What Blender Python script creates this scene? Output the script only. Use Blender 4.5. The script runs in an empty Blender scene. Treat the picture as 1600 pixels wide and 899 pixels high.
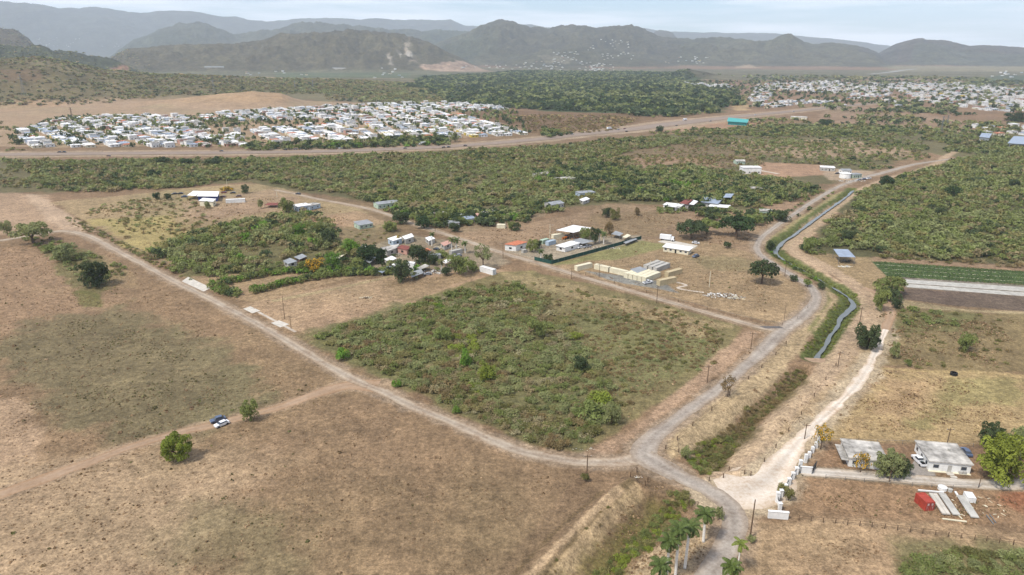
import bpy, bmesh, math, random
import numpy as np
from mathutils import Vector, Matrix

# ------------------------------------------------------------------ camera
CAM_H = 110.0
FOC = 1067.0                       # focal length in pixels of a 1600 px wide frame
PITCH = math.radians(19.1)
S = bpy.context.scene
COL = S.collection
cam_d = bpy.data.cameras.new('camera')
cam = bpy.data.objects.new('camera', cam_d)
COL.objects.link(cam)
cam.location = (0, 0, CAM_H)
cam.rotation_euler = (math.radians(90) - PITCH, 0, 0)
cam_d.sensor_width = 36.0
cam_d.lens = 36.0 * FOC / 1600.0
cam_d.clip_start = 1.0
cam_d.clip_end = 80000.0
S.camera = cam

# ------------------------------------------------------------------ sky, sun
SUN_EL = math.radians(56)
SUN_AZ = math.radians(-128)        # measured from +Y (view direction) clockwise: behind the camera, left
w = bpy.data.worlds.new('World')
S.world = w
w.use_nodes = True
nt = w.node_tree
nt.nodes.clear()
out = nt.nodes.new('ShaderNodeOutputWorld')
bg = nt.nodes.new('ShaderNodeBackground')
sky = nt.nodes.new('ShaderNodeTexSky')
sky.sky_type = 'NISHITA'
sky.sun_disc = False
sky.sun_elevation = SUN_EL
sky.sun_rotation = SUN_AZ
sky.altitude = 100
sky.air_density = 1.0
sky.dust_density = 0.6
sky.ozone_density = 3.0
tc = nt.nodes.new('ShaderNodeTexCoord')
mp = nt.nodes.new('ShaderNodeMapping')
mp.inputs['Scale'].default_value = (1.0, 1.0, 13.0)
ns = nt.nodes.new('ShaderNodeTexNoise')
ns.inputs['Scale'].default_value = 2.8
ns.inputs['Detail'].default_value = 7
ns.inputs['Roughness'].default_value = 0.55
rp = nt.nodes.new('ShaderNodeValToRGB')
rp.color_ramp.elements[0].position = 0.40
rp.color_ramp.elements[1].position = 0.60
rp.color_ramp.elements[0].color = (0.02, 0.02, 0.02, 1)
rp.color_ramp.elements[1].color = (0.9, 0.9, 0.9, 1)
mx = nt.nodes.new('ShaderNodeMix')
mx.data_type = 'RGBA'
mx.inputs['B'].default_value = (9.6, 9.8, 10.4, 1)
nt.links.new(tc.outputs['Generated'], mp.inputs['Vector'])
nt.links.new(mp.outputs['Vector'], ns.inputs['Vector'])
nt.links.new(ns.outputs['Fac'], rp.inputs['Fac'])
nt.links.new(rp.outputs['Color'], mx.inputs['Factor'])
tint = nt.nodes.new('ShaderNodeVectorMath'); tint.operation = 'MULTIPLY'; tint.inputs[1].default_value = (0.86, 0.985, 1.13)
nt.links.new(sky.outputs['Color'], tint.inputs[0]); nt.links.new(tint.outputs['Vector'], mx.inputs['A'])
nt.links.new(mx.outputs['Result'], bg.inputs['Color'])
bg.inputs['Strength'].default_value = 0.092
nt.links.new(bg.outputs['Background'], out.inputs['Surface'])

sd = bpy.data.lights.new('sun', 'SUN')
sun = bpy.data.objects.new('sun', sd)
COL.objects.link(sun)
sd.energy = 2.8
sd.angle = math.radians(8)
sd.color = (1.0, 0.95, 0.88)
sdir = Vector((math.sin(SUN_AZ) * math.cos(SUN_EL), math.cos(SUN_AZ) * math.cos(SUN_EL), math.sin(SUN_EL)))
sun.rotation_euler = sdir.to_track_quat('Z', 'Y').to_euler()
sun.location = sdir * 500

S.view_settings.view_transform = 'Standard'
S.view_settings.look = 'None'
S.view_settings.exposure = 0.63
S.view_settings.gamma = 1.0
S.view_settings.use_curve_mapping = False
S.cycles.max_bounces = 5
S.cycles.diffuse_bounces = 2
S.cycles.volume_bounces = 1
S.cycles.transparent_max_bounces = 8

# ------------------------------------------------------------------ helpers
_cp, _sp = math.cos(PITCH), math.sin(PITCH)
def ray(px, py):
    u, v = px - 800.0, py - 449.5
    return np.array([u, FOC * _cp - v * _sp, -FOC * _sp - v * _cp])
def P(px, py, z=0.0):
    """ground point seen at photo coordinates"""
    d = ray(px, py)
    if d[2] > -2.0: d[2] = -2.0
    t = (CAM_H - z) / -d[2]
    return (d[0] * t, d[1] * t)
def PP(pts, z=0.0):
    return np.array([P(x, y, z) for x, y in pts])
def PXM(px, py):
    """metres per photo pixel across the view at that ground point"""
    d = ray(px, py)
    return CAM_H / -d[2]
def lin(c):
    c = c / 255.0
    return c / 12.92 if c <= 0.04045 else ((c + 0.055) / 1.055) ** 2.4
def C(r, g, b, k=0.60):
    return (lin(r) * k, lin(g) * k, lin(b) * k)

def _hash(ix, iy, seed):
    n = (ix.astype(np.int64) * 374761393 + iy.astype(np.int64) * 668265263 + seed * 974634777) & 0xffffffff
    n = ((n ^ (n >> 13)) * 1274126177) & 0xffffffff
    n = (n ^ (n >> 16)) & 0xffffffff
    return n.astype(np.float64) / 4294967295.0
def vnoise(x, y, seed=0):
    x0 = np.floor(x); y0 = np.floor(y)
    fx = x - x0; fy = y - y0
    fx = fx * fx * (3 - 2 * fx); fy = fy * fy * (3 - 2 * fy)
    a = _hash(x0, y0, seed); b = _hash(x0 + 1, y0, seed)
    c = _hash(x0, y0 + 1, seed); d = _hash(x0 + 1, y0 + 1, seed)
    return (a + (b - a) * fx) * (1 - fy) + (c + (d - c) * fx) * fy
def fbm(x, y, scale, octv=4, seed=0, rough=0.55):
    """-1..1"""
    r = np.zeros_like(x, dtype=np.float64); amp = 1.0; tot = 0; f = 1.0 / scale
    for o in range(octv):
        r += amp * (vnoise(x * f + 13.7 * o, y * f - 7.1 * o, seed + o) * 2 - 1)
        tot += amp; amp *= rough; f *= 2.03
    return r / tot * 1.35
def sstep(a, b, x):
    t = np.clip((x - a) / (b - a), 0, 1)
    return t * t * (3 - 2 * t)
def sdist_poly(x, y, poly):
    """signed distance, positive inside"""
    n = len(poly)
    d2 = np.full(x.shape, 1e18); ins = np.zeros(x.shape, bool)
    for i in range(n):
        ax, ay = poly[i]; bx, by = poly[(i + 1) % n]
        ex, ey = bx - ax, by - ay
        L = ex * ex + ey * ey + 1e-9
        t = np.clip(((x - ax) * ex + (y - ay) * ey) / L, 0, 1)
        d2 = np.minimum(d2, (x - ax - ex * t) ** 2 + (y - ay - ey * t) ** 2)
        c = ((ay > y) != (by > y))
        if abs(by - ay) > 1e-9:
            ins ^= c & (x < (bx - ax) * (y - ay) / (by - ay) + ax)
    d = np.sqrt(d2)
    return np.where(ins, d, -d)
def smooth_line(pts, step=3.0, rel=0.0):
    """Catmull-Rom through pts (x, y, width...)"""
    p = np.array(pts, float)
    ext = np.vstack([2 * p[0] - p[1], p, 2 * p[-1] - p[-2]])
    res = []
    for i in range(1, len(ext) - 2):
        p0, p1, p2, p3 = ext[i - 1], ext[i], ext[i + 1], ext[i + 2]
        L = np.linalg.norm(p2[:2] - p1[:2])
        st = max(step, rel * np.linalg.norm(p1[:2]))
        n = max(2, int(L / st))
        for k in range(n):
            t = k / n
            res.append(0.5 * ((2 * p1) + (-p0 + p2) * t + (2 * p0 - 5 * p1 + 4 * p2 - p3) * t * t + (-p0 + 3 * p1 - 3 * p2 + p3) * t ** 3))
    res.append(p[-1])
    return np.array(res)
def dist_line(x, y, line, cut):
    """distance to a polyline and interpolated 3rd column, only near the line (elsewhere 1e9)"""
    d = np.full(x.shape, 1e9); wv = np.zeros(x.shape)
    xmin, ymin = line[:, :2].min(0) - cut; xmax, ymax = line[:, :2].max(0) + cut
    idx = np.nonzero((x > xmin) & (x < xmax) & (y > ymin) & (y < ymax))[0]
    xs, ys = x[idx], y[idx]
    dd = np.full(xs.shape, 1e9); ww = np.zeros(xs.shape)
    for i in range(len(line) - 1):
        ax, ay, aw = line[i][:3]; bx, by, bw = line[i + 1][:3]
        m = np.nonzero((xs > min(ax, bx) - cut) & (xs < max(ax, bx) + cut) & (ys > min(ay, by) - cut) & (ys < max(ay, by) + cut))[0]
        if not len(m): continue
        ex, ey = bx - ax, by - ay
        t = np.clip(((xs[m] - ax) * ex + (ys[m] - ay) * ey) / (ex * ex + ey * ey + 1e-9), 0, 1)
        q = np.hypot(xs[m] - ax - ex * t, ys[m] - ay - ey * t)
        better = q < dd[m]
        mm = m[better]
        dd[mm] = q[better]; ww[mm] = (aw + (bw - aw) * t)[better]
    d[idx] = dd; wv[idx] = ww
    return d, wv
def line_px(pts, step=3.0, rel=0.0):
    """photo polyline (px, py, width_m) -> smooth world polyline"""
    q = [(*P(a, b), c) for a, b, c in pts]
    return smooth_line(q, step, rel)

# ------------------------------------------------------------------ tagging
def tag(o, label=None, cat=None, group=None, kind=None):
    if label: o['label'] = label
    if cat: o['category'] = cat
    if group: o['group'] = group
    if kind: o['kind'] = kind
    return o
def link(o, parent=None):
    COL.objects.link(o)
    if parent is not None: o.parent = parent
    return o
def empty(name, loc=(0, 0, 0), rz=0.0):
    o = bpy.data.objects.new(name, None)
    o.empty_display_size = 0.5
    o.location = loc; o.rotation_euler = (0, 0, rz)
    COL.objects.link(o)
    return o
def mesh_np(name, co, faces, mats, attr=None, smooth=False, mat_idx=None, nrm=None):
    """co (n,3); faces (m,k) int array with k = 3 or 4"""
    me = bpy.data.meshes.new(name)
    co = np.asarray(co, np.float32); faces = np.asarray(faces, np.int32)
    m, k = faces.shape
    me.vertices.add(len(co)); me.vertices.foreach_set('co', co.ravel())
    me.loops.add(m * k); me.loops.foreach_set('vertex_index', faces.ravel())
    me.polygons.add(m)
    me.polygons.foreach_set('loop_start', np.arange(0, m * k, k, dtype=np.int32))
    me.polygons.foreach_set('use_smooth', np.full(m, smooth, bool))
    if not isinstance(mats, (list, tuple)): mats = [mats]
    for mm in mats: me.materials.append(mm)
    if mat_idx is not None: me.polygons.foreach_set('material_index', np.asarray(mat_idx, np.int32))
    if attr is not None:
        a = me.color_attributes.new('Col', 'FLOAT_COLOR', 'POINT')
        c4 = np.ones((len(co), 4), np.float32); c4[:, :3] = attr
        a.data.foreach_set('color', c4.ravel())
    me.update(calc_edges=True)
    me.validate()
    return me

# ------------------------------------------------------------------ materials
def node_mat(name):
    m = bpy.data.materials.new(name); m.use_nodes = True
    n = m.node_tree.nodes; l = m.node_tree.links
    b = n.get('Principled BSDF')
    return m, n, l, b
def mat(name, col, rough=0.8, metal=0.0, var=0.12, scale=0.6, spec=0.3, dirt=None, stretch=None):
    """procedural paint / concrete / metal: colour with mottling in object space"""
    m, n, l, b = node_mat(name)
    b.inputs['Roughness'].default_value = rough
    b.inputs['Metallic'].default_value = metal
    b.inputs['Specular IOR Level'].default_value = spec
    t = n.new('ShaderNodeTexCoord')
    mpn = n.new('ShaderNodeMapping')
    if stretch: mpn.inputs['Scale'].default_value = stretch
    no = n.new('ShaderNodeTexNoise'); no.inputs['Scale'].default_value = scale; no.inputs['Detail'].default_value = 6
    no.inputs['Roughness'].default_value = 0.65
    r = n.new('ShaderNodeValToRGB')
    lo = tuple(c * (1 - var * 2.2) for c in col); hi = tuple(min(1, c * (1 + var)) for c in col)
    if dirt: lo = dirt
    r.color_ramp.elements[0].position = 0.30; r.color_ramp.elements[0].color = (*lo, 1)
    r.color_ramp.elements[1].position = 0.62; r.color_ramp.elements[1].color = (*hi, 1)
    l.new(t.outputs['Object'], mpn.inputs['Vector']); l.new(mpn.outputs['Vector'], no.inputs['Vector'])
    l.new(no.outputs['Fac'], r.inputs['Fac']); l.new(r.outputs['Color'], b.inputs['Base Color'])
    return m
def attr_mat(name, rough=0.9, noises=((1.2, 0.18), (9.0, 0.12)), bump=0.0, bscale=2.0, sheen=0.0, objrand=0.0, tuft=0.0, transl=0.0):
    """colour from the 'Col' attribute modulated by world-space noise"""
    m, n, l, b = node_mat(name)
    b.inputs['Roughness'].default_value = rough
    b.inputs['Specular IOR Level'].default_value = 0.15
    a = n.new('ShaderNodeAttribute'); a.attribute_name = 'Col'
    g = n.new('ShaderNodeNewGeometry')
    cur = a.outputs['Color']
    for sc, am in noises:
        no = n.new('ShaderNodeTexNoise'); no.inputs['Scale'].default_value = 1.0 / sc
        no.inputs['Detail'].default_value = 5; no.inputs['Roughness'].default_value = 0.6
        l.new(g.outputs['Position'], no.inputs['Vector'])
        mr = n.new('ShaderNodeMapRange')
        mr.inputs['From Min'].default_value = 0.30; mr.inputs['From Max'].default_value = 0.70
        mr.inputs['To Min'].default_value = 1 - am; mr.inputs['To Max'].default_value = 1 + am
        l.new(no.outputs['Fac'], mr.inputs['Value'])
        vm = n.new('ShaderNodeVectorMath'); vm.operation = 'SCALE'
        l.new(cur, vm.inputs[0]); l.new(mr.outputs['Result'], vm.inputs['Scale'])
        cur = vm.outputs['Vector']
    if objrand:
        oi = n.new('ShaderNodeObjectInfo')
        hs = n.new('ShaderNodeHueSaturation')
        mr = n.new('ShaderNodeMapRange')
        mr.inputs['To Min'].default_value = 1 - objrand; mr.inputs['To Max'].default_value = 1 + objrand
        l.new(oi.outputs['Random'], mr.inputs['Value']); l.new(mr.outputs['Result'], hs.inputs['Value'])
        mr2 = n.new('ShaderNodeMapRange')
        mr2.inputs['To Min'].default_value = 0.5 - objrand * 0.07; mr2.inputs['To Max'].default_value = 0.5 + objrand * 0.07
        wn = n.new('ShaderNodeTexWhiteNoise'); wn.noise_dimensions = '1D'
        l.new(oi.outputs['Random'], wn.inputs['W']); l.new(wn.outputs['Value'], mr2.inputs['Value'])
        l.new(mr2.outputs['Result'], hs.inputs['Hue'])
        l.new(cur, hs.inputs['Color']); cur = hs.outputs['Color']
    l.new(cur, b.inputs['Base Color'])
    if bump:
        bn = n.new('ShaderNodeTexNoise'); bn.inputs['Scale'].default_value = 1.0 / bscale; bn.inputs['Detail'].default_value = 6
        bn.inputs['Roughness'].default_value = 0.7
        l.new(g.outputs['Position'], bn.inputs['Vector'])
        bp = n.new('ShaderNodeBump'); bp.inputs['Strength'].default_value = 1.0; bp.inputs['Distance'].default_value = bump
        l.new(bn.outputs['Fac'], bp.inputs['Height']); l.new(bp.outputs['Normal'], b.inputs['Normal'])
    if transl:
        tr = n.new('ShaderNodeBsdfTranslucent'); ms = n.new('ShaderNodeMixShader'); ms.inputs['Fac'].default_value = transl
        l.new(cur, tr.inputs['Color'])
        l.new(b.outputs['BSDF'], ms.inputs[1]); l.new(tr.outputs['BSDF'], ms.inputs[2])
        l.new(ms.outputs['Shader'], n['Material Output'].inputs['Surface'])
    return m

# ------------------------------------------------------------------ lines of the place (photo px, px, width m)
ROAD_LEFT = line_px([(1010, 712, 9), (975, 720, 6.5), (920, 722.5, 5.6), (860, 715, 5.2), (800, 701, 5), (725, 668, 5), (650, 637, 5), (600, 613, 5.2), (550, 592, 5.4), (487, 556, 5.2),
                     (440, 528, 5.2), (400, 505, 5), (330, 468, 5), (275, 441, 5), (225, 414, 5), (175, 388, 5.5), (140, 370, 6), (100, 361, 6), (50, 368, 5), (0, 376, 5), (-80, 384, 5)], 3)
ROAD_UP = line_px([(1060, 742, 8), (1010, 716, 10), (1015, 690, 8.5), (1050, 660, 6.4), (1100, 624, 6.2), (1150, 586, 6.4), (1195, 545, 8), (1222, 518, 9), (1255, 493, 8), (1274, 470, 7.5),
                   (1268, 450, 7), (1240, 432, 7), (1205, 411, 6.5), (1184, 392, 6), (1188, 374, 6), (1215, 352, 6), (1245, 332, 6), (1275, 312, 6), (1310, 292, 6),
                   (1345, 279, 7), (1380, 270, 9), (1425, 258, 8), (1462, 252, 6), (1490, 248, 6)], 3)
ROAD_DOWN = line_px([(1005, 712, 9), (1060, 743, 8.2), (1105, 765, 8.2), (1138, 790, 8.6), (1148, 820, 9), (1135, 858, 9), (1110, 899, 8.5), (1080, 950, 8.5), (1060, 1020, 8.5), (1050, 1200, 8.5)], 2)
ROAD_LANE = line_px([(1222, 518, 7), (1190, 512, 6), (1130, 496, 5), (1060, 476, 5), (980, 453, 5), (900, 430, 5.2), (840, 411, 5.6), (790, 397, 6), (730, 377, 6), (680, 361, 6.5), (640, 348, 6.5),
                     (590, 330, 5.5), (540, 319, 5), (500, 312, 5), (465, 304, 5), (430, 297, 4)], 3)
ROAD_WHITE = line_px([(1128, 772, 13), (1160, 768, 16), (1195, 750, 17), (1216, 729, 9), (1236, 704, 5.5), (1266, 672, 4.2), (1303, 638, 3.9), (1338, 602, 3.6), (1360, 568, 3.4), (1374, 540, 3.2), (1384, 515, 2.8)], 2)
DRIVEWAY = line_px([(1247, 737, 4.4), (1260, 737, 4.4), (1350, 743, 4.4), (1450, 751, 4.4), (1530, 757, 4.4), (1600, 757, 5), (1700, 752, 5)], 3)
TRACK_LEFT = line_px([(-80, 803, 5), (0, 773, 5), (60, 752, 5), (130, 725, 4.4), (200, 700, 4), (280, 676, 4), (340, 662, 4), (430, 638, 4), (500, 614, 5), (545, 602, 7), (590, 603, 9)], 3)
TRACK_CANAL = line_px([(1130, 745, 4), (1180, 690, 5), (1240, 625, 6), (1312, 558, 6), (1350, 505, 7), (1362, 478, 6), (1342, 452, 5), (1305, 426, 5), (1262, 403, 5), (1234, 388, 5), (1246, 368, 5), (1280, 340, 5),
                       (1320, 312, 5), (1345, 297, 5), (1385, 281, 5), (1430, 268, 5), (1465, 255, 5), (1478, 245, 5), (1492, 238, 4)], 3)
TRACK_GATE = line_px([(1384, 515, 4), (1391, 495, 4), (1388, 480, 4), (1378, 462, 4), (1350, 450, 3)], 3)
TRACK_HEDGE = line_px([(430, 470, 2.5), (540, 448, 2.5), (640, 425, 2.5)], 3)
CANAL = line_px([(1273, 560, 1.6), (1284, 545, 1.6), (1294, 528, 1.8), (1308, 508, 1.8), (1318, 490, 2.6), (1333, 476, 2.6), (1330, 466, 1.8), (1316, 455, 1.0), (1290, 440, .8), (1255, 420, .8), (1222, 402, 1.6),
                 (1212, 392, 3.4), (1222, 378, 3.4), (1245, 362, 3.4), (1275, 340, 3.4), (1300, 322, 3.4), (1320, 308, 3.4), (1334, 296, 3.4)], 3)
DITCH_MID = line_px([(1256, 578, 5), (1225, 608, 6), (1180, 645, 7), (1130, 690, 9), (1106, 720, 9), (1098, 732, 3)], 3)
DITCH_LOW = line_px([(1050, 779, 3), (1040, 787, 9), (1015, 804, 10), (975, 838, 10), (930, 885, 10), (880, 945, 10), (820, 1030, 10)], 3)
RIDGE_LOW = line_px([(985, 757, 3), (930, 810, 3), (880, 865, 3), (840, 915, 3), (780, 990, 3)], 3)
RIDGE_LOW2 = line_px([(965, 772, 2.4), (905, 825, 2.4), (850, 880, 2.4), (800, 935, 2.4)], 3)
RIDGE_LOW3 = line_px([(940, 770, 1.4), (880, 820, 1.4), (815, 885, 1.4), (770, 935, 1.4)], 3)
HIGHWAY = line_px([(-300, 246, 40), (0, 242, 40), (200, 240, 40), (350, 239, 40), (500, 237, 40), (620, 233, 40), (720, 228, 42), (830, 219, 44), (900, 211, 50), (980, 203, 60), (1050, 194, 70), (1120, 186, 60),
                    (1200, 178, 46), (1300, 168, 44), (1400, 158, 40), (1480, 150, 36)], 12, 0.01)
MOUNT_ROAD = line_px([(1360, 116, 26), (1390, 113, 26), (1410, 110, 30), (1430, 108, 34)], 40, 0.01)
ROAD_UP[:, 2] *= np.interp(np.arange(len(ROAD_UP)) / len(ROAD_UP), [0, .02, .07, .14, 1], [.85, .8, .70, .70, .70])
ROAD_LANE[:, 2] *= .74; ROAD_LEFT[:, 2] *= .82; ROAD_DOWN[:, 2] *= np.interp(np.arange(len(ROAD_DOWN)) / len(ROAD_DOWN), [0, .08, 1], [.9, .72, .66])
CANAL[:, 2] *= np.interp(np.arange(len(CANAL)) / len(CANAL), [0, .35, .5, 1], [.75, .75, .5, .5])
# ------------------------------------------------------------------ terrain height
def ridge_def(pts, rc, wf, wb, rough=0.25, seed=0, foot=0.0):
    az = []; h = []
    for a, b in pts:
        d = ray(a, b)
        az.append(math.atan2(d[0], d[1])); el = math.atan2(d[2], math.hypot(d[0], d[1]))
        h.append(max(0.0, CAM_H + rc * math.tan(el)))
    return dict(az=np.array(az), h=np.array(h), rc=rc, wf=wf, wb=wb, rough=rough, seed=seed)
RIDGES = [
    ridge_def([(-500, 118), (-200, 104), (0, 93), (60, 91), (110, 96), (160, 109), (220, 116), (300, 119), (400, 123), (480, 126), (560, 128), (640, 133), (700, 145)], 2350, 620, 900, 0.30, 1),
    ridge_def([(-400, 80), (-100, 74), (0, 73), (60, 73), (110, 81), (170, 92), (215, 101)], 3500, 500, 700, 0.4, 2),
    ridge_def([(-400, 60), (-100, 50), (0, 47), (28, 50), (62, 68), (85, 85)], 5200, 900, 900, 0.45, 3),
    ridge_def([(150, 100), (200, 78), (250, 73), (300, 71), (360, 70), (400, 66), (428, 57), (460, 52), (500, 53), (540, 48), (580, 50), (620, 54), (645, 57), (680, 71), (715, 88), (750, 104)], 4900, 850, 1200, 0.55, 4),
    ridge_def([(170, 80), (210, 60), (250, 48), (285, 36), (305, 33), (330, 42), (365, 55), (400, 50), (430, 47), (465, 38), (500, 35), (550, 40), (610, 49), (680, 47), (740, 50), (790, 70)], 8600, 1500, 2000, 0.4, 5),
    ridge_def([(-600, -4), (-300, -6), (-100, 0), (0, 2), (60, 5), (100, 12), (150, 12), (200, 18), (235, 21), (250, 19), (300, 20), (340, 26), (400, 30), (440, 31), (530, 30), (600, 31), (680, 33), (705, 31), (725, 40), (790, 44), (830, 39), (870, 44),
               (960, 50), (1000, 44), (1035, 50), (1100, 51), (1210, 52), (1260, 58), (1350, 66), (1400, 73), (1460, 78), (1600, 88)], 14500, 3500, 3500, 0.2, 6),
    ridge_def([(660, 75), (700, 62), (735, 50), (760, 40), (782, 34), (805, 38), (830, 44), (858, 46), (880, 39), (905, 40), (935, 44), (950, 44), (965, 40), (985, 39), (1002, 44), (1028, 59), (1060, 62), (1100, 60), (1150, 61),
               (1200, 66), (1220, 58), (1236, 55), (1252, 61), (1268, 69), (1300, 68), (1340, 72), (1370, 81), (1400, 98)], 6800, 1500, 1800, 0.5, 7),
    ridge_def([(780, 95), (850, 78), (900, 72), (960, 80), (1010, 92), (1060, 100)], 5600, 800, 1000, 0.5, 11),
    ridge_def([(1340, 96), (1370, 84), (1400, 70), (1430, 63), (1455, 60), (1480, 65), (1515, 73), (1560, 72), (1600, 76), (1700, 70), (1900, 80)], 7600, 1500, 1800, 0.45, 8),
    ridge_def([(1000, 60), (1012, 50), (1025, 45), (1038, 49), (1052, 49), (1075, 60)], 9800, 1200, 1400, 0.2, 9),
    ridge_def([(1025, 124), (1050, 116), (1080, 109), (1105, 113), (1130, 120), (1170, 126)], 3300, 260, 400, 0.3, 10),
    ridge_def([(150, 168), (250, 158), (330, 149), (400, 143), (440, 146), (475, 158)], 1700, 190, 160, 0.2, 12),
    ridge_def([(1090, 120), (1150, 112), (1220, 107), (1290, 109), (1350, 113), (1420, 119)], 5200, 800, 900, 0.5, 13),
    ridge_def([(740, 116), (800, 107), (860, 103), (930, 107), (1000, 113)], 4700, 600, 800, 0.5, 14),
    ridge_def([(1420, 118), (1500, 108), (1570, 106), (1650, 108), (1800, 112)], 6000, 800, 900, 0.5, 15),
]
def H(x, y):
    x = np.asarray(x, float); y = np.asarray(y, float)
    r = np.hypot(x, y); az = np.arctan2(x, y)
    z = np.zeros(x.shape)
    for R in RIDGES:
        m = np.nonzero((r > R['rc'] - R['wf'] * 1.3) & (r < R['rc'] + R['wb'] * 1.3) & (az > R['az'][0] - 0.05) & (az < R['az'][-1] + 0.05))
        if not len(m[0]): continue
        xs, ys, rs, azs = x[m], y[m], r[m], az[m]
        W = R['wf']
        h = np.interp(azs, R['az'], R['h'])
        edge = sstep(R['az'][0] - 0.03, R['az'][0] + 0.03, azs) * (1 - sstep(R['az'][-1] - 0.03, R['az'][-1] + 0.03, azs))
        n1 = fbm(xs, ys, W * 0.7, 4, R['seed'] * 17)
        n2 = fbm(xs, ys, W * 0.28, 5, R['seed'] * 17 + 5)
        q = rs - R['rc'] + n1 * W * 0.16
        t = np.where(q < 0, 1 + q / R['wf'], 1 - q / R['wb'])
        t = np.clip(t, 0, 1)
        s = t * t * (3 - 2 * t) * 0.55 + t * 0.45 * np.clip(t * 4, 0, 1)
        gul = 1 - np.abs(n2)
        n3 = fbm(xs, ys, W * 0.10, 4, R['seed'] * 17 + 9)
        hh = h * edge * s * (1 + R['rough'] * (2.6 * (gul - 0.72) + 0.9 * ((1 - np.abs(n3)) - .75)) * (1 - 0.82 * s)) * (1 + 0.10 * R['rough'] * (n2 + n3))
        z[m] = np.maximum(z[m], hh)
    # carved ditches and low banks near the roads
    near = np.nonzero((r < 900))
    xs, ys = x[near], y[near]; zz = np.zeros(xs.shape)
    if len(xs):
        d, wv = dist_line(xs, ys, CANAL, 16)
        zz -= 1.9 * (1 - sstep(0.8, 4.2, d)); zz += 0.35 * np.exp(-((d - 6) / 1.6) ** 2)
        for L, dep in ((DITCH_MID, 2.9), (DITCH_LOW, 2.7)):
            d, wv = dist_line(xs, ys, L, 30)
            zz -= dep * (1 - sstep(0.12, 1.0, d / np.maximum(wv, 1))) * sstep(2.5, 6, wv)
            zz += 0.5 * np.exp(-((d - wv * 1.15) / 1.4) ** 2) * sstep(4, 7, wv)
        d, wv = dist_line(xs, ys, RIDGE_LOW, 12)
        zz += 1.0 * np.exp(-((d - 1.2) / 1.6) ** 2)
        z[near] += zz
    return z
def Hs(x, y):
    return float(H(np.array([x]), np.array([y]))[0])

def PH(px, py, far=20000.0):
    """point where the line of sight through a photo pixel meets the terrain"""
    d = ray(px, py); d = d / np.linalg.norm(d)
    t = np.geomspace(150, far, 1400)
    x, y, z = d[0] * t, d[1] * t, CAM_H + d[2] * t
    hit = np.nonzero(z < H(x, y))[0]
    i = hit[0] if len(hit) else len(t) - 1
    return (x[i], y[i], z[i])
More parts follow.
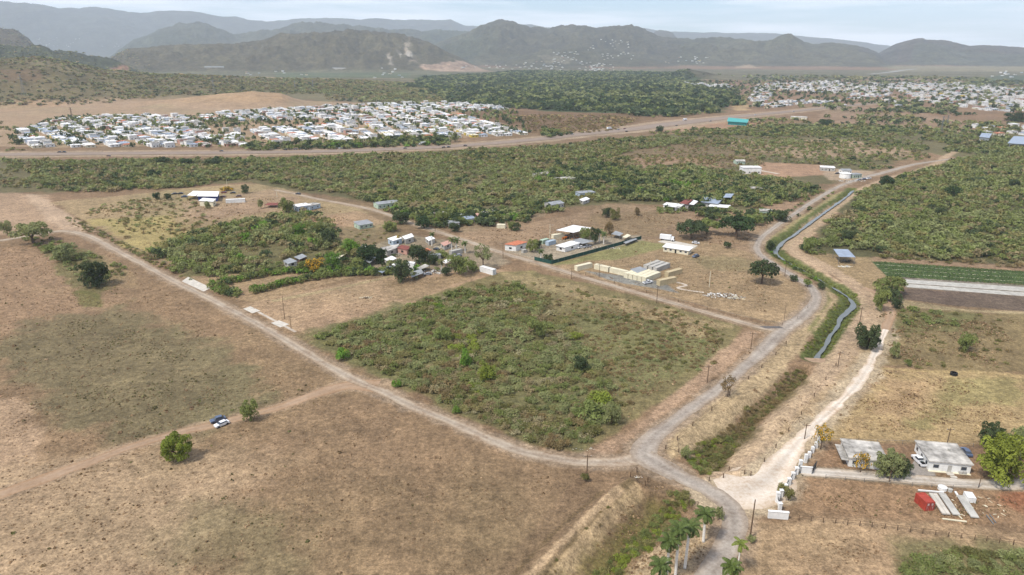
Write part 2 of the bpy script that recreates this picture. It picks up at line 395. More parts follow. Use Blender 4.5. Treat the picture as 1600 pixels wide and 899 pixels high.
# ------------------------------------------------------------------ what covers the ground (albedo)
BROWN = C(150, 120, 93); TAN = C(178, 144, 113); BARE = C(196, 165, 136); OLIVE = C(112, 106, 68); GOLD = C(178, 150, 108)
ZONES = [  # polygon in photo pixels, colour, soft edge m, ragged m, strength
    ([(-400, 296), (0, 296), (70, 306), (115, 352), (90, 366), (-400, 372)], C(182, 150, 122), 5, 6, .95),
    ([(40, 300), (80, 316), (150, 362), (110, 366), (60, 330)], C(202, 170, 142), 3, 4, .9),
    # far plain
    ([(-600, 150), (0, 152), (250, 158), (440, 140), (480, 158), (700, 166), (830, 205), (620, 226), (-600, 236)], C(182, 152, 122), 10, 15, .9),
    ([(-500, 125), (200, 112), (640, 112), (1060, 118), (1060, 170), (700, 166), (480, 158), (-500, 152)], C(128, 120, 88), 40, 60, .9),
    ([(0, 92), (200, 96), (640, 106), (1100, 108), (1600, 112), (2000, 112), (2000, 150), (1500, 128), (1060, 124), (700, 122), (0, 122)], C(118, 116, 88), 90, 150, .85),
    ([(270, 117), (440, 121), (520, 124), (440, 126), (300, 122)], C(196, 165, 125), 15, 15, .9),
    ([(430, 114), (640, 114), (640, 122), (430, 121)], C(102, 116, 82), 20, 20, .7),
    ([(650, 118), (1060, 112), (1150, 150), (1130, 176), (900, 178), (720, 160)], C(72, 88, 52), 30, 60, .95),
    ([(1380, 104), (1600, 105), (1700, 112), (1400, 112)], C(150, 142, 108), 60, 60, .8),
    ([(1300, 120), (1480, 120), (1560, 130), (1330, 128)], C(170, 145, 118), 40, 40, .8),
    ([(1560, 118), (1700, 118), (1700, 135), (1500, 130)], C(90, 105, 78), 30, 40, .8),
    # scrub between town and highway
    ([(760, 172), (980, 178), (1020, 186), (940, 206), (850, 214), (800, 196), (700, 180)], C(132, 103, 76), 12, 20, .95),
    ([(1140, 152), (1168, 150), (1172, 172), (1150, 174)], C(190, 160, 120), 8, 8, .9),
    ([(1020, 190), (1110, 184), (1190, 186), (1180, 202), (1050, 206)], C(186, 150, 122), 8, 10, .95),
    ([(1100, 196), (1190, 188), (1190, 204), (1100, 208)], C(168, 130, 104), 8, 8, .8),
    ([(1290, 172), (1380, 164), (1500, 190), (1600, 196), (1600, 212), (1420, 206), (1270, 186)], C(168, 138, 112), 10, 14, .8),
    # belt of scrub woods
    ([(-400, 250), (0, 250), (400, 248), (800, 232), (1050, 210), (1260, 192), (1440, 206), (1700, 212), (1700, 250), (1480, 244), (1440, 236), (1360, 268), (1300, 290), (1170, 330), (960, 318), (860, 330), (700, 336), (480, 304), (380, 286), (240, 292), (70, 302), (-400, 300)], C(118, 108, 76), 8, 10, .95),
    ([(1100, 222), (1300, 218), (1420, 228), (1420, 246), (1250, 248), (1120, 232)], C(178, 148, 120), 8, 14, .9),
    ([(930, 216), (1100, 216), (1200, 240), (1170, 262), (1000, 262), (900, 244)], C(138, 114, 86), 10, 18, .9),
    ([(960, 246), (1120, 248), (1130, 262), (990, 262)], C(178, 142, 114), 5, 8, .7),
    ([(1180, 252), (1290, 258), (1300, 274), (1220, 278), (1170, 272)], C(188, 148, 120), 5, 6, .9),
    ([(1280, 262), (1370, 268), (1350, 284), (1290, 282)], C(192, 164, 138), 4, 4, .9),
    ([(1130, 270), (1190, 268), (1190, 280), (1130, 282)], C(184, 146, 118), 4, 5, .9),
    # savanna with the white-roofed house
    ([(78, 316), (240, 300), (300, 294), (400, 286), (480, 304), (560, 326), (600, 352), (500, 410), (300, 440), (260, 415)], C(178, 150, 114), 4, 6, .95),
    ([(140, 345), (260, 335), (330, 370), (300, 400), (200, 385)], C(182, 160, 104), 8, 12, .8),
    ([(280, 318), (420, 296), (480, 310), (430, 330), (330, 345), (290, 340)], C(184, 150, 122), 5, 6, .8),
    ([(450, 345), (560, 330), (600, 346), (560, 362), (480, 352)], C(184, 148, 118), 3, 4, .9),
    ([(330, 350), (560, 380), (560, 430), (320, 450), (240, 400)], OLIVE, 6, 10, .85),
    ([(520, 355), (640, 362), (660, 400), (560, 400)], C(142, 120, 90), 4, 6, .8),
    # village
    ([(540, 395), (640, 365), (760, 385), (800, 410), (700, 440), (560, 430)], C(165, 146, 122), 4, 4, .8),
    ([(640, 345), (760, 370), (800, 360), (860, 330), (700, 330)], C(160, 136, 108), 5, 6, .7),
    # bare plots left of the scrub field
    ([(300, 432), (470, 425), (560, 432), (400, 470), (340, 462)], C(176, 144, 112), 2, 3, .85),
    ([(384, 478), (560, 438), (700, 425), (760, 420), (790, 424), (600, 492), (490, 524), (440, 512)], C(182, 148, 118), 2, 3, .95),
    ([(600, 440), (760, 425), (740, 436), (640, 470)], C(160, 132, 100), 4, 6, .8),
    # field behind the containers, mown fields
    ([(690, 372), (850, 345), (950, 318), (1060, 326), (1200, 330), (1240, 332), (1185, 372), (1190, 400), (1010, 378), (960, 370), (860, 400), (800, 392)], C(164, 134, 106), 4, 6, .95),
    ([(920, 330), (1060, 330), (1050, 372), (900, 372)], C(150, 126, 94), 10, 14, .6),
    ([(1190, 318), (1250, 316), (1240, 335), (1190, 330)], C(184, 148, 120), 3, 4, .9),
    ([(840, 408), (1005, 374), (1100, 376), (1190, 400), (1262, 452), (1262, 482), (1222, 510), (1060, 470)], C(172, 143, 110), 2, 3, .95),
    ([(858, 414), (1000, 376), (1060, 384), (980, 402), (900, 412)], C(142, 140, 88), 3, 4, .75),
    ([(1060, 400), (1160, 405), (1200, 430), (1100, 420)], C(148, 132, 96), 6, 9, .6),
    ([(912, 423), (1040, 440), (1060, 458), (960, 440)], C(150, 146, 140), 1.5, 2, .9),
    ([(1040, 375), (1090, 384), (1080, 392), (1028, 378)], C(200, 185, 165), 1, 1, .9),
    ([(790, 392), (870, 372), (1000, 368), (1005, 375), (860, 412), (830, 408)], C(176, 158, 136), 2, 2, .9),
    # central scrub field
    ([(480, 522), (640, 478), (700, 450), (780, 426), (830, 424), (1000, 462), (1165, 512), (1130, 560), (960, 680), (905, 708), (840, 700), (720, 650), (590, 588)], C(140, 124, 86), 2, 3, 1),
    ([(480, 522), (640, 478), (720, 450), (800, 440), (870, 500), (900, 560), (960, 640), (905, 708), (840, 700), (720, 650), (590, 588)], C(122, 114, 76), 8, 12, .9),
    ([(880, 480), (1080, 510), (1120, 545), (1000, 600), (930, 590), (890, 520)], C(122, 116, 76), 10, 14, .8),
    ([(790, 428), (850, 432), (1000, 470), (1150, 512), (1100, 522), (960, 480), (860, 458), (780, 445)], C(176, 150, 112), 4, 8, .8),
    ([(1165, 512), (1195, 520), (1100, 600), (1000, 680), (960, 712), (905, 712), (980, 672), (1080, 596)], C(182, 148, 120), 2, 3, .95),
    # strips along the canal
    ([(1232, 520), (1290, 440), (1310, 470), (1260, 550), (1100, 700), (1045, 720), (1040, 690)], C(190, 162, 126), 2, 3, .95),
    ([(1275, 575), (1350, 500), (1360, 480), (1385, 480), (1372, 560), (1240, 690), (1190, 740), (1140, 745), (1130, 720), (1180, 670)], C(188, 158, 124), 2, 3, .95),
    ([(1140, 720), (1250, 600), (1290, 560), (1270, 610), (1190, 700)], C(198, 172, 128), 3, 4, .9),
    ([(1225, 392), (1330, 300), (1345, 300), (1250, 392), (1300, 432), (1362, 470), (1350, 484), (1290, 440)], C(206, 172, 140), 2, 3, .95),
    ([(1190, 380), (1300, 305), (1330, 292), (1320, 305), (1215, 385)], C(176, 156, 112), 2, 3, .9),
    ([(1200, 400), (1280, 440), (1300, 470), (1280, 500), (1262, 520), (1290, 470), (1280, 445)], C(130, 124, 76), 2, 3, .8),
    # woods on the right
    ([(1250, 386), (1340, 300), (1440, 262), (1500, 246), (1700, 250), (1700, 425), (1400, 410), (1280, 405)], C(104, 98, 66), 4, 6, .97),
    ([(1350, 366), (1390, 362), (1420, 372), (1370, 380)], C(188, 160, 124), 3, 5, .9),
    ([(1550, 262), (1600, 248), (1700, 240), (1700, 252), (1600, 268)], C(190, 152, 120), 3, 5, .9),
    ([(1262, 395), (1362, 404), (1390, 432), (1385, 470), (1340, 452)], C(172, 144, 108), 3, 4, .9),
    ([(1366, 402), (1700, 420), (1700, 430), (1366, 408)], C(170, 138, 110), 2, 2, .9),
    ([(1362, 409), (1700, 431), (1700, 450), (1385, 432)], C(84, 100, 62), 1, .7, 1),
    ([(1395, 432), (1700, 452), (1700, 470), (1415, 450)], C(150, 136, 122), 1, .7, 1),
    ([(1405, 450), (1700, 470), (1700, 492), (1500, 480), (1410, 468)], C(122, 101, 88), 1.5, 1.5, 1),
    ([(1385, 470), (1410, 468), (1500, 482), (1700, 494), (1700, 500), (1400, 480)], C(186, 160, 124), 1.5, 1.5, .9),
    ([(1390, 480), (1700, 498), (1700, 588), (1500, 580), (1372, 572)], C(142, 120, 86), 3, 4, .95),
    ([(1400, 484), (1530, 490), (1500, 520), (1392, 515)], C(122, 116, 74), 5, 8, .7),
    ([(1372, 573), (1500, 580), (1700, 588), (1700, 594), (1500, 588), (1376, 578)], C(188, 158, 112), 1.5, 2, .9),
    ([(1376, 578), (1700, 592), (1700, 700), (1300, 690), (1290, 676)], C(184, 154, 112), 3, 4, .95),
    ([(1380, 590), (1460, 592), (1430, 640), (1340, 660)], C(176, 142, 108), 8, 12, .7),
    ([(1490, 592), (1600, 590), (1600, 640), (1510, 640), (1440, 668)], C(150, 136, 90), 5, 10, .7),
    ([(1290, 692), (1700, 700), (1700, 752), (1420, 740), (1260, 728)], C(158, 124, 96), 2, 3, .9),
    ([(1430, 716), (1460, 712), (1462, 744), (1418, 742)], C(160, 150, 136), 1, 1, .9),
    ([(1255, 745), (1500, 760), (1700, 768), (1700, 830), (1560, 820), (1240, 802)], C(168, 133, 102), 2, 2, .95),
    ([(1518, 765), (1700, 768), (1700, 816), (1590, 800)], C(158, 104, 76), 4, 6, .9),
    ([(1180, 812), (1245, 805), (1700, 840), (1700, 1100), (1060, 1100), (1160, 880)], C(182, 149, 116), 2, 3, .95),
    ([(1400, 852), (1480, 850), (1700, 862), (1700, 960), (1390, 960)], C(130, 120, 82), 4, 6, .85),
    # left fields
    ([(-400, 378), (0, 376), (90, 374), (200, 400), (330, 470), (470, 555), (560, 605), (760, 690), (905, 730), (900, 760), (780, 899), (700, 1100), (-600, 1100)], C(156, 126, 97), 2, 3, .95),
    ([(-200, 385), (60, 385), (150, 400), (190, 440), (150, 500), (0, 520), (-200, 520)], C(172, 138, 109), 12, 16, .7),
    ([(60, 500), (190, 480), (300, 540), (420, 625), (340, 690), (180, 690), (60, 640), (0, 560)], C(124, 112, 82), 10, 18, .75),
    ([(-200, 610), (38, 612), (62, 690), (30, 740), (-200, 780)], C(192, 158, 128), 4, 8, .8),
    ([(-200, 790), (160, 720), (380, 680), (470, 720), (330, 800), (250, 899), (-200, 1000)], C(184, 153, 122), 14, 20, .85),
    ([(330, 690), (560, 620), (660, 650), (640, 760), (420, 780)], C(156, 126, 98), 14, 20, .6),
    ([(70, 385), (130, 390), (205, 425), (150, 470), (110, 440)], C(120, 112, 72), 3, 6, .8),
    ([(120, 455), (155, 458), (160, 480), (125, 480)], C(118, 112, 66), 2, 4, .8),
    ([(160, 400), (210, 420), (215, 450), (170, 450)], C(175, 145, 110), 2, 3, .6),
    ([(300, 790), (450, 800), (460, 899), (280, 880)], C(132, 116, 86), 12, 18, .6),
    # verge and ridge bottom centre
    ([(985, 752), (900, 830), (820, 920), (700, 1060), (760, 1060), (870, 925), (960, 820), (1010, 772)], C(202, 168, 130), 1.5, 1.5, .95),
    ([(1100, 800), (1010, 860), (960, 920), (900, 1000), (1040, 1000), (1110, 880), (1120, 830)], C(204, 172, 136), 2, 3, .9),
]
LINES = [  # line, colour, extra half width m, soft, strength
    (HIGHWAY, C(186, 160, 134), 4, 6, .9),
    (MOUNT_ROAD, C(190, 190, 190), 0, 20, .9),
    (CANAL, C(98, 106, 54), 5.0, 2.5, .92),
    (ROAD_LEFT, C(172, 146, 122), 1.6, 2.2, .9), (ROAD_UP, C(176, 150, 126), 1.8, 2.2, .9), (ROAD_DOWN, C(176, 148, 122), 1.8, 2.2, .9),
    (ROAD_LANE, C(172, 146, 120), 1.6, 2.2, .9), (ROAD_WHITE, C(205, 180, 150), 2.6, 3.2, .85), (TRACK_CANAL, C(200, 168, 138), 1.5, 2.0, .85),
    (TRACK_LEFT, C(180, 150, 122), 1.0, 1.6, .9), (DRIVEWAY, C(176, 158, 134), 0.4, .8, .8), (TRACK_GATE, C(184, 156, 130), .5, 1.5, .8), (TRACK_HEDGE, C(182, 158, 120), .5, 1, .9),
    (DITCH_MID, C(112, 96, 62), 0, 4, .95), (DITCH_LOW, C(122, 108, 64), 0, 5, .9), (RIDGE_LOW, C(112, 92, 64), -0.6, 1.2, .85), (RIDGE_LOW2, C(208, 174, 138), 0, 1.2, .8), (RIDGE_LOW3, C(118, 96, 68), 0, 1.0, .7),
]
_scar = {}
SCARS = [
    (((621, 84), (643, 82), (644, 90), (625, 90)), C(215, 205, 190), .95), (((604, 86), (609, 86), (616, 102), (608, 102)), C(205, 190, 170), .8),
    (((640, 57), (646, 57), (640, 72), (634, 72)), C(180, 165, 145), .6), (((628, 76), (634, 74), (642, 84), (636, 85)), C(190, 172, 150), .7),
    (((640, 94), (650, 94), (650, 97), (638, 97)), C(190, 172, 150), .7), (((660, 100), (700, 98), (745, 104), (770, 112), (700, 112), (655, 108)), C(196, 165, 140), .85),
    (((1010, 76), (1028, 80), (1024, 82), (1005, 78)), C(205, 190, 170), .8), (((840, 88), (870, 86), (900, 94), (880, 100), (850, 98)), C(150, 140, 118), .5),
    (((1150, 104), (1170, 101), (1190, 106), (1150, 107)), C(196, 170, 140), .8), (((0, 160), (60, 155), (100, 160), (60, 172), (0, 176)), C(186, 152, 118), .7),
    (((40, 95), (100, 98), (160, 112), (120, 116), (50, 108)), C(150, 135, 100), .6), (((0, 110), (70, 112), (60, 125), (0, 128)), C(125, 96, 74), .5),
    (((170, 106), (200, 104), (205, 113), (172, 114)), C(180, 130, 104), .7),
]
HILLC = [C(120, 108, 74), C(74, 80, 54), C(96, 86, 66), C(102, 94, 70), C(84, 88, 70), C(84, 88, 76), C(86, 88, 66), C(92, 86, 66), C(84, 80, 70), C(90, 88, 74), C(96, 90, 66), C(190, 156, 120), C(98, 94, 72), C(96, 92, 70), C(92, 92, 74)]

def cover(x, y, z):
    n = len(x)
    col = np.empty((n, 3)); col[:] = BROWN
    r = np.hypot(x, y)
    lod = np.clip(r / 400, 1, 40)
    nz = fbm(x, y, 14, 4, 71); nz2 = fbm(x, y, 60, 4, 72); nz3 = fbm(x, y, 220, 4, 73)
    nzf = fbm(x, y, 4, 3, 74)
    far = r > 1500
    def apply(idx, m, c):
        col[idx] = col[idx] * (1 - m[:, None]) + np.array(c) * m[:, None]
    for poly, c, soft, rag, st in ZONES:
        pw = PP(poly)
        # cap absurd distances
        rr = np.hypot(pw[:, 0], pw[:, 1]); k = np.minimum(1, 16000 / rr); pw = pw * k[:, None]
        mg = soft + rag * 1.5
        xmin, ymin = pw.min(0) - mg; xmax, ymax = pw.max(0) + mg
        idx = np.nonzero((x > xmin) & (x < xmax) & (y > ymin) & (y < ymax))[0]
        if not len(idx): continue
        d = sdist_poly(x[idx], y[idx], pw)
        d = d + rag * (nz[idx] * 0.6 + (nz2[idx] if rag < 30 else nz3[idx]) * 0.7 + nzf[idx] * 0.25)
        apply(idx, sstep(-soft * .6, soft * .6, d) * st, c)
    # hills: slopes have their own cover
    for R, hc in zip(RIDGES, HILLC):
        m = np.nonzero((r > R['rc'] - R['wf']) & (r < R['rc'] + R['wb'] * 1.3) & (np.arctan2(x, y) > R['az'][0]) & (np.arctan2(x, y) < R['az'][-1]) & (z > 2) & ((R['rc'] != 1700) | (r < 1740)))[0]
        if len(m): apply(m, sstep(2, 14, z[m]) * .92, hc)
    for poly, c, st in SCARS:
        if poly not in _scar: _scar[poly] = np.array([PH(a, b)[:2] for a, b in poly])
        pw = _scar[poly]
        idx = np.nonzero((x > pw[:, 0].min() - 30) & (x < pw[:, 0].max() + 30) & (y > pw[:, 1].min() - 30) & (y < pw[:, 1].max() + 30))[0]
        if len(idx): apply(idx, sstep(-8, 8, sdist_poly(x[idx], y[idx], pw) + 14 * nz2[idx]) * st, c)
    # broad variation
    f = 1 + 0.10 * nz2 + 0.07 * nz3 + 0.07 * nz * np.clip(2 - r / 600, 0.3, 1)
    hillv = np.clip(z / 60, 0, 1)
    f = f + 0.25 * hillv * fbm(x, y, 130, 5, 91, 0.7)
    col *= np.clip(f, 0.5, 1.5)[:, None]
    g = np.clip(fbm(x, y, 90, 5, 93) * 1.2, 0, 1) * 0.35 * np.clip(1.2 - np.abs(r - 500) / 6000, 0, 1)
    col *= (1 - g[:, None] * np.array([0.30, 0.10, 0.25]))
    # mowing and old plough streaks in the big dry fields
    a = math.radians(38)
    u = x * math.cos(a) + y * math.sin(a); v = -x * math.sin(a) + y * math.cos(a)
    st = fbm(u / 14, v / 1.3, 1.0, 3, 55)
    a2 = math.radians(-30)
    u2 = x * math.cos(a2) + y * math.sin(a2); v2 = -x * math.sin(a2) + y * math.cos(a2)
    st2 = fbm(u2 / 16, v2 / 1.6, 1.0, 3, 56)
    k = np.clip(nz2 * 2 + 0.5, 0, 1)
    col *= (1 + 0.10 * (st * k + st2 * (1 - k)) * np.clip(1.6 - r / 500, 0, 1))[:, None]
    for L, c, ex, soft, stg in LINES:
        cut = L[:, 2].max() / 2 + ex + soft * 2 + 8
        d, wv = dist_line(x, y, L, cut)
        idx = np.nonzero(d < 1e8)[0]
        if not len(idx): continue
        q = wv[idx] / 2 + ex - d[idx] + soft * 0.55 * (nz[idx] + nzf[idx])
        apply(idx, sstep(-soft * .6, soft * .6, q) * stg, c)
    nearf = np.clip(1.6 - r / 1500, 0, 1)[:, None]
    col = col * (1 + nearf * (np.array([1.01, 1.065, 1.04]) - 1))
    return np.clip(col, 0.005, 0.9)

M_GROUND = attr_mat('dry_grass_ground', 0.95, ((0.4, 0.34), (1.0, 0.38), (2.8, 0.30), (11, 0.20), (45, .12)), bump=0.3, bscale=.8)
M_HILL = attr_mat('scrub_hill', 0.95, ((22, 0.42), (80, 0.32), (300, .2)), bump=24.0, bscale=60)

azs = np.concatenate([np.radians(np.arange(-180, -52, 4.0)), np.radians(np.linspace(-52, 52, 1080)), np.radians(np.arange(56, 180.1, 4.0))])
rs1 = np.concatenate([[1, 20, 45, 70], np.geomspace(90, 2700, 1080)])
rs2 = np.concatenate([np.geomspace(2700, 19000, 330), [20500]])
def polar(name, rs, m):
    A, Rr = np.meshgrid(azs, rs)
    x = (Rr * np.sin(A)).ravel(); y = (Rr * np.cos(A)).ravel()
    z = H(x, y)
    c = cover(x, y, z)
    nr, na = len(rs), len(azs)
    i = np.arange(nr - 1)[:, None] * na + np.arange(na - 1)[None, :]
    f = np.stack([i, i + 1, i + 1 + na, i + na], -1).reshape(-1, 4)[:, ::-1]
    me = mesh_np(name, np.stack([x, y, z], 1), f, m, c, smooth=True)
    o = bpy.data.objects.new(name, me); COL.objects.link(o)
    return tag(o, kind='structure')
ground = polar('ground', rs1, M_GROUND)
hills = polar('hills', rs2, M_HILL)

# ------------------------------------------------------------------ roads, tracks, water
def road_mat(name, base, dark, light, var=0.5, bscale=0.5):
    m, n, l, b = node_mat(name)
    b.inputs['Roughness'].default_value = 0.92; b.inputs['Specular IOR Level'].default_value = 0.2
    g = n.new('ShaderNodeNewGeometry'); a = n.new('ShaderNodeAttribute'); a.attribute_name = 'Col'
    n1 = n.new('ShaderNodeTexNoise'); n1.inputs['Scale'].default_value = 0.12; n1.inputs['Detail'].default_value = 8; n1.inputs['Roughness'].default_value = 0.7
    n2 = n.new('ShaderNodeTexNoise'); n2.inputs['Scale'].default_value = 0.9; n2.inputs['Detail'].default_value = 6; n2.inputs['Roughness'].default_value = 0.75
    for q in (n1, n2): l.new(g.outputs['Position'], q.inputs['Vector'])
    r1 = n.new('ShaderNodeValToRGB')
    r1.color_ramp.elements[0].position = 0.36; r1.color_ramp.elements[0].color = (*dark, 1)
    r1.color_ramp.elements[1].position = 0.62; r1.color_ramp.elements[1].color = (*light, 1)
    e = r1.color_ramp.elements.new(0.5); e.color = (*base, 1)
    mx_ = n.new('ShaderNodeMath'); mx_.operation = 'ADD'
    m2 = n.new('ShaderNodeMath'); m2.operation = 'MULTIPLY'; m2.inputs[1].default_value = 0.5
    m3 = n.new('ShaderNodeMath'); m3.operation = 'MULTIPLY'; m3.inputs[1].default_value = 0.5
    l.new(n1.outputs['Fac'], m2.inputs[0]); l.new(n2.outputs['Fac'], m3.inputs[0]); l.new(m2.outputs[0], mx_.inputs[0]); l.new(m3.outputs[0], mx_.inputs[1])
    l.new(mx_.outputs[0], r1.inputs['Fac'])
    mul = n.new('ShaderNodeMix'); mul.data_type = 'RGBA'; mul.blend_type = 'MULTIPLY'; mul.inputs['Factor'].default_value = 1
    l.new(r1.outputs['Color'], mul.inputs['A']); l.new(a.outputs['Color'], mul.inputs['B'])
    l.new(mul.outputs['Result'], b.inputs['Base Color'])
    bp = n.new('ShaderNodeBump'); bp.inputs['Distance'].default_value = 0.05
    l.new(n2.outputs['Fac'], bp.inputs['Height']); l.new(bp.outputs['Normal'], b.inputs['Normal'])
    return m
def ribbon(name, line, m, z=0.03, rag=0.45, nx=15, ruts=0.10, follow=False, seed=0, kind='structure', crown=0.0, scale=1.0):
    L = line
    t = np.gradient(L[:, :2], axis=0); t /= np.linalg.norm(t, axis=1)[:, None] + 1e-9
    nrm = np.stack([t[:, 1], -t[:, 0]], 1)
    n = len(L); s = np.linspace(-1, 1, nx)
    cum = np.concatenate([[0], np.cumsum(np.linalg.norm(np.diff(L[:, :2], axis=0), axis=1))])
    eL = 1 + rag / L[:, 2] * 2 * fbm(cum, cum * 0 + 3, 6, 4, seed + 5)
    eR = 1 + rag / L[:, 2] * 2 * fbm(cum, cum * 0 + 9, 6, 4, seed + 6)
    co = np.zeros((n, nx, 3)); cl = np.ones((n, nx, 3))
    for j, sj in enumerate(s):
        e = np.where(sj < 0, eL, eR)
        off = sj * L[:, 2] / 2 * scale * e
        co[:, j, :2] = L[:, :2] + nrm * off[:, None]
        k = 1 + ruts * math.cos(abs(sj) * 2 * math.pi * 1.0 + math.pi) * (0.7 + 0.5 * fbm(cum, cum * 0 + j, 20, 3, seed))
        cl[:, j] *= k[:, None]
        eg = np.clip((abs(sj) - .45) / .55 + .35 * fbm(cum, cum * 0 + j * 3, 9, 3, seed + 2), 0, 1)[:, None]
        cl[:, j] *= 1 - eg * np.array([.04, .12, .22])
    co = co.reshape(-1, 3); cl = cl.reshape(-1, 3)
    cl *= (1 + 0.10 * fbm(co[:, 0], co[:, 1], 12, 4, seed + 9))[:, None]
    co[:, 2] = (H(co[:, 0], co[:, 1]) if follow else 0) + z
    if crown: co[:, 2] += crown * (1 - np.tile(np.abs(s), n) ** 2)
    i = np.arange(n - 1)[:, None] * nx + np.arange(nx - 1)[None, :]
    f = np.stack([i, i + 1, i + 1 + nx, i + nx], -1).reshape(-1, 4)
    me = mesh_np(name, co, f, m, cl, smooth=True)
    if me.polygons[0].normal.z < 0: me.flip_normals()
    o = bpy.data.objects.new(name, me); COL.objects.link(o)
    return tag(o, kind=kind)
M_ROAD = road_mat('worn_asphalt', C(184, 171, 156), C(146, 130, 114), C(208, 196, 180))
M_DIRTROAD = road_mat('dusty_gravel_road', C(190, 172, 150), C(156, 130, 104), C(212, 196, 174))
M_TRACK = road_mat('dirt_track', C(190, 160, 130), C(168, 138, 108), C(204, 176, 148))
M_WHITEG = road_mat('white_limestone_gravel', C(232, 216, 196, .66), C(206, 180, 152, .64), C(244, 234, 220, .68))
M_CONC = road_mat('concrete_driveway', C(210, 198, 182, .66), C(180, 162, 140, .64), C(226, 216, 202, .68))
M_HWY = road_mat('highway_asphalt', C(168, 150, 134), C(152, 136, 122), C(180, 160, 142))
ribbon('highway', HIGHWAY, M_HWY, z=0.35, rag=1.0, ruts=0.0, scale=0.62, seed=1)
ribbon('road', ROAD_LEFT, M_DIRTROAD, 0.030, .7, seed=2, ruts=.16)
ribbon('road', ROAD_LANE, M_DIRTROAD, 0.036, .7, seed=3, ruts=.16)
ribbon('road', ROAD_UP, M_ROAD, 0.046, .6, seed=4, ruts=.12)
ribbon('road', ROAD_DOWN, M_ROAD, 0.052, .6, seed=5, ruts=.12)
ribbon('gravel_road', ROAD_WHITE, M_WHITEG, 0.024, 1.0, seed=6, ruts=.18)
ribbon('driveway', DRIVEWAY, M_CONC, 0.040, .2, seed=7, ruts=.2)
ribbon('dirt_track', TRACK_LEFT, M_TRACK, 0.016, .9, seed=8, ruts=.08)
ribbon('dirt_track', TRACK_GATE, M_TRACK, 0.018, .7, seed=10)
# water of the irrigation canal
m, n, l, b = node_mat('canal_water')
b.inputs['Base Color'].default_value = (*C(124, 128, 122), 1); b.inputs['Roughness'].default_value = 0.22
b.inputs['Specular IOR Level'].default_value = 0.5
nn = n.new('ShaderNodeTexNoise'); nn.inputs['Scale'].default_value = 0.8; nn.inputs['Detail'].default_value = 4
gg = n.new('ShaderNodeNewGeometry'); l.new(gg.outputs['Position'], nn.inputs['Vector'])
bb = n.new('ShaderNodeBump'); bb.inputs['Distance'].default_value = 0.04
l.new(nn.outputs['Fac'], bb.inputs['Height']); l.new(bb.outputs['Normal'], b.inputs['Normal'])
M_WATER = m
ribbon('canal_water', CANAL, M_WATER, z=-1.0, rag=.8, ruts=0, seed=11, nx=5, scale=1.1)
# ------------------------------------------------------------------ vegetation
M_LEAF = attr_mat('leaf_mass', 0.75, ((1.5, 0.18), (7.0, 0.12)), objrand=0.12, transl=0.32)
M_FIELDLEAF = attr_mat('scrub_leaves', 0.8, ((2.0, 0.15), (12.0, 0.12)), transl=0.35)
M_BARK = mat('bark', C(120, 100, 82), 0.9, scale=2.0)
M_PALEBARK = mat('pale_bark', C(176, 164, 148), 0.9, scale=2.0)
def CL(r, g, b): return C(r, g, b, 1.0)
PAL = {
    'greygreen': CL(134, 138, 90), 'green': CL(120, 128, 72), 'bright': CL(106, 136, 54), 'dark': CL(76, 88, 56), 'deep': CL(58, 76, 44),
    'yellowgreen': CL(128, 138, 56), 'brown': CL(132, 114, 78), 'twig': CL(148, 134, 98), 'paletwig': CL(162, 152, 116), 'drygreen': CL(134, 128, 80),
    'yellow': CL(222, 176, 50), 'olive': CL(112, 110, 64), 'straw': CL(180, 156, 112), 'bluegreen': CL(100, 120, 88),
}
def crown_points(rng, n, shape):
    """points and outward directions of a unit crown: radius 1 in x, y; z from 0 to 1"""
    k = {'dense': 60, 'round': 30, 'flat': 30, 'sparse': 22, 'bush': 14, 'tall': 22}[shape]
    # clump centres
    th = rng.uniform(0, 2 * np.pi, k); u = rng.uniform(0, 1, k)
    if shape == 'flat':
        rr = np.sqrt(u) * 0.80; cz = 0.42 + 0.34 * (1 - rr ** 2) + rng.uniform(-.22, .10, k); cr = rng.uniform(.18, .30, k); zs = .55
    elif shape == 'sparse':
        rr = np.sqrt(u) * 0.78; cz = rng.uniform(.35, .85, k) * np.sqrt(1 - (rr * .9) ** 2) + .1; cr = rng.uniform(.12, .24, k); zs = .8
    elif shape == 'bush':
        rr = np.sqrt(u) * 0.66; cz = np.sqrt(np.maximum(0, 1 - rr ** 2)) * rng.uniform(.22, .66, k); cr = rng.uniform(.28, .44, k); zs = .8
    elif shape == 'tall':
        rr = np.sqrt(u) * 0.6; cz = rng.uniform(.2, .88, k); cr = rng.uniform(.24, .36, k) * (1.1 - .5 * cz); zs = .7
    else:
        rr = np.sqrt(u) * 0.70; cz = .47 + (rng.uniform(-1, 1, k) * .42) * np.sqrt(np.maximum(0, 1 - rr ** 2)); cr = rng.uniform(.20, .34, k) * (.7 if shape == 'dense' else 1); zs = .75; rr = rr * (1.12 if shape == 'dense' else 1)
    c = np.stack([rr * np.cos(th), rr * np.sin(th), cz], 1)
    wgt = cr ** 2; pick = rng.choice(k, n, p=wgt / wgt.sum())
    d = rng.normal(size=(n, 3)); d /= np.linalg.norm(d, axis=1)[:, None]
    d[:, 2] = np.where(d[:, 2] < -.35, -d[:, 2], d[:, 2])
    rad = cr[pick] * rng.uniform(.72, 1.08, n)
    p = c[pick] + d * rad[:, None] * np.array([1, 1, zs])
    p[:, 2] = np.maximum(p[:, 2], .02)
    tone = (rng.uniform(.80, 1.20, k))[pick]
    return p, d, tone
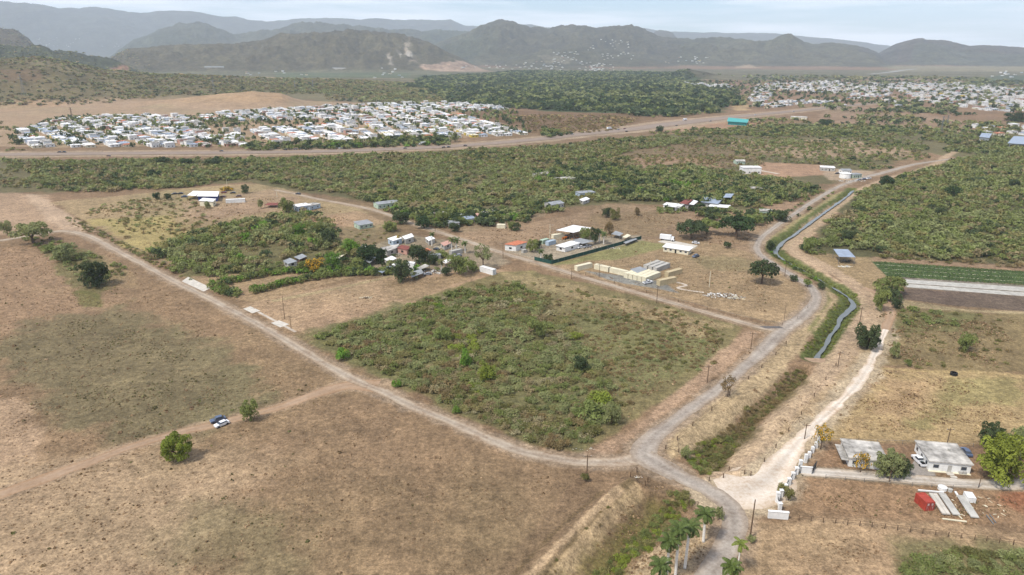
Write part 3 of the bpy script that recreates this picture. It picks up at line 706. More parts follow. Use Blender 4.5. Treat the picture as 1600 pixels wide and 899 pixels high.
def leaves(rng, p, d, size, jitter=.45):
    n = len(p)
    nn = d * .8 + np.array([0, 0, .55]) + rng.normal(size=(n, 3)) * jitter; nn /= np.linalg.norm(nn, axis=1)[:, None]
    a = np.cross(nn, rng.normal(size=(n, 3))); a /= np.linalg.norm(a, axis=1)[:, None] + 1e-9
    b = np.cross(nn, a)
    s1 = (size * rng.uniform(.6, 1.3, n))[:, None]; s2 = (size * rng.uniform(.4, .9, n))[:, None]
    q = np.stack([p - a * s1, p - b * s2, p + a * s1, p + b * s2], 1)   # diamond-shaped leaf sprays
    q += rng.normal(size=q.shape) * size * .12
    return q.reshape(-1, 3), np.arange(n * 4).reshape(-1, 4)
def crown_mesh(seed, n, shape, colr, size, spots=None, hvar=.12):
    rng = np.random.default_rng(seed)
    p, d, tone = crown_points(rng, n, shape)
    co, f = leaves(rng, p, d, size)
    c = np.array(colr)[None, :] * (tone * rng.uniform(1 - hvar, 1 + hvar, n))[:, None]
    if spots is not None:
        m = rng.random(n) < spots[1]; c[m] = np.array(spots[0]) * rng.uniform(.8, 1.1, m.sum())[:, None]
    return co, f, np.repeat(c, 4, axis=0)
def tube_bm(bm, pts, rads, seg=7):
    rings = []
    n = len(pts)
    for i in range(n):
        p = Vector(pts[i]); a = Vector(pts[min(i + 1, n - 1)]) - Vector(pts[max(i - 1, 0)]); a.normalize()
        u = a.orthogonal().normalized(); v = a.cross(u)
        rings.append([bm.verts.new(p + (u * math.cos(2 * math.pi * k / seg) + v * math.sin(2 * math.pi * k / seg)) * rads[i]) for k in range(seg)])
    for i in range(n - 1):
        for k in range(seg):
            bm.faces.new((rings[i][k], rings[i][(k + 1) % seg], rings[i + 1][(k + 1) % seg], rings[i + 1][k]))
    bm.faces.new(rings[-1]); bm.faces.new(rings[0][::-1])
def bm_obj(name, bm, m, parent=None, smooth=False):
    me = bpy.data.meshes.new(name)
    bmesh.ops.recalc_face_normals(bm, faces=bm.faces)
    bm.to_mesh(me); bm.free()
    for q in (m if isinstance(m, (list, tuple)) else [m]): me.materials.append(q)
    if smooth: me.polygons.foreach_set('use_smooth', [True] * len(me.polygons))
    return link(bpy.data.objects.new(name, me), parent)
PROTO = {}
def tree_proto(shape, colr, seed=0, n=None, bark=None, spots=None):
    key = (shape, colr, seed)
    if key in PROTO: return PROTO[key]
    rng = random.Random(hash(key[0] + key[1]) % 1000 + seed) if False else random.Random(sum(map(ord, shape + colr)) + seed * 77)
    n = n or {'round': 2000, 'flat': 1800, 'sparse': 700, 'bush': 700, 'tall': 1300, 'dense': 6000}[shape]
    size = {'round': .06, 'flat': .062, 'sparse': .052, 'bush': .09, 'tall': .068, 'dense': .044}[shape]
    if spots is None and colr == 'yellow':
        co, f, c = crown_mesh(seed + 5, n, shape, PAL['olive'], size, (PAL['yellow'], .45))
    else:
        co, f, c = crown_mesh(seed + sum(map(ord, shape + colr)), n, shape, PAL[colr], size, spots)
    crown = mesh_np('crown', co, f, M_LEAF, c)
    bm = bmesh.new()
    th = {'dense': .2, 'round': .25, 'flat': .3, 'sparse': .35, 'bush': .12, 'tall': .18}[shape]
    r0 = .045 if shape != 'flat' else .06
    top = (rng.uniform(-.05, .05), rng.uniform(-.05, .05), th)
    tube_bm(bm, [(0, 0, -.03), (top[0] * .5, top[1] * .5, th * .5), top], [r0 * 1.3, r0, r0 * .85], 8)
    for k in range(6):
        a = k * math.tau / 6 + rng.uniform(-.4, .4); L = rng.uniform(.35, .62)
        e = (math.cos(a) * L, math.sin(a) * L, min(.85, th + rng.uniform(.12, .42)))
        mid = ((top[0] + e[0]) * .45, (top[1] + e[1]) * .45, (top[2] + e[2]) * .5 + .04)
        tube_bm(bm, [top, mid, e], [r0 * .7, r0 * .45, r0 * .12], 5)
    me = bpy.data.meshes.new('trunk'); bm.to_mesh(me); bm.free()
    me.materials.append(bark or M_BARK)
    PROTO[key] = (me, crown)
    return PROTO[key]
def HM(px, py, hpx):
    d = ray(px, py); t = CAM_H / -d[2]
    dep = math.atan2(-d[2], math.hypot(d[0], d[1]))
    return hpx * t / math.cos(dep)
_trng = random.Random(11)
def tree(px, py, wpx, hpx, shape, colr, label, cat='tree', group=None, name='tree', seed=0, sink=0.0, bark=None, spots=None):
    """tree standing at a photo point; crown width and height given in photo pixels"""
    x, y = P(px, py); R = wpx * PXM(px, py) / 2; h = max(HM(px, py, hpx), R * .5)
    tm, cm = tree_proto(shape, colr, seed, bark=bark, spots=spots)
    e = empty(name, (x, y, Hs(x, y) - sink), _trng.uniform(0, 6.28))
    for nm, me in (('trunk', tm), ('crown', cm)):
        o = bpy.data.objects.new(nm, me); link(o, e); o.scale = (R, R, h)
    tag(e, label, cat, group)
    return e
# --- fields of shrubs (photo polygon, spacing m, radius range, height/radius, palette weights, cover, clump scale)
SHRUBS = []       # x, y, radius, height, palette name, zone label, zone id
def scatter(poly, sp, r, hr, pal, cover, zone, seed, clump=18.0, edge=2.0, world=False, keep=None):
    rng = np.random.default_rng(seed)
    pw = np.array(poly) if world else PP(poly)
    x0, y0 = pw.min(0); x1, y1 = pw.max(0)
    nx, ny = int((x1 - x0) / sp) + 1, int((y1 - y0) / sp) + 1
    X, Y = np.meshgrid(x0 + (np.arange(nx) + .5) * sp, y0 + (np.arange(ny) + .5) * sp)
    X = X.ravel() + rng.uniform(-.5, .5, nx * ny) * sp; Y = Y.ravel() + rng.uniform(-.5, .5, nx * ny) * sp
    d = sdist_poly(X, Y, pw) + fbm(X, Y, clump, 3, seed) * edge * 2
    m = d > 0
    X, Y = X[m], Y[m]
    cn = fbm(X, Y, clump, 4, seed + 3)
    pr = cover + cn * 0.9 * min(1, 2 - cover * 1.6)
    m = rng.random(len(X)) < pr
    X, Y, cn = X[m], Y[m], cn[m]
    # keep them off the roads
    for L in (ROAD_LEFT, ROAD_UP, ROAD_DOWN, ROAD_LANE, ROAD_WHITE, TRACK_CANAL, TRACK_GATE, TRACK_HEDGE, DRIVEWAY, CANAL):
        dl, wv = dist_line(X, Y, L, 12)
        k = (dl > wv / 2 + (1.6 if L is not CANAL else .5)); X, Y, cn = X[k], Y[k], cn[k]
    names = list(pal.keys()); wts = np.array([pal[k] for k in names], float); wts /= wts.sum()
    pn = fbm(X, Y, clump * 1.3, 3, seed + 9)
    base = rng.random(len(X)) * .6 + np.clip(pn * .5 + .5, 0, 1) * .4
    base = np.argsort(np.argsort(base)) / max(1, len(base))
    ci = np.searchsorted(np.cumsum(wts), base, side='right').clip(0, len(names) - 1)
    rad = rng.uniform(r[0], r[1], len(X)) * (1 + .25 * cn)
    hh = rad * hr * rng.uniform(.75, 1.3, len(X))
    for i in range(len(X)):
        SHRUBS.append((X[i], Y[i], rad[i], hh[i], names[ci[i]], zone))
P_CENT = {'greygreen': 32, 'green': 24, 'drygreen': 20, 'twig': 13, 'brown': 8, 'paletwig': 7, 'yellowgreen': 3}
P_BELT = {'greygreen': 34, 'green': 24, 'drygreen': 22, 'twig': 12, 'dark': 8}
P_BELTB = {'drygreen': 34, 'brown': 24, 'greygreen': 26, 'twig': 16}
P_LUSH = {'dark': 30, 'green': 34, 'deep': 16, 'greygreen': 16, 'bright': 4}
P_SAV = {'drygreen': 36, 'olive': 20, 'brown': 20, 'greygreen': 24}
P_RIGHT = {'greygreen': 40, 'green': 34, 'drygreen': 14, 'dark': 5, 'twig': 7}
P_HEDGE = {'green': 40, 'dark': 36, 'bright': 16, 'yellowgreen': 8}
P_DITCH = {'green': 30, 'yellowgreen': 24, 'olive': 26, 'drygreen': 20}
Z = 'in the central scrub field'
scatter([(492, 524), (640, 482), (720, 452), (800, 442), (868, 480), (900, 520), (930, 560), (952, 610), (962, 650), (905, 700), (845, 695), (722, 642), (600, 586)], 3.0, (1.5, 3.8), .72, P_CENT, .95, Z, 1, 14, 1.5)
scatter([(800, 436), (1000, 470), (1155, 515), (1120, 555), (960, 668), (905, 560), (868, 480)], 2.9, (.7, 1.9), .65, {'drygreen': 34, 'greygreen': 20, 'brown': 28, 'olive': 18}, .60, Z, 2, 12, 3)
scatter([(500, 528), (600, 583), (722, 640), (860, 700), (905, 703), (960, 655), (900, 668), (740, 618), (620, 565)], 3.0, (1.4, 2.6), 1.1, {'olive': 30, 'brown': 22, 'green': 30, 'twig': 18}, .8, Z, 3, 9, 1.5)
scatter([(560, 505), (740, 452), (830, 445), (700, 500), (600, 540)], 5, (1.8, 2.8), 1.1, {'green': 70, 'bright': 8, 'greygreen': 22}, .7, Z, 4, 12, 2)
Z = 'in the wooded belt below the highway'
scatter([(0, 252), (150, 252), (400, 249), (600, 243), (800, 232), (1040, 214), (1100, 222), (950, 240), (1000, 262), (1100, 262), (1180, 278), (1280, 292), (1292, 302), (1180, 326), (1060, 312), (960, 318), (880, 322), (800, 322), (700, 332), (640, 335), (600, 318), (480, 300), (400, 282), (240, 296), (120, 300), (60, 285)], 5.0, (2.6, 4.6), 1.0, P_BELT, .92, Z, 5, 34, 6)
scatter([(0, 256), (150, 256), (120, 296), (60, 296), (0, 290), (-80, 280)], 6, (2.0, 3.6), .9, P_BELTB, .65, Z, 6, 30, 6)
scatter([(880, 240), (1100, 214), (1210, 232), (1180, 268), (1020, 264), (930, 262)], 6.5, (1.6, 3.2), .9, P_BELTB, .6, Z, 7, 34, 6)
scatter([(1050, 208), (1190, 208), (1420, 208), (1460, 222), (1440, 248), (1370, 268), (1310, 262), (1180, 250), (1100, 225)], 6.5, (2.2, 4.0), .9, P_BELT, .66, Z, 8, 40, 8)
scatter([(1010, 210), (1200, 196), (1430, 198), (1600, 208), (1600, 250), (1500, 240), (1430, 212), (1200, 214)], 7.5, (3, 5), .9, {'greygreen': 30, 'dark': 20, 'green': 30, 'drygreen': 20}, .8, Z, 9, 50, 10)
scatter([(820, 268), (960, 262), (1180, 285), (1290, 296), (1230, 322), (1120, 322), (1000, 318), (940, 300), (860, 296)], 6.0, (3.0, 5.0), 1.2, P_LUSH, .8, Z, 10, 30, 5)
Z = 'in the woods right of the canal'
scatter([(1262, 390), (1310, 345), (1350, 300), (1400, 275), (1470, 258), (1520, 246), (1700, 236), (1700, 420), (1590, 410), (1370, 398), (1320, 390)], 4.6, (2.6, 4.4), 1.0, P_RIGHT, .93, Z, 11, 30, 4)
scatter([(1500, 222), (1600, 226), (1700, 228), (1700, 250), (1560, 250)], 7, (3, 5), 1.0, P_RIGHT, .8, Z, 12, 40, 6)
scatter([(1372, 395), (1600, 406), (1700, 410), (1700, 426), (1600, 420), (1370, 404)], 4, (1.4, 2.8), .9, {'twig': 40, 'brown': 30, 'olive': 30}, .7, Z, 13, 14, 2)
Z = 'in the dry savanna by the white roofed house'
scatter([(130, 330), (240, 308), (300, 312), (330, 345), (440, 360), (330, 410), (230, 400)], 5, (.8, 2.4), .9, P_SAV, .6, Z, 14, 26, 3)
scatter([(100, 340), (120, 342), (280, 424), (300, 438), (250, 420)], 3, (1.0, 2.0), .8, P_SAV, .8, Z, 15, 12, 1)
Z = 'in the thicket behind the hedges'
scatter([(240, 392), (330, 358), (420, 340), (470, 332), (520, 350), (530, 372), (560, 402), (470, 410), (440, 425), (330, 438), (270, 428)], 4.4, (2.6, 5.0), 1.1, {'green': 30, 'greygreen': 34, 'dark': 10, 'twig': 10, 'bright': 4, 'drygreen': 20}, .62, Z, 16, 18, 3)
scatter([(520, 360), (640, 362), (660, 385), (590, 400), (540, 385)], 6, (1, 2), .8, P_SAV, .4, Z, 17, 18, 3)
Z = 'around the village houses'
scatter([(600, 335), (720, 330), (860, 322), (880, 330), (760, 350), (700, 358), (650, 352)], 5.0, (2.6, 4.2), 1.2, P_LUSH, .95, Z, 18, 16, 3)
scatter([(490, 402), (560, 395), (640, 398), (720, 402), (740, 420), (640, 436), (540, 428)], 5.0, (1.8, 3.4), 1.1, P_LUSH, .62, Z, 19, 14, 3)
scatter([(600, 330), (700, 330), (830, 338), (820, 350), (760, 352), (640, 350)], 4.6, (2.2, 4.2), 1.2, P_LUSH, .95, Z, 62, 16, 3)
scatter([(790, 325), (880, 310), (900, 322), (840, 342), (770, 352)], 5, (1.6, 2.8), 1.0, {'greygreen': 40, 'olive': 30, 'green': 30}, .6, Z, 20, 16, 3)
scatter([(1000, 330), (1060, 326), (1200, 332), (1240, 336), (1200, 350), (1110, 346), (1080, 335)], 5.0, (2.4, 4.4), 1.1, P_LUSH, .95, Z, 21, 18, 3)
scatter([(1210, 345), (1250, 318), (1300, 300), (1300, 306), (1225, 352)], 4.2, (1.2, 2.4), 1.1, P_LUSH, .7, Z, 22, 12, 1.5)
Z = 'in the clipped hedge row'
for q, sd_ in (([(332, 448), (420, 430), (490, 424), (560, 424)], 23), ([(396, 458), (470, 440), (540, 430), (610, 428)], 24), ([(340, 455), (372, 462)], 25)):
    Lh = line_px([(a, b, 3) for a, b in q], 2.2)
    rg = random.Random(sd_)
    for (a, b, c) in Lh:
        for k in (-1.8, 1.8):
            SHRUBS.append((a + rg.uniform(-.6, .6), b + k + rg.uniform(-.7, .7), rg.uniform(2.0, 3.0), rg.uniform(2.8, 4.2), rg.choice(['green', 'green', 'bright', 'dark', 'green']), Z))
Z = 'on the grassland right of the white gravel road'
scatter([(1390, 484), (1500, 490), (1600, 498), (1600, 585), (1500, 578), (1376, 570)], 4.5, (.6, 1.6), .8, {'drygreen': 40, 'olive': 30, 'brown': 30}, .45, Z, 26, 14, 3)
scatter([(1395, 486), (1500, 490), (1500, 515), (1400, 508)], 4, (1.2, 2.4), .9, {'green': 40, 'greygreen': 30, 'drygreen': 30}, .6, Z, 27, 12, 2)
scatter([(1410, 858), (1500, 854), (1620, 868), (1640, 940), (1400, 940)], 2.3, (1.4, 2.6), .7, {'green': 40, 'greygreen': 40, 'olive': 20}, 1.3, 'at the bottom right corner', 28, 12, 1.5)
Z = 'along the canal'
scatter([(1200, 392), (1228, 402), (1262, 425), (1284, 442), (1272, 440), (1240, 424)], 2.8, (1.1, 2.0), 1.1, P_HEDGE, .7, Z, 29, 8, 1)
scatter([(1250, 386), (1270, 372), (1290, 395), (1300, 402), (1262, 398)], 3.4, (1.6, 3), 1.1, P_LUSH, .7, Z, 30, 10, 1)
scatter([(1368, 452), (1386, 452), (1384, 500), (1366, 500)], 3.0, (1.5, 2.6), 1.2, P_HEDGE, .95, Z, 31, 10, 1)
Z = 'in the overgrown ditch'
scatter([(1018, 800), (1040, 768), (1088, 772), (1084, 790), (1040, 830), (990, 870), (940, 930), (880, 960), (920, 890), (970, 840)], 1.5, (.8, 1.6), .8, P_DITCH, 1.3, Z, 32, 6, .8)
scatter([(1064, 712), (1100, 690), (1140, 668), (1135, 700), (1120, 748), (1095, 745)], 1.5, (.8, 1.5), .9, P_DITCH, 1.3, Z, 33, 6, .8)
scatter([(1086, 700), (1180, 628), (1248, 570), (1270, 576), (1236, 622), (1164, 688), (1124, 742), (1096, 742)], 1.6, (.7, 1.35), .85, {'brown': 34, 'olive': 34, 'drygreen': 20, 'twig': 12}, 1.1, Z, 34, 6, .8)
Z = 'on the green canal bank'
scatter([(1246, 556), (1282, 515), (1300, 476), (1316, 480), (1304, 520), (1276, 556)], 1.5, (.5, 1.0), .8, {'green': 50, 'yellowgreen': 20, 'olive': 30}, 1.3, Z, 35, 6, .5)
scatter([(1276, 560), (1300, 526), (1324, 480), (1300, 450), (1210, 404), (1206, 392), (1216, 394), (1310, 446), (1350, 466), (1360, 486), (1334, 532), (1304, 564)], 1.5, (.5, 1.0), .8, {'green': 50, 'yellowgreen': 20, 'olive': 30}, 1.2, Z, 36, 6, .5)
scatter([(1200, 388), (1212, 380), (1260, 345), (1320, 302), (1324, 306), (1262, 350), (1216, 386)], 2.4, (.5, 1.1), .8, P_DITCH, .7, Z, 37, 6, .5)
Z = 'in the left field'
scatter([(75, 388), (130, 392), (205, 428), (205, 446), (160, 432), (110, 432)], 4, (1.2, 2.8), .9, {'greygreen': 50, 'green': 30, 'olive': 20}, .6, Z, 38, 12, 2)
scatter([(20, 370), (90, 372), (120, 392), (60, 392)], 4, (1.2, 2.4), .8, {'olive': 40, 'green': 60}, .6, Z, 39, 12, 1)
Z = 'along the dirt road verge'
scatter([(110, 352), (260, 418), (330, 452), (300, 436), (200, 385), (130, 348)], 3, (.8, 1.8), .9, P_SAV, .6, Z, 40, 10, 1)
scatter([(1180, 700), (1235, 640), (1290, 572), (1300, 580), (1246, 650), (1190, 712)], 2.6, (.5, 1.0), .9, {'brown': 40, 'olive': 40, 'green': 20}, .6, Z, 41, 7, .6)
scatter([(985, 762), (930, 808), (840, 905), (800, 960), (850, 930), (940, 815)], 2.4, (.4, .8), .7, {'brown': 60, 'olive': 40}, .6, Z, 42, 7, .6)
Z = 'far'
FAR0 = len(SHRUBS)
scatter([(660, 122), (820, 112), (1050, 114), (1080, 132), (1150, 150), (1145, 168), (1120, 182), (1010, 184), (980, 176), (760, 170), (690, 150), (640, 140)], 13, (4, 12), .9, {'dark': 30, 'deep': 30, 'green': 20, 'greygreen': 20}, .88, Z, 50, 160, 30)
_az = [math.atan2(ray(a, 120)[0], ray(a, 120)[1]) for a in (-60, 160, 330, 480, 600, 720)]
scatter([(r_ * math.sin(a), r_ * math.cos(a)) for r_, a in zip((1780, 1800, 1880, 1860, 1760, 1700), _az)] + [(2420 * math.sin(a), 2420 * math.cos(a)) for a in _az[::-1]], 13, (3.5, 7), .7, {'greygreen': 30, 'drygreen': 34, 'dark': 8, 'brown': 14, 'olive': 14}, .72, Z, 63, 90, 16, world=True)
scatter([(480, 134), (640, 134), (760, 160), (700, 164), (560, 160), (430, 145)], 14, (5, 9), .8, {'greygreen': 40, 'dark': 10, 'drygreen': 30, 'twig': 20}, .9, Z, 51, 120, 20)
scatter([(770, 180), (940, 180), (1000, 186), (960, 204), (860, 212), (800, 196)], 8, (2, 4), .8, {'brown': 60, 'drygreen': 25, 'straw': 15}, .8, Z, 52, 60, 10)
scatter([(0, 100), (120, 98), (300, 124), (620, 138), (520, 150), (430, 142), (240, 158), (120, 156), (0, 140)], 22, (4, 8), .7, {'greygreen': 34, 'drygreen': 40, 'dark': 10, 'straw': 8, 'olive': 8}, .7, Z, 53, 140, 20)
scatter([(1170, 190), (1260, 186), (1400, 176), (1440, 190), (1600, 194), (1600, 208), (1430, 205), (1200, 200)], 11, (4, 7), .9, {'dark': 30, 'greygreen': 40, 'drygreen': 30}, .5, Z, 54, 90, 15)
scatter([(1060, 122), (1200, 118), (1500, 122), (1600, 130), (1600, 142), (1440, 130), (1200, 126)], 34, (8, 16), .7, {'greygreen': 40, 'dark': 30, 'drygreen': 30}, .5, Z, 55, 300, 60)
scatter([(380, 226), (520, 224), (640, 216), (700, 214), (702, 226), (640, 230), (520, 234), (380, 236)], 7, (3.5, 6), 1.1, P_LUSH, .8, Z, 56, 40, 4)
scatter([(840, 200), (870, 204), (890, 212), (860, 216)], 7, (3.5, 6), 1.0, P_LUSH, .8, Z, 57, 40, 4)
scatter([(1260, 165), (1500, 160), (1600, 168), (1600, 180), (1420, 182), (1300, 172)], 16, (5, 9), .9, {'dark': 50, 'greygreen': 50}, .28, Z, 58, 90, 15)
scatter([(0, 190), (16, 200), (45, 236), (0, 238)], 9, (2, 4), .8, {'olive': 50, 'greygreen': 50}, .5, Z, 59, 60, 8)
scatter([(20, 232), (24, 202), (100, 184), (300, 182), (440, 170), (700, 161), (790, 165), (836, 210), (700, 219), (400, 230)], 13, (2.6, 4.6), 1.5, {'dark': 50, 'green': 30, 'greygreen': 20}, .62, Z, 60, 60, 6)
scatter([(1056, 128), (1300, 126), (1480, 128), (1640, 140), (1640, 176), (1440, 164), (1172, 170)], 26, (4, 8), 1.1, {'dark': 60, 'greygreen': 40}, .75, Z, 61, 120, 6)
# --- apparent size decides: the 300 that show largest are shrubs of their own
arr = np.array([(s[0], s[1], s[2], s[3]) for s in SHRUBS])
dist = np.hypot(arr[:, 0], arr[:, 1])
zh = H(arr[:, 0], arr[:, 1])
dr = np.stack([arr[:, 0], arr[:, 1], zh - CAM_H], 1)
zc = dr[:, 1] * _cp - dr[:, 2] * _sp
ux = FOC * dr[:, 0] / zc; uy = FOC * (-(dr[:, 2] * _cp + dr[:, 1] * _sp)) / zc
vis = (zc > 1) & (np.abs(ux) < 795) & (np.abs(uy) < 445)
app = np.where(vis, arr[:, 2] / np.hypot(dist, CAM_H), 0)
order = np.argsort(-app)
big = set(order[:300].tolist())
LOOK = {'greygreen': 'grey green', 'green': 'plain green', 'bright': 'bright green', 'dark': 'dark green', 'deep': 'very dark green', 'yellowgreen': 'yellow green', 'brown': 'brown half dry',
        'twig': 'bare brownish twiggy', 'paletwig': 'pale bare twiggy', 'drygreen': 'dull dry green', 'olive': 'olive', 'straw': 'straw coloured', 'yellow': 'yellow flowering'}
bush_me = {}
brng = random.Random(5)
def bush_mesh(colr, v):
    k = (colr, v)
    if k not in bush_me:
        tw = colr in ('twig', 'paletwig')
        co, f, c = crown_mesh(100 + v * 13 + sum(map(ord, colr)), 700 if not tw else 420, 'bush', PAL[colr], .075 if not tw else .055, (PAL['twig'], .10))
        bush_me[k] = mesh_np('shrub', co, f, M_LEAF, c)
    return bush_me[k]
for i in sorted(big):
    x, y, r, h, c, zn = SHRUBS[i]
    o = bpy.data.objects.new('shrub', bush_mesh(c, brng.randrange(3))); link(o)
    o.location = (x, y, zh[i] - .1); o.rotation_euler = (0, 0, brng.uniform(0, 6.28)); o.scale = (r * brng.uniform(.9, 1.1), r, h)
    tag(o, LOOK[c] + ' shrub ' + zn, 'shrub', LOOK[c] + ' shrubs ' + zn)
def mass(name, idx, m, lods):
    cos, fcs, cls = [], [], []; off = 0
    rng = np.random.default_rng(3)
    dd = np.hypot(dist[idx], CAM_H)
    for (d0, d1, n, size) in lods:
        sel = [i for i, q in zip(idx, dd) if d0 <= q < d1]
        if not sel: continue
        protos = [crown_mesh(900 + v * 7 + n, n, 'bush', (1, 1, 1), size) for v in range(5)]
        pv = rng.integers(0, 5, len(sel))
        for v in range(5):
            s = np.array([q for q, p in zip(sel, pv) if p == v])
            if not len(s): continue
            co, f, c = protos[v]
            a = rng.uniform(0, 2 * np.pi, len(s)); ca, sa = np.cos(a), np.sin(a)
            R = arr[s, 2]; h = arr[s, 3]
            X = (co[None, :, 0] * ca[:, None] - co[None, :, 1] * sa[:, None]) * R[:, None] + arr[s, 0][:, None]
            Y = (co[None, :, 0] * sa[:, None] + co[None, :, 1] * ca[:, None]) * R[:, None] + arr[s, 1][:, None]
            Zz = co[None, :, 2] * h[:, None] + zh[s][:, None] - .1
            pc = np.array([PAL[SHRUBS[q][4]] for q in s]) * rng.uniform(.82, 1.18, len(s))[:, None]
            cl = c[None, :, :] * pc[:, None, :]
            nb = len(s) * len(co)
            cos.append(np.stack([X, Y, Zz], -1).reshape(-1, 3)); cls.append(cl.reshape(-1, 3))
            fcs.append((f[None] + (np.arange(len(s)) * len(co))[:, None, None]).reshape(-1, 4) + off); off += nb
    co = np.concatenate(cos); f = np.concatenate(fcs); c = np.concatenate(cls)
    o = bpy.data.objects.new(name, mesh_np(name, co, f, m, c)); COL.objects.link(o)
    tag(o, kind='stuff')
    print(name, len(idx), 'plants', len(f), 'faces')
rest = [i for i in range(FAR0) if i not in big]
mass('scrub', rest, M_FIELDLEAF, [(0, 230, 340, .10), (230, 330, 210, .125), (330, 480, 120, .16), (480, 700, 64, .21), (700, 1100, 34, .29), (1100, 9000, 18, .42)])
mass('woodland', [i for i in range(FAR0, len(SHRUBS)) if i not in big], M_FIELDLEAF, [(0, 1100, 30, .32), (1100, 1700, 18, .42), (1700, 90000, 12, .5)])
# --- grass tufts and weeds of the fields
def tufts(poly, n, size, cols, seed, clump=20):
    n = int(n * .85); size *= .8
    rng = np.random.default_rng(seed)
    pw = PP(poly); x0, y0 = pw.min(0); x1, y1 = pw.max(0)
    X = rng.uniform(x0, x1, n); Y = rng.uniform(y0, y1, n)
    m = (fbm(X, Y, clump, 4, seed) + rng.uniform(-.5, .5, n) > .12 + .9 * (1 - sstep(-2, clump * 1.4, sdist_poly(X, Y, pw) + fbm(X, Y, clump, 3, seed + 8) * clump * .5)))
    X, Y = X[m], Y[m]
    for L in (ROAD_LEFT, ROAD_UP, ROAD_DOWN, ROAD_LANE, ROAD_WHITE, TRACK_LEFT, DRIVEWAY, CANAL):
        dl, wv = dist_line(X, Y, L, 8); k = dl > wv / 2 + .5; X, Y = X[k], Y[k]
    k = len(X); z0 = H(X, Y); S_ = size * rng.lognormal(0, .4, k)
    col = np.array(cols)[rng.integers(0, len(cols), k)] * rng.uniform(.75, 1.2, k)[:, None]
    qs, cs = [], []
    for j in range(5):
        d = rng.normal(size=(k, 3)); d[:, 2] = np.abs(d[:, 2]); d /= np.linalg.norm(d, axis=1)[:, None]
        p = np.stack([X, Y, z0], 1) + d * (S_ * .5)[:, None] * np.array([1, 1, .7]) + np.array([0, 0, .02])
        a = np.cross(d + rng.normal(size=(k, 3)) * .5, rng.normal(size=(k, 3))); a /= np.linalg.norm(a, axis=1)[:, None]
        b = np.cross(d, a); s = S_[:, None]
        q = np.stack([p - a * s * .5, p - b * s * .35, p + a * s * .5, p + b * s * .35], 1)
        q[:, :, 2] = np.maximum(q[:, :, 2], z0[:, None] - .02)
        qs.append(q); cs.append(np.repeat(col * rng.uniform(.8, 1.15, k)[:, None], 4, axis=0))
    return np.concatenate(qs).reshape(-1, 3), np.concatenate(cs)
T = []
weed = [CL(108, 108, 66), CL(124, 116, 76), CL(98, 92, 58), CL(134, 112, 80)]
dry = [CL(140, 114, 86), CL(160, 132, 100), CL(122, 100, 74), CL(182, 154, 120), CL(146, 120, 92)]
BL = [(-60, 380), (90, 378), (200, 402), (330, 472), (470, 558), (560, 612), (760, 696), (905, 734), (890, 760), (780, 899), (740, 950), (-100, 950), (-60, 780)]
T.append(tufts(BL, 70000, .34, dry, 1, 9))
T.append(tufts([(60, 500), (200, 480), (300, 540), (420, 625), (340, 690), (150, 700), (60, 640)], 16000, .42, weed, 2, 10))
T.append(tufts([(270, 740), (400, 720), (540, 790), (520, 960), (180, 960)], 6000, .40, weed, 3, 22))
T.append(tufts(BL, 7000, .6, weed + dry[:1], 4, 14))
T.append(tufts([(1290, 576), (1600, 590), (1600, 690), (1290, 690), (1360, 590)], 14000, .36, dry + [C(190, 165, 110)], 5, 8))
T.append(tufts([(1180, 815), (1400, 830), (1600, 850), (1600, 899), (1120, 940)], 9000, .3, dry, 6, 8))
T.append(tufts([(1245, 750), (1600, 772), (1600, 840), (1230, 802)], 7000, .3, dry + weed[:1], 7, 7))
T.append(tufts([(1270, 575), (1360, 500), (1372, 560), (1240, 690), (1140, 745), (1130, 720)], 9000, .32, dry + [C(196, 166, 116)], 8, 7))
T.append(tufts([(860, 412), (1005, 378), (1190, 402), (1260, 455), (1222, 508)], 12000, .4, dry + weed[:1], 9, 10))
T.append(tufts([(800, 436), (1000, 470), (1170, 515), (1120, 570), (960, 690), (900, 560)], 22000, .5, dry + [C(180, 156, 112)], 10, 7))
T.append(tufts([(1390, 484), (1600, 498), (1600, 585), (1376, 570)], 16000, .5, dry + weed, 11, 8))
T.append(tufts([(985, 757), (900, 830), (820, 920), (1080, 940), (1130, 860), (1110, 800), (1060, 770)], 9000, .34, dry + [C(196, 166, 116)], 12, 6))
T.append(tufts([(100, 330), (300, 300), (480, 305), (600, 350), (300, 430)], 14000, .7, dry + [C(190, 166, 110)], 13, 12))
T.append(tufts([(384, 478), (560, 438), (760, 420), (600, 492), (490, 524)], 5000, .35, dry, 14, 10))
T.append(tufts([(700, 372), (950, 325), (1200, 340), (1190, 395), (1010, 372), (860, 400)], 12000, .6, dry, 15, 12))
co = np.concatenate([t[0] for t in T]); cc = np.concatenate([t[1] for t in T])
o = bpy.data.objects.new('grass_tufts', mesh_np('grass_tufts', co, np.arange(len(co)).reshape(-1, 4), M_FIELDLEAF, cc)); COL.objects.link(o); tag(o, kind='stuff')
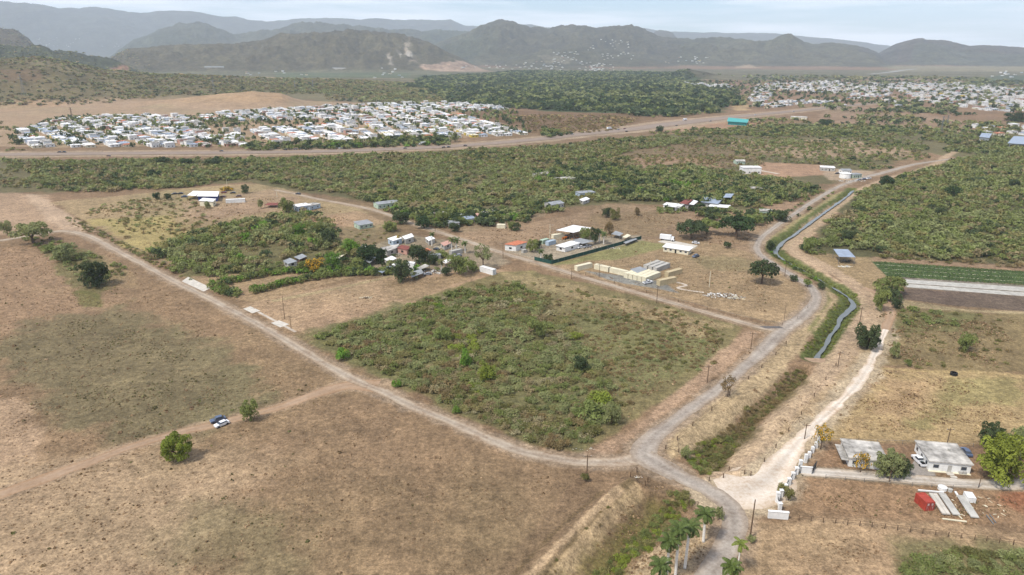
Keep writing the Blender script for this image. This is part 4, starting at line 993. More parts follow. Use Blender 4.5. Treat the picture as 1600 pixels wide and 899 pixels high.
# ------------------------------------------------------------------ buildings
def W3(v): return C(v[0], v[1], v[2], 1.0)
M_WHITE = mat('white_paint', C(236, 234, 228, .85), .7, var=.08, scale=.5)
M_CREAM = mat('cream_paint', C(232, 222, 192, .80), .7, var=.08, scale=.5)
M_GREYW = mat('weathered_grey_wall', C(196, 192, 182, .75), .8, var=.14, scale=.4)
M_BLUEW = mat('pale_blue_wall', C(188, 204, 216, .75), .8, var=.10)
M_BLUE = mat('blue_wall', C(48, 64, 128, .8), .7)
M_GREENW = mat('pale_green_wall', C(190, 210, 186, .75), .8)
M_PINK = mat('pink_wall', C(206, 160, 142, .75), .8)
M_YELLOW = mat('yellow_wall', C(222, 196, 84, .8), .8)
M_TAN = mat('tan_metal', C(206, 188, 150, .75), .7, var=.10)
M_ROOFW = mat('white_roof', C(240, 238, 234, .85), .6, var=.08, scale=.25)
M_ROOFG = mat('stained_concrete_roof', C(206, 200, 190, .75), .9, var=.2, scale=.22, dirt=C(92, 88, 82, .7))
M_ROOFM = mat('grey_sheet_roof', C(178, 180, 180, .7), .5, .3, var=.14, scale=.3)
M_ROOFB = mat('blue_grey_sheet_roof', C(168, 180, 196, .75), .45, .2, var=.10, scale=.3)
M_ROOFO = mat('terracotta_roof', C(206, 124, 88, .75), .8, var=.14)
M_ROOFR = mat('rusty_red_roof', C(140, 78, 66, .75), .8, var=.2)
M_DARK = mat('dark_opening', C(50, 50, 52, .6), .5, var=.1)
M_PANE = mat('window_glass', C(66, 74, 84, .7), .15, spec=.7, var=.1)
M_STEEL = mat('galvanised_steel', C(150, 150, 148, .7), .5, .4)
M_WOODP = mat('weathered_wood', C(112, 90, 70, .75), .9, var=.2, scale=3)
M_CONCR = mat('pale_concrete', C(206, 198, 184, .8), .9, var=.12, scale=.5)
M_TEAL = mat('teal_sheet', C(70, 176, 170, .75), .6)
M_RED = mat('faded_red_container_paint', C(182, 74, 58, .75), .6, var=.14, scale=.8)
M_BLACK = mat('black_rubber', C(38, 38, 38, .8), .8)
M_GREENF = mat('green_fence_mesh', C(40, 84, 74, .7), .8, var=.15)
M_ORANGE = mat('orange_machine_paint', C(214, 120, 40, .8), .5)
def bx(bm, cx, cy, z0, sx, sy, sz, mi=0, rot=0.0):
    r = bmesh.ops.create_cube(bm, size=1.0)
    M = Matrix.Translation((cx, cy, z0 + sz / 2)) @ Matrix.Rotation(rot, 4, 'Z') @ Matrix.Diagonal((sx, sy, sz, 1))
    bmesh.ops.transform(bm, matrix=M, verts=r['verts'])
    fs = {f for v in r['verts'] for f in v.link_faces}
    for f in fs: f.material_index = mi
    return r['verts']
def bevel_all(bm, w_):
    bmesh.ops.bevel(bm, geom=list(bm.edges), offset=w_, segments=1, affect='EDGES')
def boxo(name, args, m, parent=None, bev=0.0):
    bm = bmesh.new()
    for a in args: bx(bm, *a)
    if bev: bevel_all(bm, bev)
    return bm_obj(name, bm, m, parent)
def frame_of(A, B, Cc=None, depth=None):
    """front-left, front-right ground pixels (and back-left) -> origin, yaw, length, depth"""
    a = np.array(P(*A)); b = np.array(P(*B))
    L = float(np.linalg.norm(b - a)); yaw = math.atan2(b[1] - a[1], b[0] - a[0])
    if depth is None: depth = float(np.linalg.norm(np.array(P(*Cc)) - a))
    n = np.array([-math.sin(yaw), math.cos(yaw)])
    c = (a + b) / 2 + n * depth / 2
    return c, yaw, L, depth
def gable(bm, L, W, z, rise, over=.4, t=.12):
    v = []
    x = L / 2 + over; y = W / 2 + over; dz = rise * over / (W / 2)
    for sx in (-x, x):
        for (yy, zz) in ((-y, z - dz), (0, z + rise), (y, z - dz)):
            v.append(bm.verts.new((sx, yy, zz))); v.append(bm.verts.new((sx, yy, zz + t)))
    def q(a, b, c, d): bm.faces.new((v[a], v[b], v[c], v[d]))
    q(1, 3, 9, 7); q(3, 5, 11, 9); q(0, 6, 8, 2); q(2, 8, 10, 4)
    q(0, 1, 7, 6); q(4, 10, 11, 5); q(0, 2, 3, 1); q(2, 4, 5, 3); q(6, 7, 9, 8); q(8, 9, 11, 10)
def house(label, A, B, depth, h, wallm, roofm, roof='flat', nwin=3, door=True, porch=False, cat='house', name='house', side_win=1, rise=1.0, pitchside=0.0, over=.35, group=None, big=False, extra=None):
    c, yaw, L, W = frame_of(A, B, depth=depth)
    e = empty(name, (c[0], c[1], Hs(*c)), yaw)
    bm = bmesh.new(); bx(bm, 0, 0, -.3, L, W, h + .3)
    if roof == 'gable':
        for sx in (-1, 1):
            a1 = bm.verts.new((sx * L / 2, -W / 2, h)); a2 = bm.verts.new((sx * L / 2, W / 2, h)); a3 = bm.verts.new((sx * L / 2, 0, h + rise - .02)); bm.faces.new((a1, a2, a3))
    bm_obj('wall', bm, wallm, e)
    bm = bmesh.new()
    if roof == 'flat':
        bx(bm, 0, 0, h + .003, L + 2 * over, W + 2 * over, .22)
        for s in (-1, 1):
            bx(bm, 0, s * (W / 2 + over - .08), h + .226, L + 2 * over, .16, .12); bx(bm, s * (L / 2 + over - .08), 0, h + .226, .16, W + 2 * over - .34, .12)
        r = bm_obj('roof', bm, roofm, e)
        boxo('roof_vent', [(L * .18, W * .12, h + .23, .5, .5, .5), (L * .18, W * .12, h + .735, .62, .62, .06)], M_GREYW, r)
    elif roof == 'shed':
        vs = bx(bm, 0, 0, h + .05, L + 2 * over, W + 2 * over, .1)
        for v in vs: v.co.z += (v.co.y / W + .5) * rise
        bm_obj('roof', bm, roofm, e)
    else:
        gable(bm, L, W, h + .02, rise, over); bm_obj('roof', bm, roofm, e)
    xs = [(-L / 2 + (i + .5) * L / (nwin + (1 if door else 0))) for i in range(nwin + (1 if door else 0))]
    dk = len(xs) // 2 if door else -1
    for i, xx in enumerate(xs):
        if i == dk:
            d = boxo('door', [(xx, -W / 2 - .03, .05, 1.0, .08, 2.1)], M_DARK if not big else M_GREYW, e)
            if big: boxo('handle', [(xx + .36, -W / 2 - .09, 1.0, .12, .04, .06)], M_STEEL, d)
        else:
            f = boxo('window', [(xx, -W / 2 - .02, 1.0, 1.5, .08, 1.15)], M_WHITE if wallm is not M_WHITE else M_GREYW, e)
            boxo('pane', [(xx, -W / 2 - .05, 1.1, 1.3, .06, .95)], M_PANE, f)
    for s in (-1, 1):
        for k in range(side_win):
            yy = -W / 2 + (k + .5) * W / side_win
            f = boxo('window', [(s * (L / 2 + .02), yy, 1.0, .08, 1.2, 1.1)], M_WHITE if wallm is not M_WHITE else M_GREYW, e)
            boxo('pane', [(s * (L / 2 + .05), yy, 1.1, .06, 1.0, .9)], M_PANE, f)
    if porch:
        boxo('porch_roof', [(0, -W / 2 - 1.3, h - .35, L * .6, 2.3, .14)], roofm, e)
        for s in (-1, 1): boxo('post', [(s * L * .28, -W / 2 - 2.3, 0, .16, .16, h - .36)], M_WHITE, e)
    if extra: extra(e, L, W)
    tag(e, label, cat, group)
    return e
def canopy(label, quad, z, m, thick=.12, posts=True, name='shed', cat='shed', walls=None, dz=(0, 0, 0, 0), group=None, clutter=True):
    """open shed: roof corners (photo px) at height z, posts to the ground"""
    pts = [np.array(P(a, b, z + q)) for (a, b), q in zip(quad, dz)]
    c = sum(pts) / 4; g = Hs(*c)
    e = empty(name, (c[0], c[1], g))
    bm = bmesh.new()
    lo = [bm.verts.new((p[0] - c[0], p[1] - c[1], z + q)) for p, q in zip(pts, dz)]
    hi = [bm.verts.new((p[0] - c[0], p[1] - c[1], z + q + thick)) for p, q in zip(pts, dz)]
    bm.faces.new(lo); bm.faces.new(hi)
    for i in range(4): bm.faces.new((lo[i], lo[(i + 1) % 4], hi[(i + 1) % 4], hi[i]))
    bm_obj('roof', bm, m, e)
    if posts:
        for p, q in zip(pts, dz):
            d = (p - c) * .94
            boxo('post', [(d[0], d[1], -.1, .18, .18, z + q + .1)], M_STEEL, e)
    if walls:
        bm = bmesh.new()
        a = [(p - c) * .9 for p in pts]
        vb = [bm.verts.new((q[0], q[1], -.2)) for q in a]; vt = [bm.verts.new((q[0], q[1], z - .02)) for q in a]
        for i in range(4): bm.faces.new((vb[i], vb[(i + 1) % 4], vt[(i + 1) % 4], vt[i]))
        bm_obj('wall', bm, walls, e)
        for i in range(4):
            mid = (a[i] + a[(i + 1) % 4]) / 2; ang = math.atan2(*(a[(i + 1) % 4] - a[i])[::-1])
            f = boxo('window', [(mid[0], mid[1], 1.0, 1.6, .16, 1.1, 0, ang)], M_DARK, e)
    tag(e, label, cat, group)
    return e
def container(label, A, B, m, W=2.44, h=2.6, cat='container', group=None, side=1, name='shipping_container', L=None, doors=True, marks=False):
    a = np.array(P(*A)); b = np.array(P(*B)); yaw = math.atan2(b[1] - a[1], b[0] - a[0]); L = L or float(np.linalg.norm(b - a))
    n = np.array([-math.sin(yaw), math.cos(yaw)]) * side
    c = a + np.array([math.cos(yaw), math.sin(yaw)]) * L / 2 + n * W / 2
    e = empty(name, (c[0], c[1], Hs(*c)), yaw)
    bm = bmesh.new()
    bx(bm, 0, 0, .12, L - .1, W - .14, h - .2)
    k = int(L / .3)
    for i in range(k):     # corrugation
        x = -L / 2 + (i + .5) * L / k
        if i % 2 == 0:
            for s in (-1, 1): bx(bm, x, s * (W / 2 - .05), .16, L / k, .05, h - .3)
            bx(bm, x, 0, h - .079, L / k, W - .3, .03)
    bm_obj('wall', bm, m, e)
    bm = bmesh.new()
    for sx in (-1, 1):
        for sy in (-1, 1): bx(bm, sx * (L / 2 - .06), sy * (W / 2 - .06), .0, .14, .14, h)
        for z in (0.005, h - .145): bx(bm, sx * (L / 2 - .06), 0, z, .12, W - .27, .14)
    for sy in (-1, 1):
        for z in (0.006, h - .14): bx(bm, 0, sy * (W / 2 - .06), z, L - .27, .12, .13)
    bm_obj('frame', bm, m, e)
    if doors:
        for s in (-1, 1):
            d = boxo('door', [(L / 2 - .01, s * W * .235, .16, .06, W * .44, h - .34)], m, e)
            boxo('locking_bar', [(L / 2 + .04, s * W * .12, .2, .04, .05, h - .45), (L / 2 + .04, s * W * .34, .2, .04, .05, h - .45)], M_STEEL, d)
    tag(e, label, cat, group)
    return e

# the two houses on the right of the driveway
def big_house_bits(e, L, W):
    boxo('step', [(0, -W / 2 - .8, -.02, 1.8, 1.5, .16)], M_CONCR, e); boxo('step', [(.4, -W / 2 - 2.2, -.02, 1.6, .9, .08)], M_CONCR, e); boxo('step', [(-.1, -W / 2 - 3.4, -.02, 1.7, .9, .08)], M_CONCR, e)
    boxo('plinth', [(0, -W / 2 - .35, -.1, L + .2, .68, .22)], M_CREAM, e)
    boxo('air_conditioner', [(L * .36, -W / 2 - .4, .13, .9, .45, .75)], M_GREYW, e); boxo('air_conditioner', [(L * .26, -W / 2 - .4, .13, .8, .45, .65)], M_GREYW, e)
    boxo('water_barrel', [(-L / 2 - .8, -W * .15, 0, .8, .8, 1.0), (-L / 2 - .8, -W * .15, 1.0, .6, .6, .12)], M_TEAL, e, .12)
house('white house with stained flat roof beside the parked white pickup', (1450, 735), (1515, 741), 10.2, 2.9, M_WHITE, M_ROOFG, 'flat', 2, True, side_win=3, big=True, extra=big_house_bits)
house('grey white flat roofed house half hidden behind the yellow flowering tree', (1325, 729), (1384, 735.5), 9.5, 2.8, M_WHITE, M_ROOFG, 'flat', 2, True, side_win=2, big=True,
      extra=lambda e, L, W: boxo('side_roof', [(-L / 2 - 1.1, -W * .1, 2.0, 1.9, W * .85, .15)], M_ROOFG, e))
# long white office and the container yard
house('long white site office with overhanging white roof in the fenced mown lot', (1036, 393), (1075, 399), 6.0, 2.7, M_CREAM, M_ROOFW, 'shed', 4, True, side_win=1, rise=.5, over=.6, cat='office', name='site_office')
G = 'cream containers in the container yard'
container('cream container at the left end of the container yard', (902, 424), (925.5, 418.5), M_CREAM)
container('cream container second from the left in the container yard', (928, 420.5), (950, 425.5), M_CREAM)
container('cream container in front of the grey gravel strip, third from the left', (952, 426), (978, 432), M_CREAM)
_pa, _pb, _pc = np.array(P(980.5, 435.5)), np.array(P(1004, 426.5)), np.array(P(1014, 443))
_u = (_pb - _pa) / np.linalg.norm(_pb - _pa); _t = abs(_u[0] * (_pc - _pa)[1] - _u[1] * (_pc - _pa)[0]); _n = max(2, int(round(_t / 2.55)))
for k in range(_n):
    f_ = k * 2.55 / _t
    container('white roofed container, ' + ('first', 'second', 'third', 'fourth', 'fifth', 'sixth', 'seventh', 'eighth', 'ninth')[k] + ' from the left in the row lying side by side', (980.5 + 33.5 * f_, 435.5 + 7.5 * f_), (1004 + 33.5 * f_, 426.5 + 7.5 * f_), M_CREAM, group='white roofed containers side by side')
container('tan container with its long side to the lane, nearest the walkway', (1031, 447.5), (1057, 442), M_TAN, W=2.6, h=2.9)
container('tan container sticking out behind the yard at its right end', (1044, 434), (1066, 428), M_TAN, W=2.6, h=2.7)
for k, s in enumerate(('leftmost', 'middle', 'rightmost')):
    container(s + ' of the three grey white containers in the back row', (1011 + 7.4 * k, 422.5 + 1.9 * k), (1032 + 7.4 * k, 414.5 + 1.9 * k), M_GREYW, group='grey white containers of the back row')
canopy('dark flat tarpaulin shelter between the cream containers', [(984, 421), (1000, 417), (1012, 421), (996, 427)], 2.5, M_ROOFM, clutter=False)
# open steel shed, white house and neighbours behind the green fence
canopy('large open shed with pale sheet roof behind the white house', [(869, 360), (896, 352), (925, 356.5), (896, 364)], 4.6, M_ROOFW, walls=None)
canopy('white flat roofed house with a row of windows beside the green mesh fence', [(867.5, 384), (893, 376.5), (907, 380), (882.5, 387.5)], 2.9, M_ROOFW, posts=False, walls=M_WHITE, name='house', cat='house')
canopy('grey carport roof joined behind the white house at the green fence', [(895, 376), (906, 372.5), (929, 377), (910, 381.5)], 2.7, M_ROOFM, cat='carport', name='carport')
canopy('white house with terracotta roof at the bend of the gravel lane', [(787, 382), (809, 376), (825, 378.5), (806, 384)], 3.6, M_ROOFO, posts=False, walls=M_WHITE, name='house', cat='house')
container('white box trailer left of the cream light pole', (848, 382), (858, 379), M_GREENW, W=2.6, L=6, h=2.4, name='trailer', cat='trailer')
container('grey blue box trailer right of the cream light pole', (857, 384.5), (870, 381), M_BLUEW, W=2.6, L=6.5, h=2.5, name='trailer', cat='trailer')
container('cream box trailer beside the open shed', (865, 374), (885, 371), M_CREAM, W=2.8, L=8, h=2.6, name='trailer', cat='trailer')
container('white storage box on the lane side of the terracotta roofed house', (818, 396), (826, 394), M_GREYW, W=2, L=3, h=1.8, name='storage_box', cat='storage box')
canopy('small grey lean-to roof behind the dark tree at the green fence', [(955, 366), (962, 361), (974, 365), (968, 369)], 2.4, M_ROOFM)
canopy('pale shed roof lying low near the far end of the green fence', [(972, 371), (980, 366), (986, 368), (979, 372)], 2.0, M_CREAM)
canopy('grey sheet shelter along the far end of the green fence', [(974, 379), (992, 372), (996, 374), (978, 381)], 1.6, M_ROOFM)
# village left of the lane
canopy('pale blue house with white roof under the yellow leaved tree', [(605, 373), (620, 368.5), (629, 372.5), (614, 377)], 3.2, M_ROOFW, posts=False, walls=M_BLUEW, name='house', cat='house')
canopy('white roofed house beside the lane, right of the pale blue house', [(628, 370), (643, 365), (647, 370), (633, 374.5)], 3.2, M_ROOFW, posts=False, walls=M_GREYW, name='house', cat='house')
canopy('open porch house with wide grey white roof in the village', [(593, 387.5), (624, 381.5), (620, 388), (605, 393)], 3.0, M_ROOFG, walls=M_GREYW, name='house', cat='house')
canopy('pink house with a half red and half white roof in the village', [(620, 388), (627, 383), (643, 385.5), (636, 391)], 3.0, M_ROOFR, posts=False, walls=M_PINK, name='house', cat='house')
canopy('grey sheet lean-to between the dark village trees', [(568, 408), (578, 401.5), (588, 402.5), (578, 411.5)], 2.4, M_ROOFM)
canopy('white two storey block house in the lower village', [(635, 411), (638, 408.5), (649, 410), (647, 412.5)], 4.4, M_ROOFW, posts=False, walls=M_WHITE, name='house', cat='house')
canopy('long pale greenhouse roof at the lower left of the village', [(591, 424), (605, 417), (616, 416), (597, 427)], 2.2, M_ROOFB)
canopy('grey sheet roof at the lower edge of the village', [(641, 426), (658, 420.5), (662, 427), (643, 434)], 2.2, M_ROOFM)
canopy('pale grey roof among the trees right of the two storey block', [(650, 419), (664, 413), (672, 416), (658, 421)], 2.2, M_ROOFG)
canopy('white sheet roof by the small palm in the village', [(690, 409), (700, 405), (706, 407), (696, 412)], 2.2, M_ROOFW)
container('silver trailer standing along the village lane', (706, 400), (723, 396), M_GREYW, W=2.6, h=2.6, name='trailer', cat='trailer')
container('white box trailer alone on the dry plot below the village', (749.5, 424.5), (770, 430.5), M_WHITE, W=2.6, h=2.9, name='trailer', cat='trailer')
container('small white hut on the mown plot above the lane', (776, 357), (789, 357.5), M_CREAM, W=3.5, h=2.4, name='hut', cat='hut', doors=False)
for q_, lb_, m_ in (([(735, 337), (746, 333), (752, 336), (741, 340)], 'pinkish tin roof among the trees at the top of the lane', M_PINK), ([(752, 331), (772, 327), (776, 330), (757, 334)], 'long pale roof in the trees right of the tin roof', M_ROOFG),
                     ([(712, 338), (722, 334), (729, 338), (719, 342)], 'pale grey roof behind the white shack', M_ROOFM), ([(664, 372), (674, 369), (680, 373), (670, 377)], 'low white roof between lane and pink house', M_ROOFW),
                     ([(688, 380), (700, 376), (706, 380), (694, 385)], 'pale rusty roof next to the village palms', M_PINK), ([(600, 405), (612, 400), (620, 404), (608, 410)], 'white porch roof in front of the open porch house', M_ROOFW),
                     ([(655, 392), (668, 388), (674, 391), (661, 396)], 'terracotta coloured roof half under the dark village tree', M_ROOFO), ([(672, 398), (686, 395), (690, 398), (677, 402)], 'grey tin roof right of the dark village tree', M_ROOFM),
                     ([(612, 413), (624, 410), (628, 414), (616, 418)], 'white tin roof left of the two storey block', M_ROOFW), ([(905, 312), (916, 308), (922, 311), (911, 315)], 'white tin roof beside the pale blue shack', M_ROOFW)):
    canopy(lb_, q_, 2.6, m_, posts=False, walls=M_GREYW, name='shack', cat='shack')
canopy('small white sheet roof on the plot left of the village', [(560, 387), (567, 383.5), (574, 385), (567, 388.5)], 2.0, M_ROOFW)
canopy('cream sheet roof among trees above the hedge rows', [(512, 404), (526, 398), (542, 396), (530, 404)], 2.2, M_CREAM)
canopy('grey roofed hut at the left end of the hedge rows', [(442, 408), (453, 403.5), (465, 408.5), (450, 413)], 2.5, M_ROOFM, posts=False, walls=M_GREYW, name='hut', cat='hut')
canopy('second grey roofed hut right behind the first one above the hedges', [(459, 402), (472, 397), (480, 401), (468, 406)], 2.5, M_ROOFM, posts=False, walls=M_WOODP, name='hut', cat='hut')
house('grey roofed barn with pale walls on the dry plot above the village', (562, 359), (583, 355.5), 8, 2.8, M_GREENW, M_ROOFM, 'shed', 3, False, rise=.8, name='barn', cat='barn')
house('long pale green house with grey roof in front of the wooded belt', (591, 327), (623, 323), 9, 3.4, M_GREENW, M_ROOFM, 'gable', 4, True)
house('white flat roofed house with blue tinted walls on the bare mound', (466, 331), (486, 328), 9, 3.4, M_BLUEW, M_ROOFW, 'flat', 3, True)
house('white side wing house at the right of the blue tinted one', (484, 329), (501, 325), 7, 3.0, M_BLUEW, M_ROOFG, 'flat', 2, False)
canopy('low rusty ruin roof left of the blue tinted house', [(413, 321), (420, 317), (437, 317.5), (434, 321)], 2.0, M_ROOFR)
canopy('white roofed barn with deep blue walls in the savanna', [(307, 307), (315, 299), (343, 299.5), (340, 307.5)], 4.0, M_ROOFW, posts=False, walls=M_BLUE, name='barn', cat='barn')
canopy('white sheet roof adjoining the blue barn on its left', [(292, 305.5), (302, 298.5), (315, 299), (306, 306.5)], 3.2, M_ROOFW)
canopy('cream house with white roof in front of the blue barn', [(310, 314), (317, 309.5), (338, 311), (333, 315.5)], 4.0, M_ROOFW, posts=False, walls=M_CREAM, name='house', cat='house')
container('long pale trailer right of the blue barn', (353, 318), (383, 316.5), M_WHITE, W=3, h=2.8, name='trailer', cat='trailer')
# houses in the wooded belt and along the canal road
HB = [((842, 279), (860, 276), 9, M_GREYW, M_ROOFG, 'grey walled house showing above the trees, furthest up the wooded belt'),
      ((872, 287), (899, 284), 9, M_CREAM, M_ROOFG, 'cream house with weathered roof deep in the trees'),
      ((906, 309), (930, 307), 8, M_BLUEW, M_ROOFM, 'pale blue shack beside the dark tree in the clearing'),
      ((862, 327), (881, 324), 9, M_GREYW, M_ROOFM, 'grey shack at the left edge of the mown field'),
      ((1036, 327), (1063, 330), 8, M_WHITE, M_ROOFW, 'white house with open porch at the far edge of the mown field'),
      ((1187, 337), (1206, 338), 7, M_GREENW, M_ROOFG, 'small pale house by the bend of the canal road'),
      ((1150, 257), (1164, 257), 9, M_GREENW, M_ROOFG, 'pale green house in the scrub above the big white house'),
      ((1160, 272), (1189, 272), 10, M_WHITE, M_ROOFW, 'big white two storey house with a white boundary wall'),
      ((1282, 267), (1304, 268), 10, M_GREYW, M_ROOFW, 'white roofed farmhouse on the bare ground at the far canal bend'),
      ((1316, 272), (1330, 272), 8, M_WHITE, M_ROOFM, 'small flat roofed house left of the round tank'),
      ((1333, 279), (1346, 278), 7, M_GREENW, M_ROOFM, 'pale green shed right of the round tank'),
      ((1176, 301), (1190, 301), 7, M_CREAM, M_ROOFG, 'little cream house alone in the trees left of the canal'),
      ((728, 350), (742, 348), 7, M_WHITE, M_ROOFB, 'white shack with blue grey roof among the lane trees'),
      ((702, 357), (718, 356), 7, M_GREYW, M_ROOFM, 'grey shack beside the dark trees at the top of the village lane'),
      ((685, 343), (700, 341), 7, M_CREAM, M_ROOFG, 'cream shack at the upper edge of the village'),
      ((1235, 186), (1260, 187), 16, M_CREAM, M_ROOFG, 'long cream shed by the highway on the right')]
for i, (A, B, dp, wm, rm, lb) in enumerate(HB):
    house(lb, A, B, dp, 5.8 if 'two storey' in lb else 3.2, wm, rm, 'flat' if i % 3 else 'gable', 3, True, porch='porch' in lb)
canopy('rusty red barn roof beside the white porch house', [(1061, 318), (1072, 311), (1084, 313), (1076, 320)], 3.4, M_ROOFR, posts=False, walls=M_GREYW, name='barn', cat='barn')
canopy('bright white sheet roof right of the rusty red barn', [(1074, 319), (1083, 312.5), (1091, 315), (1084, 320.5)], 3.4, M_ROOFW)
canopy('wide blue grey barn roof surrounded by trees', [(1095, 316), (1100, 307), (1130, 311), (1122, 319)], 3.6, M_ROOFB, posts=False, walls=M_GREYW, name='barn', cat='barn')
canopy('tall blue sheet roof at the right of the wide barn', [(1130, 309), (1134, 303), (1147, 303), (1142, 309)], 5.0, M_ROOFB)
canopy('narrow white roof below the wide blue grey barn', [(1106, 323), (1110, 319), (1142, 321), (1138, 325)], 2.6, M_ROOFW)
canopy('steel shelter with sloping blue grey roof beside the crop field', [(1302, 389.5), (1325, 390), (1337, 402.5), (1311, 401.5)], 4.2, M_ROOFB, dz=(.9, .9, 0, 0))
canopy('blue and white warehouse roof among the trees at the right edge', [(1530, 214), (1534, 208), (1550, 209), (1546, 216)], 5, M_ROOFB, posts=False, walls=M_WHITE, name='warehouse', cat='warehouse')
canopy('very long blue grey warehouse at the right edge of view', [(1574, 224), (1584, 213), (1640, 215), (1630, 228)], 6, M_ROOFB, posts=False, walls=M_WHITE, name='warehouse', cat='warehouse')
canopy('teal roofed hall beside the highway junction', [(1136, 190), (1138, 184), (1170, 187), (1168, 192)], 5, M_TEAL, posts=False, walls=M_TEAL, name='hall', cat='hall')
for (x0_, x1_, y_, lb_) in ((320, 350, 106.5, 'long white poultry houses at the foot of the brown hill, left group'), (520, 540, 107, 'long white poultry house at the foot of the brown hill, right one')):
    xa, ya, za = PH(x0_, y_); xb, yb, zb = PH(x1_, y_); c_ = ((xa + xb) / 2, (ya + yb) / 2); L_ = math.hypot(xb - xa, yb - ya)
    e = empty('farm_building', (c_[0], c_[1], Hs(*c_)), math.atan2(yb - ya, xb - xa))
    boxo('wall', [(0, 0, -8, L_, 10, 11)], M_GREYW, e); bm = bmesh.new(); gable(bm, L_, 10, 3.05, 2.2, .6, .3); bm_obj('roof', bm, M_ROOFM, e)
    tag(e, lb_, 'farm building')


# ------------------------------------------------------------------ towns
def town_mesh(seed, wallm, roofm):
    r = random.Random(seed); bm = bmesh.new()
    L = r.uniform(9, 12); Wd = r.uniform(8, 10); h = r.choice([2.9, 3.1, 3.3, 5.8 if seed % 4 == 0 else 3.2])
    bx(bm, 0, 0, -.6, L, Wd, h + .6, 0)
    bx(bm, 0, 0, h + .003, L + .7, Wd + .7, .25, 1)
    bx(bm, L * .32, -Wd / 2 - 1.7, h - .55, L * .36, 3.2, .18, 1)      # carport
    for s in (.16, .48): bx(bm, L * s, -Wd / 2 - 3.1, -.6, .2, .2, h + .05, 0)
    for k in range(2): bx(bm, -L * .3 + k * L * .28, -Wd / 2 - .03, .9, 1.4, .1, 1.2, 2)
    for s in (-1, 1):
        for k in range(2): bx(bm, s * (L / 2 + .03), -Wd * .25 + k * Wd * .45, .9, .1, 1.3, 1.2, 2)
    bx(bm, -L * .25, Wd * .2, h + .256, 1.1, 1.1, 1.0, 0)              # cistern
    me = bpy.data.meshes.new('town_house'); bmesh.ops.recalc_face_normals(bm, faces=bm.faces); bm.to_mesh(me); bm.free()
    for m_ in (wallm, roofm, M_DARK): me.materials.append(m_)
    return me
TW = [('white', M_WHITE, M_ROOFW), ('white walled grey roofed', M_WHITE, M_ROOFG), ('cream', M_CREAM, M_ROOFW), ('pale blue', M_BLUEW, M_ROOFW), ('terracotta roofed', M_CREAM, M_ROOFO), ('pink', M_PINK, M_ROOFG),
      ('white metal roofed', M_WHITE, M_ROOFB), ('yellow', M_YELLOW, M_CREAM)]
TWW = [24, 26, 11, 8, 6, 5, 18, 1]
TMESH = [[town_mesh(i * 3 + v, b, c) for v in range(3)] for i, (a, b, c) in enumerate(TW)]
TOWN = []
def town(poly, along, row, step, seed, zone, holes=()):
    rg = random.Random(seed)
    pw = PP(poly); a = np.array(P(*along[0])); b = np.array(P(*along[1])); yaw = math.atan2(b[1] - a[1], b[0] - a[0])
    ux, uy = math.cos(yaw), math.sin(yaw)
    c = pw.mean(0); R = np.abs(pw - c).sum(1).max() * 1.1
    nr = int(R / row); ns = int(R / step)
    pts = []
    for i in range(-nr, nr + 1):
        for j in range(-ns, ns + 1):
            if j % 13 == 0: continue
            for s in (-1, 1):
                v = i * row + s * row * .185; u = j * step + rg.uniform(-.6, .6)
                if rg.random() < .05: continue
                pts.append((c[0] + ux * u - uy * v, c[1] + uy * u + ux * v, yaw + (0 if s > 0 else math.pi)))
    p = np.array(pts); inside = sdist_poly(p[:, 0], p[:, 1], pw) + 0 > 4
    for hpoly in holes: inside &= sdist_poly(p[:, 0], p[:, 1], PP(hpoly)) < 0
    for q in p[inside]: TOWN.append((q[0], q[1], q[2], zone, rg.choices(range(8), TWW)[0], rg.randrange(3)))
town([(18, 232), (24, 205), (60, 196), (100, 186), (180, 181), (262, 181), (300, 184), (300, 205), (330, 210), (380, 208), (390, 230), (300, 231)], ((30, 200), (90, 232)), 36, 12.5, 1, 'of the housing estate left of the highway')
town([(300, 206), (300, 184), (345, 175), (440, 170), (560, 164), (560, 222), (480, 222), (400, 228), (380, 208)], ((440, 176), (560, 216)), 36, 12.5, 2, 'of the housing estate left of the highway', holes=([(330, 190), (520, 188), (520, 194), (360, 206), (310, 204)],))
town([(560, 163), (700, 161), (790, 165), (795, 172), (700, 175), (836, 210), (780, 214), (700, 218), (640, 214), (560, 222)], ((700, 172), (834, 211)), 36, 12.5, 3, 'of the housing estate left of the highway')
Z2 = 'of the far town on the right'
town([(1056, 129), (1100, 131), (1145, 134), (1140, 138), (1080, 136)], ((1060, 130), (1140, 136)), 40, 15, 4, Z2)
town([(1168, 150), (1180, 132), (1300, 127), (1345, 132), (1390, 140), (1400, 152), (1330, 158), (1200, 170), (1172, 168)], ((1200, 165), (1380, 145)), 58, 20, 5, Z2, holes=([(1210, 141), (1330, 148), (1320, 158), (1200, 158)],))
town([(1345, 130), (1480, 129), (1600, 138), (1640, 142), (1640, 178), (1500, 172), (1440, 162), (1400, 142)], ((1420, 140), (1600, 160)), 66, 22, 6, Z2)
town([(1500, 198), (1600, 196), (1640, 204), (1640, 216), (1560, 214), (1500, 206)], ((1520, 200), (1600, 212)), 60, 24, 7, Z2)
hrg = random.Random(9)
HILLH = []
